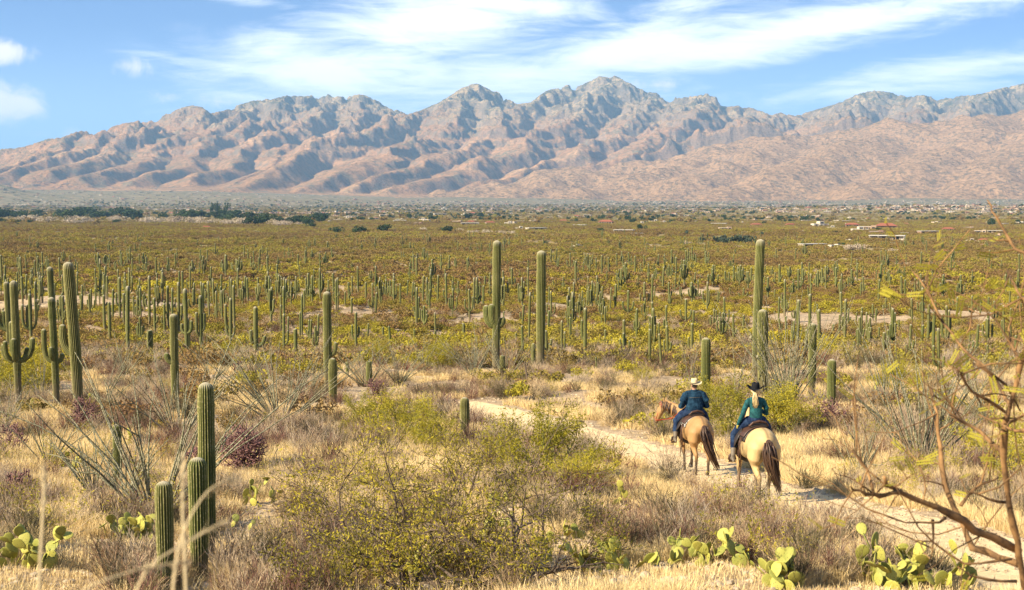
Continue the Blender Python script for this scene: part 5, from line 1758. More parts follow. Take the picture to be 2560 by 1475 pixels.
tr = MB(); tr.add(*tube(np.array([(0, 0, -.05), (0, 0, .25), (.03, 0, .55)]), np.array([.05, .035, .015]), 6))
tr.add(*tube(np.array([(0, 0, .2), (.15, .05, .45), (.25, .1, .6)]), np.array([.025, .018, .01]), 5)); tr.add(*tube(np.array([(0, 0, .2), (-.16, -.04, .42), (-.24, 0, .6)]), np.array([.025, .018, .01]), 5))
trunk_me = tr.mesh('trunk', [M_trunk])
CD = [valley_crown(600 + k, M_crown_dark) for k in range(4)]
CB = [valley_crown(610 + k, M_crown_blue) for k in range(2)]
CP = [valley_crown(620 + k, M_crown_pale, 520, .055, .9, 10) for k in range(3)]
cyp = [valley_crown(630, M_crown_dark, 200, .10, 1.5, 7)]


def vtree(px, py, hpx, me, lab, group, wide=1.0):
    r_ = hit(px, py)
    x, y, zz = r_; s_ = hpx * y / FPX
    root = thing('valley_tree', lab, 'tree', (x, y, float(ground_h(x, y)) - .2), 0, group)
    o = obj('crown', me, root); o.rotation_euler = (0, 0, px * .37); o.scale = (s_ * wide, s_ * wide, s_)
    t_ = obj('trunk', trunk_me, root); t_.scale = (s_, s_, s_)
    return root


g = np.random.default_rng(21)
vi = []
zone_of = lambda px: 'above the left saguaros' if px < 260 else 'above the foreground trio' if px < 640 else 'above the tall straight saguaro' if px < 1000 else 'above the central pair of saguaros' if px < 1500 else 'behind the very tall saguaro' if px < 2050 else 'at the right of the valley'
# dark wood along the wash on the left
for k in range(62):
    px = g.uniform(-15, 800); base = 541 + 10 * (px / 800) + g.normal(0, 4) + (8 if 620 < px < 800 else 0); hp_ = g.uniform(11, 24)
    o = vtree(px, base, hp_ * 1.0, CD[k % 4], None, 'dark trees along the wash', g.uniform(1.0, 1.7)); vi.append((o, px, 'dark green tree in the wash', zone_of(px)))
for k in range(9):
    px = g.uniform(512, 572); o = vtree(px, 541, g.uniform(20, 27), cyp[0], None, 'dark trees along the wash', .35); vi.append((o, px, 'narrow dark cypress', zone_of(px)))
for k in range(40):
    px = g.uniform(20, 640) if k < 34 else g.uniform(640, 760); base = 553 + 8 * px / 640 + g.normal(0, 2.5); hp_ = g.uniform(9, 16)
    o = vtree(px, base, hp_ * 1.25, CP[k % 3], None, 'bare pale trees along the wash', g.uniform(1.1, 1.8)); vi.append((o, px, 'bare pale cottonwood tree', zone_of(px)))
for px, py, hp_, kd in [(187, 553, 20, 0), (842, 583, 17, 0), (905, 581, 18, 0), (961, 580, 20, 0), (1118, 581, 17, 0), (779, 570, 14, 0), (770, 560, 16, 0), (1200, 545, 14, 0), (1024, 548, 14, 0), (1175, 548, 16, 0), (1440, 556, 10, 0), (1600, 575, 15, 0), (1502, 580, 11, 0), (1717, 587, 12, 1), (1245, 540, 10, 0), (905, 552, 12, 0),
                        (1794, 607, 18, 1), (1806, 608, 22, 1), (1820, 609, 19, 1), (1834, 609, 21, 1), (1848, 609, 22, 1), (1862, 610, 24, 1), (1875, 610, 22, 1), (1757, 606, 14, 1), (1770, 606, 12, 1), (1905, 590, 11, 1), (2105, 615, 10, 0), (2197, 577, 9, 0), (2092, 586, 10, 0), (890, 584, 14, 0), (1335, 583, 9, 2), (1190, 585, 12, 2), (1215, 586, 16, 2), (1250, 586, 12, 2), (1280, 587, 12, 2),
                        (1060, 578, 12, 2), (1382, 596, 9, 2), (1713, 613, 14, 2), (1845, 622, 12, 2), (2126, 625, 16, 2), (2140, 627, 22, 2), (2158, 627, 20, 2), (2233, 632, 14, 2), (2390, 636, 9, 2), (1365, 610, 9, 1), (640, 583, 8, 2), (1150, 580, 12, 2), (1170, 584, 10, 2)]:
    me = (CD, CB, CP)[kd][int(px) % (4, 2, 3)[kd]]
    wd_ = ('round dark green tree', 'blue-green eucalyptus tree', 'bare pale tree')[kd]
    o = vtree(px, py, hp_, me, None, 'scattered trees of the valley', g.uniform(1.0, 1.5) if kd != 1 else .8); vi.append((o, px, wd_ + (' far off' if py < 560 else ' in the valley'), zone_of(px)))
number_off(vi)

# ------------------------------------------------------------------ houses
M_w = [mat('stucco_%d' % k, c, .9, .1) for k, c in enumerate([(.42, .33, .24), (.36, .25, .17), (.50, .43, .34), (.38, .27, .19), (.28, .17, .12)])]
M_tile = mat('red_roof_tile', (.36, .10, .05), .85, .1, lambda t: t.mix(t.noise(gpos(t), 1.5, 3, .6), (0.22, 0.075, 0.045), (0.34, 0.125, 0.07)))
M_wroof = mat('white_roof', (.50, .46, .40), .8, .1)
M_groof = mat('green_metal_roof', (.30, .40, .33), .6, .3)
M_win_shade = mat('dark_window', (.02, .025, .03), .15, .6)


def box(x0, x1, y0, y1, z0, z1):
    Vv = np.array([(x, y, z_) for z_ in (z0, z1) for y in (y0, y1) for x in (x0, x1)], float)
    F = np.array([(0, 2, 3, 1), (4, 5, 7, 6), (0, 1, 5, 4), (2, 6, 7, 3), (0, 4, 6, 2), (1, 3, 7, 5)])
    return Vv, F


def hip(x0, x1, y0, y1, z0, z1):
    ym = (y0 + y1) / 2; ins = (y1 - y0) / 2 * .9
    Vv = np.array([(x0, y0, z0), (x1, y0, z0), (x1, y1, z0), (x0, y1, z0), (x0 + ins, ym, z1), (x1 - ins, ym, z1)], float)
    return Vv, [np.array([(0, 1, 5, 4), (2, 3, 4, 5)]), np.array([(1, 2, 5), (3, 0, 4)]), np.array([(3, 2, 1, 0)])]


def design(k):
    """(name, piece) lists for house designs in metres, width about 20, front at -y"""
    D = []
    if k % 4 == 0:      # flat adobe with raised room and a dark slab as painted veranda shade
        D += [('wall', box(-10, 4, -5, 5, 0, 3.3), 'w'), ('wall', box(4, 10, -6, 4, 0, 4.4), 'w'), ('roof', box(-9.6, 3.9, -4.6, 4.6, 3.3, 3.45), 'r'), ('porch_shade', box(-8, 1, -5.3, -5.02, .3, 2.6), 'd')]
        D += [('window', box(5.2, 8.6, -6.08, -6.02, 1.2, 2.8), 'd'), ('window', box(-9.6, -8.6, -5.08, -5.02, 1.2, 2.5), 'd'), ('window', box(1.8, 3.2, -5.08, -5.02, 1.2, 2.5), 'd')]
    elif k % 4 == 1:    # hipped red tile
        D += [('wall', box(-10, 10, -5, 5, 0, 2.9), 'w'), ('roof', hip(-11, 11, -6, 6, 2.9, 5.0), 't'), ('door', box(-1, .4, -5.08, -5.02, 0, 2.2), 'd')]
        D += [('window', box(a, a + 2.4, -5.08, -5.02, 1.0, 2.3), 'd') for a in (-8.5, -4.8, 2.4, 6.0)]
    elif k % 4 == 2:    # stepped pueblo blocks
        D += [('wall', box(-11, -3, -4, 5, 0, 3.2), 'w'), ('wall', box(-3, 3.5, -5, 4, 0, 5.4), 'w'), ('wall', box(3.5, 11, -4, 5, 0, 3.0), 'w'), ('garage_door', box(5, 9.6, -4.08, -4.02, 0, 2.4), 'r')]
        D += [('window', box(-2, 2.4, -5.08, -5.02, 3.2, 4.6), 'd'), ('window', box(-1.6, .8, -5.08, -5.02, .6, 2.2), 'd'), ('window', box(-9, -6, -4.08, -4.02, 1.0, 2.3), 'd')]
    else:               # long low white-roofed house with a shaded veranda
        D += [('wall', box(-13, 13, -4, 5, 0, 2.7), 'w'), ('roof', box(-13.6, 13.6, -6.4, 5.5, 2.75, 3.1), 'r')]
        D += [('post', box(a, a + .3, -6.2, -5.9, 0, 2.75), 'w') for a in (-13, -6.5, 0, 6.5, 12.7)]
        D += [('window', box(a, a + 4, -4.08, -4.02, .5, 2.3), 'd') for a in (-11, -3.5, 5)]
    return D


HSP = {}
HSJ = {}
for k in range(4):
    for wi in range(5):
        mats_ = {'w': M_w[wi], 'r': M_wroof if k != 2 else M_w[(wi + 1) % 5], 't': M_tile, 'd': M_win_shade}
        HSP[k, wi] = [(nm, MB().add(*pc, 0).mesh(nm, [mats_[mm]], False)) for nm, pc, mm in design(k)]
        order_ = ['w', 'r', 't', 'd']
        mb = MB()
        for nm, pc, mm in design(k):
            mb.add(*pc, order_.index(mm))
        HSJ[k, wi] = mb.mesh('house', [mats_[q_] for q_ in order_], False)


def house(px, py, wpx, k, wi, lab, parts, yaw=0.0, zs=1.0, red=False):
    r_ = hit_profile(px, py, surf_h)
    if r_ is None:
        return None
    x, y, zz = r_
    s_ = wpx * y / FPX / 21.0
    zz = float(surf_h(x, y)) - .3 * s_
    if parts:
        root = thing('house', lab, 'house', (x, y, zz), yaw, 'desert houses in the valley'); root.scale = (s_, s_, s_ * zs)
        for nm, me_ in HSP[k, wi]:
            obj(nm, me_, root)
    else:
        root = obj('house', HSJ[k, wi], None, (x, y, zz)); root.rotation_euler = (0, 0, yaw); root.scale = (s_, s_, s_ * zs)
        tag(root, lab, 'house', 'desert houses in the valley')
    return root


hi = []
NH = [(2320, 584, 40, 3, 4, 'long red-roofed ranch house with dark walls right of the riders'), (2150, 579, 40, 2, 2, None), (2168, 575, 46, 0, 1, None), (2215, 573, 52, 1, 4, None), (2190, 585, 36, 0, 4, None), (2258, 585, 20, 3, 0, None),
      (2050, 566, 40, 2, 2, None), (2082, 573, 28, 2, 2, None), (2130, 567, 34, 1, 4, None), (1975, 565, 24, 1, 1, None), (1890, 566, 28, 1, 4, None), (1812, 575, 32, 0, 1, None), (1798, 563, 30, 3, 2, None), (2000, 580, 18, 0, 0, None),
      (2030, 618, 52, 3, 0, None), (2085, 618, 30, 0, 2, None), (2105, 620, 22, 2, 2, None), (2218, 600, 68, 3, 2, 'long greenish-roofed house with arched front'), (2120, 603, 20, 0, 2, None), (2262, 604, 18, 2, 2, None), (2215, 611, 24, 3, 2, None), (2370, 577, 30, 1, 1, None),
      (2420, 573, 26, 0, 1, None), (2450, 582, 30, 0, 0, None), (2490, 582, 34, 3, 0, None), (2500, 592, 26, 2, 1, None), (2430, 605, 28, 2, 0, None), (2460, 605, 30, 1, 2, None), (2465, 615, 24, 2, 4, None), (2360, 630, 20, 1, 2, None), (2410, 618, 18, 3, 1, None), (2546, 560, 26, 0, 2, None),
      (1445, 617, 22, 2, 2, None), (1143, 557, 24, 0, 1, 'big flat dark-porched house above the two-armed saguaro'), (1300, 556, 20, 0, 0, None), (1275, 561, 26, 2, 2, None), (1225, 560, 24, 1, 2, None), (1340, 556, 18, 0, 0, None), (1302, 574, 26, 2, 2, None), (1340, 576, 40, 3, 2, None), (1515, 560, 36, 1, 1, None), (1605, 560, 20, 2, 2, None),
      (1640, 556, 22, 2, 2, None), (1660, 557, 18, 2, 2, None), (1560, 581, 40, 3, 0, None), (1590, 587, 26, 3, 2, None), (1450, 566, 26, 3, 0, None), (1000, 555, 26, 3, 2, None), (1060, 552, 24, 2, 2, None), (1175, 563, 36, 3, 0, None), (935, 548, 20, 3, 2, None), (960, 541, 24, 0, 0, None), (870, 545, 20, 2, 2, None), (515, 571, 22, 1, 1, 'small red-roofed house alone in front of the pale trees'),
      (2485, 548, 20, 0, 2, None), (2040, 543, 24, 0, 0, None), (2010, 545, 20, 2, 1, None), (1100, 538, 26, 3, 2, None), (1180, 536, 20, 1, 2, None)]
g = np.random.default_rng(77)
CW = {0: 'flat-roofed', 1: 'red-tiled', 2: 'stepped blocky', 3: 'long low'}
WWc = {0: 'sand-coloured', 1: 'tan', 2: 'white-walled', 3: 'tan', 4: 'brown'}
for px, py, wp, k, wi, lab in NH:
    o = house(px, py, wp * 1.0, k, wi, lab, True, g.uniform(-.5, .5), 1.3)
    if lab is None:
        hi.append((o, px, f'{CW[k]} {WWc[wi]} desert house', zone_of(px)))
cnt = 0
while cnt < 235:
    px = g.uniform(0, 2560); u_ = g.uniform() ** .7
    py = 522 + (1 - u_) * 44
    if px < 700: py = g.uniform(500, 541)
    if 1960 < px and py < 545 and g.uniform() < .4: continue
    k = int(g.choice(4, p=[.40, .08, .30, .22])); wi = int(g.choice(5, p=[.3, .15, .35, .1, .1]))
    o = house(px, py, g.uniform(7, 15) * (.55 + (py - 500) / 60), k, wi, None, False, g.uniform(-.7, .7), 1.3)
    if o is None: continue
    hi.append((o, px, f'small {WWc[wi]} {CW[k]} house' + (' far off' if py < 535 else ''), zone_of(px))); cnt += 1
number_off(hi)
# the farthest suburbs, one mass
n = 2000
px = g.uniform(-60, 2620, n); py = np.where(px < 900, g.uniform(448, 528, n) + px * .05, g.uniform(499, 533, n))
py = np.where((px > 900) & (g.uniform(0, 1, n) < .6), g.uniform(503, 526, n), py)
py = np.minimum(py, 534)
pts = []
for a, b in zip(px, py):
    r_ = hit_profile(a, b, surf_h)
    if r_ is not None and r_[1] < 11500: pts.append((r_[0], r_[1]))
pts = np.array(pts)
P = np.stack([pts[:, 0], pts[:, 1], surf_h(pts[:, 0], pts[:, 1]) - .2], 1)
keys = list(HSJ)
scatter('distant_houses', [HSJ[q_] for q_ in keys], P, g.uniform(-.8, .8, len(P)), g.uniform(.55, 1.1, len(P)), np.array([q_ for q_ in range(len(keys)) if keys[q_][0] != 1 or q_ % 5 == 0])[g.integers(0, len([q_ for q_ in range(len(keys)) if keys[q_][0] != 1 or q_ % 5 == 0]), len(P))])
# their garden trees and the trees of the valley floor
x, y = fan_points(7000, 2000, 7800, .42, 90)
kp = fbm(x / 300, y / 400, 3) > -.15
x, y = x[kp], y[kp]
P = np.stack([x, y, surf_h(x, y) - .3], 1)
scatter('valley_woodland', CD[:2] + [valley_crown(640, M_leaf_far, 160, .2), valley_crown(641, M_leaf_far, 160, .2)], P, g.uniform(0, 6.28, len(x)), g.uniform(3.5, 9, len(x)) * .9, g.integers(0, 4, len(x)))

# ================================================================== RIDERS
def melt(name, pieces, voxel, mats, smooth_it=4, colf=None):
    """join lofted pieces into ONE continuous skin"""
    m = MB()
    for Vv, F in pieces:
        m.add(Vv, F, 0)
    me0 = m.mesh(name + '_raw', [])
    o = bpy.data.objects.new(name + '_raw', me0); C.objects.link(o)
    md = o.modifiers.new('r', 'REMESH'); md.mode = 'VOXEL'; md.voxel_size = voxel; md.adaptivity = 0; md.use_smooth_shade = True
    sm = o.modifiers.new('s', 'SMOOTH'); sm.factor = .5; sm.iterations = smooth_it
    dg = bpy.context.evaluated_depsgraph_get()
    me = bpy.data.meshes.new_from_object(o.evaluated_get(dg), depsgraph=dg)
    bpy.data.objects.remove(o)
    me.name = name
    me.materials.clear()
    for q_ in mats:
        me.materials.append(q_)
    n = len(me.vertices)
    co = np.zeros(n * 3, np.float32); me.vertices.foreach_get('co', co); co = co.reshape(-1, 3)
    for a_ in list(me.attributes):
        if a_.name == 'Col':
            me.attributes.remove(a_)
    if colf is not None:
        a_ = me.attributes.new('Col', 'FLOAT_COLOR', 'POINT')
        c = np.concatenate([colf(co), np.ones((n, 1))], 1).astype(np.float32)
        a_.data.foreach_set('color', c.ravel())
    me.polygons.foreach_set('use_smooth', np.ones(len(me.polygons), bool))
    return me


def T(P, r, n=12, **k):
    return tube(np.array(P, float), np.array(r, float), n, **k)


def coat(t):
    c = t.new('ShaderNodeAttribute', attribute_name='Col').outputs[0]
    n = t.noise(gpos(t), 9, 5, .6)
    return t.mix(t.rng(n, .4, .75, 0, .35), c, t.mix(1.0, c, (.72, .66, .58), 'MULTIPLY'))


M_coat = mat('horse_coat', (.6, .45, .25), .6, .25, coat, lambda t: (t.noise(gpos(t), 40, 4, .6), .25, .01))
M_black_hair = mat('black_hair', (.012, .010, .009), .45, .4, lambda t: t.mix(t.noise(gpos(t), 8, 3, .6), (0.012, 0.009, 0.007), (0.12, 0.06, 0.032)))
M_hoof = mat('hoof_horn', (.10, .08, .06), .6, .3)
M_leather = mat('brown_leather', (.12, .05, .025), .5, .4, lambda t: t.mix(t.noise(gpos(t), 12, 4, .6), (0.025, 0.013, 0.009), (0.10, 0.045, 0.024)))
M_dkleather = mat('dark_leather', (.02, .016, .013), .5, .4, lambda t: t.mix(t.noise(gpos(t), 14, 4, .6), (0.012, 0.010, 0.009), (0.05, 0.035, 0.026)))
M_red = mat('red_leather', (.35, .05, .02), .55, .3)
M_blanket = mat('blanket_wool', (.4, .37, .32), .95, .05, lambda t: t.mix(t.rng(t.noise(gpos(t), 22, 2, .5), .45, .55), (0.46, 0.43, 0.38), (0.14, 0.12, 0.11)))
M_denim = mat('blue_denim', (.03, .09, .17), .9, .1, lambda t: t.mix(t.rng(t.noise(gpos(t), 11, 6, .7), .38, .66), (0.006, 0.020, 0.042), (0.022, 0.062, 0.105)), lambda t: (t.noise(gpos(t), 10, 5, .6), .9, .03))
M_jeans = mat('jeans', (.03, .06, .14), .9, .1, lambda t: t.mix(t.rng(t.noise(gpos(t), 9, 5, .7), .38, .66), (0.008, 0.016, 0.045), (0.03, 0.055, 0.11)), lambda t: (t.noise(gpos(t), 14, 4, .6), .6, .02))
M_teal = mat('teal_fabric', (.02, .16, .16), .75, .2, lambda t: t.mix(t.rng(t.noise(gpos(t), 14, 5, .7), .38, .66), (0.006, 0.045, 0.052), (0.022, 0.12, 0.12)), lambda t: (t.noise(gpos(t), 12, 5, .6), .8, .03))
M_straw = mat('straw_hat', (.75, .62, .42), .8, .1, lambda t: t.mix(t.noise(gpos(t), 60, 2, .5), (0.48, 0.37, 0.21), (0.62, 0.50, 0.31)))
M_felt = mat('black_felt', (.012, .012, .014), .85, .15)
M_skin = mat('skin', (.45, .26, .17), .6, .3)
M_blond = mat('blond_hair', (.6, .45, .2), .5, .4, lambda t: t.mix(t.noise(gpos(t), 30, 3, .6), (0.42, 0.29, 0.11), (0.80, 0.64, 0.34)))
M_boot = mat('boot_leather', (.14, .12, .09), .6, .3, lambda t: t.mix(t.noise(gpos(t), 14, 4, .6), (0.06, 0.05, 0.04), (0.26, 0.21, 0.15)))
M_glove = mat('yellow_glove', (.5, .4, .08), .7, .2)
M_thread = mat('seam_thread', (.14, .10, .05), .8, .1)
M_metal = mat('bit_metal', (.4, .4, .4), .3, .6)


def horse(loc, yaw, label, bodyc, legc, neck, seed, taildir, tail_len, legs):
    root = thing('horse', label, 'horse', loc, yaw, 'saddled buckskin horses on the trail')
    P = []
    y = [-.86, -.80, -.68, -.50, -.25, .0, .25, .45, .62, .78, .86]
    P.append(T([(0, a, b) for a, b in zip(y, [1.14, 1.17, 1.18, 1.18, 1.13, 1.10, 1.09, 1.11, 1.13, 1.12, 1.10])],
               list(zip([.10, .20, .275, .315, .325, .335, .325, .28, .24, .17, .07], [.16, .24, .31, .335, .325, .335, .345, .37, .36, .26, .10])), 20))
    # haunches, gaskins, shoulders
    for s_ in (-1, 1):
        P.append(T([(s_ * .12, -.58, 1.30), (s_ * .165, -.62, 1.12), (s_ * .18, -.60, .92), (s_ * .16, -.56, .80)], [(.13, .17), (.17, .235), (.155, .215), (.10, .13)], 14))
        P.append(T([(s_ * .14, .60, 1.32), (s_ * .17, .58, 1.12), (s_ * .17, .52, .92)], [(.09, .14), (.13, .20), (.11, .14)], 12))
    P.append(T([(0, -.25, 1.42), (0, .1, 1.40), (0, .42, 1.50), (0, .60, 1.46)], [.10, .10, .085, .08], 10))
    lg = []
    for (kind, s_, fwd, lift) in legs:
        if kind == 'hind':
            lg.append(T([(s_ * .16, -.60, .92), (s_ * .165, -.55 + fwd * .2, .80), (s_ * .155, -.66 + fwd * .5, .64), (s_ * .14, -.77 + fwd * .7, .54 + lift), (s_ * .135, -.755 + fwd * .85, .46 + lift), (s_ * .13, -.73 + fwd, .26 + lift),
                         (s_ * .13, -.73 + fwd, .15 + lift), (s_ * .13, -.68 + fwd * 1.05, .08 + lift)],
                        [(.12, .16), (.095, .125), (.066, .092), (.050, .074), (.042, .060), (.034, .044), (.044, .050), (.045, .05)], 12))
            hoof = (s_ * .13, -.67 + fwd * 1.05, lift)
        else:
            lg.append(T([(s_ * .165, .52, .98), (s_ * .16, .50 + fwd * .2, .82), (s_ * .15, .51 + fwd * .5, .60), (s_ * .145, .52 + fwd * .7, .50 + lift), (s_ * .14, .51 + fwd * .8, .40 + lift), (s_ * .14, .50 + fwd, .24 + lift), (s_ * .14, .50 + fwd, .14 + lift), (s_ * .14, .54 + fwd, .07 + lift)],
                        [(.11, .14), (.08, .105), (.055, .066), (.056, .062), (.038, .044), (.034, .038), (.043, .046), (.045, .05)], 12))
            hoof = (s_ * .14, .55 + fwd, lift)
        lg.append(None)
        hv, hf = T([(hoof[0], hoof[1], hoof[2] + .085), (hoof[0], hoof[1] + .02, hoof[2] + .02), (hoof[0], hoof[1] + .025, hoof[2])], [(.048, .052), (.062, .072), (.064, .076)], 12)
        obj('hoof', MB().add(hv, hf, 0).mesh('hoof', [M_hoof]), root)
    P += [q_ for q_ in lg if q_ is not None]
    # neck and head
    poll, muz, chk = neck['poll'], neck['muzzle'], neck['cheek']
    c0 = np.array([0, .52, 1.22]); poll = np.array(poll); muz = np.array(muz); chk = np.array(chk)
    mid = (c0 + poll) / 2 + np.array([0, 0, .03])
    P.append(T([c0 - [0, .15, 0], c0, mid, poll], [(.15, .30), (.14, .29), (.095, .20), (.07, .12)], 14))
    P.append(T([poll + (0, 0, .01), chk, chk * .5 + muz * .5, muz * .9 + chk * .1, muz], [(.075, .10), (.095, .15), (.068, .10), (.058, .075), (.045, .055)], 14))
    hd = muz - poll; hd /= np.linalg.norm(hd)
    sd = np.cross(hd, (0, 0, 1)); sd /= np.linalg.norm(sd)
    for s_ in (-1, 1):
        e0 = poll + sd * s_ * .055 + np.array([0, 0, .06])
        P.append(T([e0 - (0, 0, .03), e0 + sd * s_ * .015 + (0, 0, .06), e0 + sd * s_ * .02 + (0, 0, .14)], [(.032, .022), (.034, .02), (.006, .006)], 8))

    bc = np.array(bodyc); lc = np.array(legc)
    fwd_hind = [l[2] for l in legs if l[0] == 'hind']

    def colf(co):
        z_ = co[:, 2]; yv = co[:, 1]
        onleg = (z_ < .66) & (yv < .8)
        k = sstep(.62, .34, z_) * onleg
        nn = fbm(co[:, 0] * 5 + 3, z_ * 3 + yv * 4, 3) * .12
        c = bc[None] * (1 + nn[:, None]) * (1 - k[:, None]) + lc[None] * k[:, None]
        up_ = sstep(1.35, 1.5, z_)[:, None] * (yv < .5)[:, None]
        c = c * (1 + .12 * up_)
        # dark muzzle, ear tips, dorsal stripe
        d = np.linalg.norm(co - muz[None], axis=1)
        km = (sstep(.20, .06, d) * .75)[:, None]
        c = c * (1 - km) + np.array([.05, .04, .035])[None] * km
        stripe = (np.exp(-(co[:, 0] / .025) ** 2) * (z_ > 1.36) * (yv < .4))[:, None] * .55
        c = c * (1 - stripe) + np.array([.08, .05, .03])[None] * stripe
        return c
    obj('body', melt('horse_body', P, .022, [M_coat], 5, colf), root)
    # mane
    g = np.random.default_rng(seed)
    m = MB()
    for k in range(60):
        t_ = g.uniform(0, 1); p0 = c0 * (1 - t_) + poll * t_ + np.array([0, 0, .0]) + (mid - (c0 + poll) / 2) * 4 * t_ * (1 - t_)
        p0 = p0 + np.array([0, 0, .26 * (1 - t_) + .11 * t_]); sgn = -1
        nv = np.array([sgn * .10, -.02, -.06]) * g.uniform(.7, 1.2)
        m.add(*T([p0 - [0, 0, .03], p0 + nv * .6, p0 + nv * 1.1 + [0, 0, -.10], p0 + nv * 1.2 + [0, 0, -.22 * g.uniform(.6, 1.2)]], [.016, .016, .012, .003], 4))
    obj('mane', m.mesh('mane', [M_black_hair]), root)
    # tail
    m = MB()
    dock = np.array([0, -.84, 1.28])
    td = np.array(taildir)
    for k in range(150):
        o_ = g.normal(0, 1, 3) * np.array([.026, .02, .02]); f = g.normal(0, 1, 3)
        L = tail_len * g.uniform(.62, 1.05)
        pts = [dock + o_ * .5 + [0, .05, .02], dock + o_ + [0, -.09, -.02]]
        spreadk = np.array([.040, .034, .0])
        for q_ in (.22, .45, .7, 1.0):
            bulge = math.sin(min(1, q_ * 1.25) * math.pi) * 1.0
            pts.append(dock + [0, -.12, 0] + td * q_ ** 1.7 * L + np.array([0, 0, -L * q_ * .96]) + o_ * 1.3 + f * spreadk * (bulge + .25 * q_))
        m.add(*T(pts, [.016, .017, .017, .015, .011, .002], 4))
    m.add(*T([dock + [0, .06, .03], dock + [0, -.07, 0], dock + [0, -.12, -.12], dock + [0, -.13, -.35]], [.06, .06, .055, .04], 10))
    obj('tail', m.mesh('tail', [M_black_hair]), root)
    # bridle
    m = MB()

    def loop(c, ax, ra, rb, th=.007):
        ax = np.array(ax, float) / np.linalg.norm(ax); u = np.cross(ax, (0, 0, 1)); u /= np.linalg.norm(u) + 1e-9; v = np.cross(ax, u)
        a = np.linspace(0, 2 * np.pi, 17)
        return T([c + u * ra * math.cos(q_) + v * rb * math.sin(q_) for q_ in a], np.full(17, th), 5, cap=False)
    m.add(*loop(chk * .35 + muz * .65, hd, .085, .105)); m.add(*loop(poll * .8 + chk * .2, hd + np.array([0, 0, .5]), .095, .135)); m.add(*loop(poll * .72 + chk * .28 + [0, 0, .0], hd, .095, .135))
    for s_ in (-1, 1):
        m.add(*T([poll * .8 + chk * .2 + sd * s_ * .095, chk + sd * s_ * .102, chk * .4 + muz * .6 + sd * s_ * .082], [.010, .010, .010], 5))
        m.add(*T([chk * .25 + muz * .75 + sd * s_ * .075, (chk + c0) * .5 + sd * s_ * .17 + [0, 0, -.05], [s_ * .12, .35, 1.62]], [.008, .008, .008], 5))
    obj('bridle', m.mesh('bridle', [M_red if seed % 2 else M_dkleather]), root)
    ev = MB()
    for s_ in (-1, 1):
        e = chk * .72 + poll * .28 + sd * s_ * .088
        ev.add(*T([e - hd * .02, e, e + hd * .02], [.008, .018, .008], 8))
    obj('eyes', ev.mesh('eyes', [M_felt]), root)
    return root


def arc_strap(yc, w, x_out, z_top, z_bot, th=.02, n=9, side=(-1, 1)):
    pass


def shell(profile, y0, y1, th, ny=5, off=0):
    """a sheet draped over the back: profile list of (x, z) from left to right, thickness th"""
    pr = np.array(profile, float)
    rows = []
    for yv in np.linspace(y0, y1, ny):
        rows.append([(x_, yv, z_) for x_, z_ in pr])
    A = np.array(rows)
    B = A + np.array([0, 0, th])
    nrx = np.array([0, 0, 0])
    top = B.reshape(-1, 3); bot = A.reshape(-1, 3)
    Vv = np.concatenate([top, bot]); k = len(pr); n0 = ny * k
    F = [grid_faces(ny, k), grid_faces(ny, k, n0)[:, ::-1]]
    # rim
    e = []
    idx = lambda i_, j_: i_ * k + j_
    ring = [idx(0, j) for j in range(k)] + [idx(i_, k - 1) for i_ in range(1, ny)] + [idx(ny - 1, j) for j in range(k - 2, -1, -1)] + [idx(i_, 0) for i_ in range(ny - 2, 0, -1)]
    for a_, b_ in zip(ring, ring[1:] + ring[:1]):
        e.append((b_, a_, a_ + n0, b_ + n0))
    F.append(np.array(e))
    return Vv, F


def back_profile(wd, depth, lift=0.0, n=11):
    out = []
    for a in np.linspace(-1, 1, n):
        an = a * depth
        out.append((math.sin(an) * (wd), 1.10 + lift + math.cos(an) * .345 * 1.02))
    return out


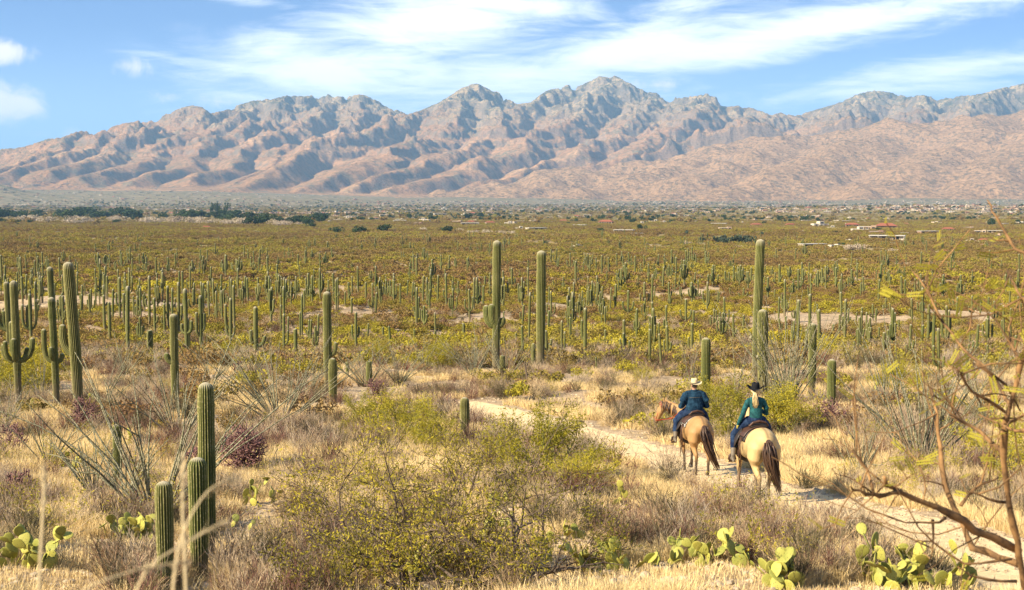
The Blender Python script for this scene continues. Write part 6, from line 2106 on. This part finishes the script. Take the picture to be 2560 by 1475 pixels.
def saddle(loc, yaw, label, fringe, blanket_m, stir):
    root = thing('saddle', label, 'saddle', loc, yaw)
    obj('blanket', MB().add(*shell(back_profile(.35, 1.30, .012), -.36, .40, .018, 7)).mesh('blanket', [blanket_m]), root)
    obj('skirt', MB().add(*shell(back_profile(.37, 1.12, .036), -.32, .34, .018, 7)).mesh('skirt', [M_leather]), root)
    obj('seat', melt('saddle_seat', [T([(0, -.28, 1.49), (0, -.15, 1.50), (0, .05, 1.49), (0, .22, 1.52)], [(.19, .06), (.20, .05), (.15, .05), (.12, .06)], 14)], .02, [M_dkleather], 3), root)
    obj('cantle', melt('saddle_cantle', [T([(-.20, -.25, 1.50), (-.13, -.28, 1.58), (0, -.29, 1.61), (.13, -.28, 1.58), (.20, -.25, 1.50)], [.025, .028, .03, .028, .025], 8)], .012, [M_leather], 2), root)
    obj('horn', MB().add(*T([(0, .24, 1.52), (0, .26, 1.62), (0, .27, 1.63), (0, .27, 1.66)], [.035, .022, .045, .035], 10)).mesh('horn', [M_dkleather]), root)
    for s_ in (-1, 1):
        k = stir[0] if s_ < 0 else stir[1]
        kx, ky, kz = k
        f = MB().add(*T([(s_ * .27, .08, 1.42), (s_ * .38, .10, 1.18), (s_ * (abs(kx) - .01), ky, kz + .26), (s_ * abs(kx), ky, kz + .12)], [(.014, .12), (.014, .11), (.012, .06), (.010, .03)], 10))
        obj('fender', f.mesh('fender', [M_dkleather]), root)
        pts = [(s_ * abs(kx) + a_ * .065, ky, kz + b_) for a_, b_ in ((0, .13), (-.7, .10), (-1, .02), (-1, -.01), (1, -.01), (1, .02), (.7, .10), (0, .13))]
        obj('stirrup', MB().add(*T(pts, [(.014, .03)] * 8, 6)).mesh('stirrup', [M_leather]), root)
    g = np.random.default_rng(3)
    m = MB()
    for s_ in (-1, 1):
        for k in range(fringe):
            x0, y0_ = s_ * .35, -.30 + g.uniform(0, .15)
            L = g.uniform(.35, .8)
            m.add(*T([(x0, y0_, 1.28), (x0 + s_ * .045, y0_ - .01, 1.15), (x0 + s_ * .04 + g.normal(0, .02), y0_ + g.normal(0, .03), 1.15 - L * .5), (x0 + s_ * .03 + g.normal(0, .03), y0_ + g.normal(0, .06), 1.15 - L)], [.008, .008, .007, .005], 4))
    obj('strings', m.mesh('strings', [M_leather]), root)
    obj('cinch', MB().add(*T([(math.sin(a) * .37, .22, 1.10 - math.cos(a) * .375) for a in np.linspace(-1.9, 1.9, 15)], [(.05, .012)] * 15, 8, up=(0, 1, 0))).mesh('cinch', [M_dkleather]), root)
    return root


def hand(p, d, up, s_, grip=1.0):
    """palm, four unequal fingers and a thumb; d = pointing direction"""
    p = np.array(p, float); d = np.array(d, float) / np.linalg.norm(d); up = np.array(up, float); up -= d * (up @ d); up /= np.linalg.norm(up); sd = np.cross(d, up) * s_
    L = [(p, p)]
    pcs = [T([p - d * .03, p + d * .02, p + d * .06, p + d * .095], [(.026, .020), (.036, .018), (.042, .017), (.038, .014)], 10, up=up)]
    for k, (o_, ln) in enumerate(((-.030, .070), (-.010, .080), (.010, .076), (.029, .060))):
        b = p + d * .085 + sd * o_
        j1 = b + d * ln * .45 - up * .012 * grip; j2 = j1 + (d * .55 - up * .8 * grip) / math.hypot(.55, .8 * grip + 1e-3) * ln * .33; j3 = j2 + (-d * .1 * grip - up) * ln * .24
        pcs.append(T([b - d * .02, b, j1, j2, j3], [.0095, .0095, .0088, .0080, .0065], 7))
    b = p + d * .02 - sd * .035
    pcs.append(T([b, b - sd * .022 + d * .03 - up * .012, b - sd * .020 + d * .062 - up * .022, b - sd * .010 + d * .080 - up * .030], [.014, .012, .010, .008], 7))
    return pcs


def rider(loc, yaw, label, who):
    man = who == 'man'
    root = thing('person', label, 'person', loc, yaw)
    sc_ = 1.0
    hipz = 1.60
    shz = 2.03 if man else 2.00
    shw = .235 if man else .18
    tw = .215 if man else .145
    lean = .03
    hx = -.02 if man else .0
    torso = [T([(0, -.02, hipz - .02), (0, -.03, hipz + .10), (0, -.02, hipz + .24), (0, .0, hipz + .36), (0, .0, shz), (0, .0, shz + .05)],
               [(tw + .03, .15), (tw + .01, .145), (tw + .0, .125), (tw + .04, .13), (shw, .095), (.085, .07)] if man else
               [(.165, .12), (.135, .11), (.13, .10), (.155, .11), (.155, .08), (.06, .055)], 18)]
    # arms
    if man:
        L_ = [(-.20, 0, shz - .02), (-.31, -.03, shz - .20), (-.345, .0, shz - .34), (-.26, .20, shz - .36), (-.14, .38, shz - .33)]
        R_ = [(.20, 0, shz - .02), (.31, -.03, shz - .20), (.35, .02, shz - .34), (.24, .22, shz - .35), (.10, .38, shz - .33)]
        ar = [.095, .090, .078, .064, .048]
    else:
        L_ = [(-.155, 0, shz - .02), (-.235, -.03, shz - .18), (-.285, -.02, shz - .32), (-.325, .03, shz - .44), (-.34, .08, shz - .53)]
        R_ = [(.155, 0, shz - .02), (.22, -.03, shz - .17), (.245, .03, shz - .29), (.16, .20, shz - .24), (.06, .32, shz - .19)]
        ar = [.062, .056, .050, .042, .034]
    jk = torso + [T(L_, ar, 12), T(R_, ar, 12)]
    jk.append(T([(-shw * .95, 0, shz - .02), (0, -.01, shz + .02), (shw * .95, 0, shz - .02)], [.07 if man else .055, .07, .07 if man else .055], 12))
    jm = M_denim if man else M_teal
    # the person's own continuous body: head, neck, hands reached through the sleeves, legs inside the jeans
    hz_ = shz + (.20 if man else .19)
    hyaw = R(8) if man else R(-24)

    def hp_(x_, y_, z_):
        c, s_ = math.cos(hyaw), math.sin(hyaw)
        return (x_ * c - y_ * s_, x_ * s_ + y_ * c + .01, hz_ + z_)
    body = [T([(0, 0, hipz), (0, 0, hipz + .25), (0, 0, shz - .02)], [(.12, .09), (.11, .08), (.12, .06)], 10),
            T([(0, 0, shz - .06), (0, .0, shz + .06), hp_(0, .0, -.04)], [.062, .055, .055], 10),
            T([hp_(0, .02, -.115), hp_(0, .015, -.07), hp_(0, 0, 0), hp_(0, -.005, .06), hp_(0, -.005, .115)], [(.045, .055), (.066, .082), (.076, .096), (.072, .09), (.03, .04)], 14),
            T([hp_(0, .085, .02), hp_(0, .113, -.022), hp_(0, .095, -.035)], [.011, .017, .010], 7),
            T([hp_(0, .07, -.10), hp_(0, .088, -.085)], [.025, .02], 7),
            T([hp_(-.022, .086, -.058), hp_(0, .098, -.058), hp_(.022, .086, -.058)], [.006, .008, .006], 6)]
    for s_ in (-1, 1):
        body.append(T([hp_(s_ * .074, -.005, -.035), hp_(s_ * .085, -.012, 0), hp_(s_ * .078, -.01, .03)], [(.010, .018), (.010, .024), (.008, .016)], 7))
    for A_ in (L_, R_):
        body.append(T(A_, [a * .6 for a in ar], 8))
        body.append(T([np.array(A_[-2]) * .4 + np.array(A_[-1]) * .6, A_[-1]], [.03, .027], 8))
    kn = .40 if man else .37
    legs = {}
    for s_ in (-1, 1):
        hip = (s_ * .11, .0, hipz - .02)
        knee = (s_ * kn, .26, 1.26 if man else 1.25)
        ank = (s_ * (kn + .05), .12, .90 if man else .86)
        legs[s_] = (hip, knee, ank)
        body.append(T([hip, tuple((np.array(hip) + knee) / 2 + [s_ * .03, .01, .02]), knee, tuple((np.array(knee) + ank) / 2), ank], [.08, .07, .05, .045, .035], 8))
        body.append(T([ank, (ank[0], ank[1] + .06, ank[2] - .09), (ank[0] + s_ * .01, ank[1] + .20, ank[2] - .10)], [.035, .035, .025], 8))
    hd_l = hand(L_[-1], np.array(L_[-1]) - np.array(L_[-2]) + (np.array([.02, .06, 0]) if not man else 0), (0, 0, 1) if man else (-1, 0, .2), -1)
    hd_r = hand(R_[-1], np.array(R_[-1]) - np.array(R_[-2]), (0, 0, 1), 1)
    obj('body', melt('rider_body', body + ([] if not man else hd_l) + hd_r, .0085, [M_skin], 2), root)
    if not man:
        obj('glove', melt('glove', [(np.array(L_[-1]) + (v - np.array(L_[-1])) * 1.22, f) for v, f in hd_l] + [T([L_[-1], np.array(L_[-1]) - [-.01, .02, -.05]], [.034, .036], 8)], .007, [M_glove], 1), root)
    obj('jacket', melt('rider_jacket', jk, .014, [jm], 3), root)
    ev = MB()
    for s_ in (-1, 1):
        ev.add(*T([hp_(s_ * .030 - .008, .088, .008), hp_(s_ * .030, .091, .008), hp_(s_ * .030 + .008, .088, .008)], [.004, .007, .004], 6))
    obj('eyes', ev.mesh('eyes', [M_felt]), root)
    # jeans
    jn = [T([(0, 0, hipz + .08), (0, -.02, hipz), (0, -.01, hipz - .10)], [(tw + .015, .135), (tw + .03, .155), (tw, .14)] if man else [(.15, .12), (.175, .135), (.15, .12)], 14)]
    f_ = 1.12 if man else .95
    for s_ in (-1, 1):
        hip, knee, ank = legs[s_]
        m1 = tuple((np.array(hip) + knee) / 2 + [s_ * .03, .01, .02])
        jn.append(T([hip, m1, knee, tuple((np.array(knee) * .55 + np.array(ank) * .45)), tuple(np.array(knee) * .3 + np.array(ank) * .7)], np.array([.125, .105, .085, .074, .065]) * f_, 12))
    obj('jeans', melt('rider_jeans', jn, .013, [M_jeans], 3), root)
    for s_ in (-1, 1):
        hip, knee, ank = legs[s_]
        k_ = np.array(knee); a_ = np.array(ank)
        obj('boot', melt('boot', [T([k_ * .5 + a_ * .5, k_ * .2 + a_ * .8, a_, a_ + [0, .01, -.07]], [.068 * f_, .060, .050, .05], 12), T([a_ + [0, -.045, -.085], a_ + [0, .04, -.075], a_ + [s_ * .01, .13, -.09], a_ + [s_ * .015, .20, -.10]], [(.032, .035), (.042, .045), (.045, .032), (.025, .018)], 12),
                                  T([a_ + [0, -.04, -.09], a_ + [0, -.04, -.135]], [.03, .028], 8)], .009, [M_boot], 2), root)
    # hat
    hm = M_straw if man else M_felt
    cr = MB()
    a = np.linspace(0, 2 * np.pi, 40, endpoint=False)
    brim_r = .205 if man else .185
    up_ = .045 if man else .075
    rings = []
    for (ra, zz_, k) in ((.088, .036, 0), (.12, .038, .15), (.16, .034, .5), (brim_r, .036, 1.0)):
        rings.append([hp_(math.cos(q_) * ra * (.93 if ra > .1 else .9), math.sin(q_) * ra * (1.08 if ra > .1 else 1.1), zz_ + up_ * k * (math.cos(q_) ** 2) * 1.0 - .012 * k * (math.sin(q_) ** 2)) for q_ in a])
    A = np.array(rings); B = A + np.array([0, 0, .007]); A2_ = A.reshape(-1, 3); B2_ = B.reshape(-1, 3); n0 = len(A2_)
    k = 40
    j = np.arange(k); j2 = (j + 1) % k
    rim = np.stack([j + 3 * k, j2 + 3 * k, j2 + 3 * k + n0, j + 3 * k + n0], 1)
    cr.add(np.concatenate([A2_, B2_]), [grid_faces(4, k, 0, True)[:, ::-1], grid_faces(4, k, n0, True), rim])
    obj('hat_brim', cr.mesh('hat_brim', [hm]), root)
    cw = MB()
    rr_ = []
    for (ra, zz_) in ((.096, .030), (.093, .08), (.088, .125), (.080, .158), (.062, .172), (.02, .158)):
        rr_.append([hp_(math.cos(q_) * ra * .92, math.sin(q_) * ra * 1.14, zz_ - (.016 * math.exp(-(math.cos(q_) / .35) ** 2) if zz_ > .14 else 0)) for q_ in a])
    Vv = np.concatenate([np.array(rr_).reshape(-1, 3), [hp_(0, 0, .154)]])
    cw.add(Vv, [grid_faces(6, 40, 0, True), np.stack([j + 200, j2 + 200, np.full(40, 240)], 1)])
    obj('hat_crown', cw.mesh('hat_crown', [hm]), root)
    bw = MB()
    rr_ = [[hp_(math.cos(q_) * ra * .92, math.sin(q_) * ra * 1.14, zz_) for q_ in a] for ra, zz_ in ((.0985, .040), (.0975, .064))]
    bw.add(np.array(rr_).reshape(-1, 3), [grid_faces(2, 40, 0, True)])
    obj('hat_band', bw.mesh('hat_band', [M_felt]), root)
    if man:
        obj('hair', melt('short_hair', [T([hp_(0, -.03, -.06), hp_(0, -.03, 0), hp_(0, -.02, .03)], [(.068, .068), (.078, .078), (.072, .080)], 12)], .012, [M_dkleather], 2), root)
        sm = MB()
        for pts in [[(-.17, -.142, shz - .10), (0, -.150, shz - .105), (.17, -.142, shz - .10)]]:
            sm.add(*T(pts, [.004] * 3, 4))
        obj('seam', sm.mesh('seam', [M_thread]), root)
        obj('collar', melt('collar', [T([(math.cos(q_) * .075, math.sin(q_) * .065, shz + .065) for q_ in np.linspace(-3.5, .36, 12)], [.022] * 12, 7)], .01, [M_denim], 1), root)
    else:
        hr = MB()
        g = np.random.default_rng(12)
        base = np.array(hp_(0, -.095, -.02))
        for q_ in range(60):
            o_ = g.normal(0, .012, 3)
            f = g.normal(0, 1)
            hr.add(*T([base + [0, .05, .01] + o_, base + o_ + [0, -.02, -.01], base + o_ * 1.5 + [f * .018, -.04, -.13], base + [f * .030, -.035, -.24] + o_, base + [f * .012 + .01, -.03, -.36 * g.uniform(.75, 1.05)]], [.012, .013, .014, .010, .002], 4))
        hr.add(*T([hp_(0, -.02, -.05), hp_(0, -.03, 0), hp_(0, -.02, .03)], [(.070, .076), (.082, .084), (.074, .080)], 12))
        obj('ponytail', hr.mesh('ponytail', [M_blond]), root)
        sm = MB()
        for zz_ in (.10, .15, .20, .25, .31):
            wz = .135 + .02 * (zz_ > .25)
            sm.add(*T([(math.sin(q_) * (wz + .004), -math.cos(q_) * .112, hipz + zz_ + .008 * math.sin(q_ * 3)) for q_ in np.linspace(-1.3, 1.3, 9)], [.0045] * 9, 4))
        obj('quilting', sm.mesh('quilting', [M_teal]), root)
    return root


def mounted(px, py, yaw_deg, who):
    x, y, zz = hit_profile(px, py, ground_h)
    ya = R(yaw_deg)
    fx, fy = -math.sin(ya), math.cos(ya)
    ox, oy = x + fx * .68, y + fy * .68
    oz = float(ground_h(ox, oy)) - .02
    # pitch is small: stand level on the trail
    oz = min(oz + .03, float(ground_h(x, y)) + .0)
    loc = (ox, oy, oz - .0)
    st = [(.44, .22, .72), (.44, .22, .72)]
    if who == 'woman':
        horse(loc, ya, 'pale buckskin horse with black tail walking away, nearest on the trail', (.50, .345, .155), (.22, .16, .10), dict(poll=(.22, 1.12, 1.70), cheek=(.28, 1.26, 1.50), muzzle=(.36, 1.46, 1.18)), 4, (.20, -.04, 0), 1.02,
              [('hind', -1, -.02, 0), ('hind', 1, .22, .03), ('fore', -1, .18, .0), ('fore', 1, -.12, .0)])
        saddle(loc, ya, 'dark western saddle under the woman in the teal jacket', 5, M_dkleather, [(.42, .20, .74)] * 2)
        rider(loc, ya, 'woman in teal jacket and black hat with blond ponytail, riding the nearer horse', 'woman')
    else:
        horse(loc, ya, 'golden buckskin horse ahead on the trail, its bridled head turned left', (.35, .20, .08), (.07, .05, .035), dict(poll=(-.48, 1.04, 1.62), cheek=(-.58, 1.12, 1.42), muzzle=(-.68, 1.22, 1.08)), 5, (.30, -.08, 0), 1.05,
              [('hind', -1, .06, 0), ('hind', 1, -.10, 0), ('fore', -1, -.14, .0), ('fore', 1, .16, .0)])
        saddle(loc, ya, 'western saddle with pale blanket and leather strings under the man', 8, M_blanket, [(.47, .20, .76)] * 2)
        rider(loc, ya, 'man in blue denim jacket and straw hat, riding the horse in front', 'man')
        # leather bag hanging on the left of the saddle
    return loc, ya


mounted(1911, 1252, 7, 'woman')
mounted(1753, 1186, 9, 'man')
# pale trail dust kicked up at the hind hooves: a few fine grains
g = np.random.default_rng(8)
x, y, zz = hit_profile(1912, 1252, ground_h)

# ================================================================== NEAR, OUT OF FOCUS
M_bark_or = mat('warm_bark', (.2, .1, .05), .85, .15, lambda t: t.mix(t.rng(t.noise(gpos(t), 16, 4, .6), .35, .7), (0.085, 0.05, 0.026), (0.36, 0.20, 0.08)))
M_leaf_near = mat('young_leaves', (.4, .38, .06), .7, .15, lambda t: t.mix(rnd(t), (0.36, 0.31, 0.035), (0.52, 0.41, 0.055)), None, .35)


def ppt(px, py, Y):
    a, b = slope(px, py)
    return np.array([a * Y, Y, b * Y])


def A_(lst, ox, oy, sc, Y0, dY=0.0):
    n = len(lst)
    return np.array([ppt(ox + a / sc, oy + b / sc, Y0 + dY * i_ / max(1, n - 1)) for i_, (a, b) in enumerate(lst)])


tree_root = (ppt(2585, 1475, 4.6)[0], 4.6, float(ground_h(1.7, 4.6)))
root = thing('bare_tree', 'thin near tree with bare forked branches along the right edge', 'tree', tree_root)
off = np.array(tree_root)
O8, O5 = (1660, 900, 2.532), (1660, 500, 2.808)
g = np.random.default_rng(33)
main = [
    ('trunk', np.concatenate([[[tree_root[0] + .02, 4.6, tree_root[2] - .1], [tree_root[0] - .01, 4.6, tree_root[2] + .6]], A_([(2330, 1560), (2279, 1430), (2240, 1150), (2190, 950), (2150, 650), (2160, 400), (2250, 50), (2300, -120)], *O8, 4.6, -.3)]), .022, .006),
    ('branch', A_([(2265, 1300), (2120, 1250), (1950, 1190), (1900, 1050), (1780, 800), (1750, 550), (1700, 250), (1690, 180)], *O8, 4.6, .35), .014, .003),
    ('branch', A_([(2250, 1210), (2080, 1120), (1960, 1080), (1820, 980), (1640, 900), (1500, 840), (1400, 790), (1395, 740)], *O8, 4.55, -.3), .015, .0045),
    ('branch', A_([(1500, 835), (1400, 855), (1330, 850), (1240, 825), (1180, 800)], *O8, 4.32, -.1), .008, .003),
    ('branch', A_([(2150, 620), (2080, 530), (2000, 450), (1900, 400), (1850, 370), (1800, 320)], *O8, 4.5, .2), .009, .003),
    ('branch', A_([(2160, 330), (2060, 260), (1950, 200), (1880, 90), (1850, 60)], *O8, 4.45, -.3), .006, .002),
    ('branch', A_([(2165, 400), (2230, 380), (2300, 330)], *O8, 4.4, -.1), .006, .002),
    ('branch', A_([(2300, 440), (2230, 450), (2120, 400), (1990, 345)], *O8, 4.2, .2), .006, .002),
    ('branch', A_([(2430, 1460), (2400, 1400), (2330, 1270), (2230, 1150), (2080, 1020), (1950, 850), (1850, 640), (1740, 495)], *O5, 4.4, .5), .0075, .0025),
    ('branch', A_([(2200, 1150), (2400, 1300), (2500, 1480)], *O5, 4.5, .1), .006, .003),
    ('branch', A_([(2600, 900), (2540, 700), (2480, 640), (2440, 560), (2400, 480)], *O5, 4.0, .2), .006, .002),
    ('branch', A_([(2640, 420), (2527, 370), (2430, 290), (2340, 130), (2300, 80), (2270, 0)], *O5, 4.0, .2), .006, .002),
    ('branch', A_([(2600, 1150), (2490, 1120), (2440, 1020), (2420, 900), (2430, 820)], *O5, 4.3, .2), .006, .002),
    ('branch', A_([(1700, 1010), (1705, 1120), (1690, 1260)], *O8, 4.4, 0), .005, .002),
    ('branch', A_([(2200, 1260), (1900, 1290), (1700, 1150), (1600, 1140)], *O8, 4.35, -.1), .005, .002),
    ('branch', A_([(1780, 1000), (1680, 1030), (1530, 1030), (1380, 980)], *O8, 4.4, -.1), .005, .0015),
    ('branch', A_([(2230, 1400), (2050, 1390), (1860, 1310)], *O8, 4.4, -.1), .005, .002),
    ('branch', A_([(1330, 850), (1300, 740), (1250, 650), (1190, 540)], *O8, 4.25, .05), .004, .0012),
    ('branch', A_([(1880, 920), (1960, 820), (2060, 770), (2120, 740)], *O8, 4.5, .1), .006, .002),
    ('branch', A_([(2180, 900), (2050, 880), (1920, 830)], *O8, 4.5, -.1), .005, .002),
]
segs = []; LP = []
for nm, P, r0, r1 in main:
    Q = [P[0]]
    for a, b in zip(P[:-1], P[1:]):
        k = max(2, int(np.linalg.norm(b - a) / .05))
        for i_ in range(1, k + 1):
            Q.append(a + (b - a) * i_ / k + g.normal(0, .0035, 3) * (i_ < k))
    Q = np.array(Q); rr = .82 * np.linspace(r0, r1, len(Q)) * (1 + .35 * np.abs(g.normal(size=len(Q))))
    V_, F_ = tube(Q - off, rr, 7)
    obj(nm, MB().add(V_, F_, 0).mesh(nm, [M_bark_or]), root)
    if nm == 'branch':
        for i_ in range(3, len(Q) - 1):
            if g.uniform() < (.35 if Q[i_][2] > ppt(2300, 620, 4.4)[2] else .8):
                d = g.normal(0, 1, 3); d[1] *= .5; d[2] += .35; d /= np.linalg.norm(d)
                tl = []
                tt_ = []
                grow(g, Q[i_], d, g.uniform(.06, .32), .0030, 1 if g.uniform() < .5 else 0, tl, tt_, .25, 3, (1, 3), .7, .6, .02, -9)
                segs += tl
                top = Q[i_][2] > ppt(2300, 1000, 4.4)[2]
                for (tp, td) in tt_:
                    if g.uniform() < (.55 if top else .25): LP.append(tp)
                LP += [q_[1] for q_ in tl if g.uniform() < (.22 if top else .04)]
P0 = np.array([s_[0] for s_ in segs]) - off; P1 = np.array([s_[1] for s_ in segs]) - off
V_, F_ = prisms(P0, P1, np.maximum([s_[2] for s_ in segs], .0016), np.maximum([s_[3] for s_ in segs], .0012))
tw_ = obj('twigs', MB().add(V_, F_, 0).mesh('twigs', [M_bark_or]), root)
tw_['kind'] = 'stuff'
# thorns along the branches, in pairs
th_ = MB()
for nm, P, r0, r1 in main:
    for a, b in zip(P[:-1], P[1:]):
        for q_ in range(int(np.linalg.norm(b - a) / .03)):
            p = a + (b - a) * g.uniform(); d = g.normal(0, 1, 3); d /= np.linalg.norm(d)
            V_, F_ = tube(np.array([p, p + d * (r0 * .6 + .012)]) - off, np.array([.002, .0005]), 3, False); th_.add(V_, F_, 0)
th_o = obj('thorns', th_.mesh('thorns', [M_bark_or]), root); th_o['kind'] = 'stuff'
# leaflets in feathery pairs
lv = MB()
for p in LP:
    ax = g.normal(0, 1, 3); ax[2] = abs(ax[2]) * .6; ax /= np.linalg.norm(ax)
    sd = np.cross(ax, g.normal(0, 1, 3)); sd /= np.linalg.norm(sd)
    k = 7
    t_ = (np.arange(k) / k * .055)[:, None]
    for s_ in (-1, 1):
        b = p - off + ax * t_
        e = b + (sd * s_ * .75 + ax * .6) * .015
        n_ = np.cross(ax, sd)
        wv = (ax * .0045)
        V_ = np.stack([b, (b + e) / 2 + wv, e, (b + e) / 2 - wv], 1).reshape(-1, 3)
        lv.add(V_, np.arange(4 * k).reshape(-1, 4), 0, rcol(k, 4))
lv_ = obj('leaves', lv.mesh('leaves', [M_leaf_near]), root)

lv_['kind'] = 'stuff'
# a few blurred dry grass stems very near the lens at lower left
GS = [((470, 1620), (462, 1400), (455, 1250), (458, 1130), 1.45, 'blurred pale grass stem standing before the foreground trio'),
      ((300, 1640), (350, 1420), (480, 1350), (560, 1300), 1.35, 'blurred grass blade slanting across the lower foreground saguaros'),
      ((420, 1650), (440, 1350), (520, 1215), (600, 1195), 1.40, 'blurred grass blade arching over the middle foreground saguaro'),
      ((60, 1640), (180, 1480), (330, 1425), (480, 1400), 1.30, 'blurred grass blade lying along the bottom left corner'),
      ((90, 1650), (100, 1400), (108, 1270), (112, 1160), 1.5, 'blurred upright grass stem near the left edge')]
M_gnear = mat('near_grass', (.6, .48, .28), .8, .1, None, None, .3)
for k_, (a, b, c, d, Y, lab) in enumerate(GS):
    pts = [ppt(q_[0], q_[1], Y + .03 * i_) for i_, q_ in enumerate((a, b, c, d))]
    gx, gy = pts[0][0] - .02, Y - .03
    pts = [np.array([gx, gy, float(ground_h(gx, gy)) - .02])] + pts
    P = np.array(pts); tt = np.linspace(0, 4, 21)
    Q = np.stack([np.interp(tt, range(5), P[:, q_]) for q_ in range(3)], 1)
    for _ in range(3): Q[1:-1] = (Q[:-2] + Q[1:-1] + Q[2:]) / 3
    m = MB().add(*tube(Q, np.stack([np.linspace(.0022, .0012, 21), np.linspace(.0009, .0005, 21)], 1), 6), 0)
    # seed head
    for j_ in range(26):
        t_ = g.uniform(.74, 1.0) * 20; i_ = int(min(19, t_)); p = Q[i_]
        d_ = g.normal(0, 1, 3) * .6 + (Q[20] - Q[17]) / np.linalg.norm(Q[20] - Q[17]) * 1.4; d_ /= np.linalg.norm(d_)
        V_, F_ = ribbons([p], [p + d_ * .012], .0022, .0006); m.add(V_, F_, 0)
    o = obj('grass_stem', m.mesh('grass_stem', [M_gnear])); o['label'] = lab; o['category'] = 'grass stem'; o['group'] = 'dry grass stems close to the lens'
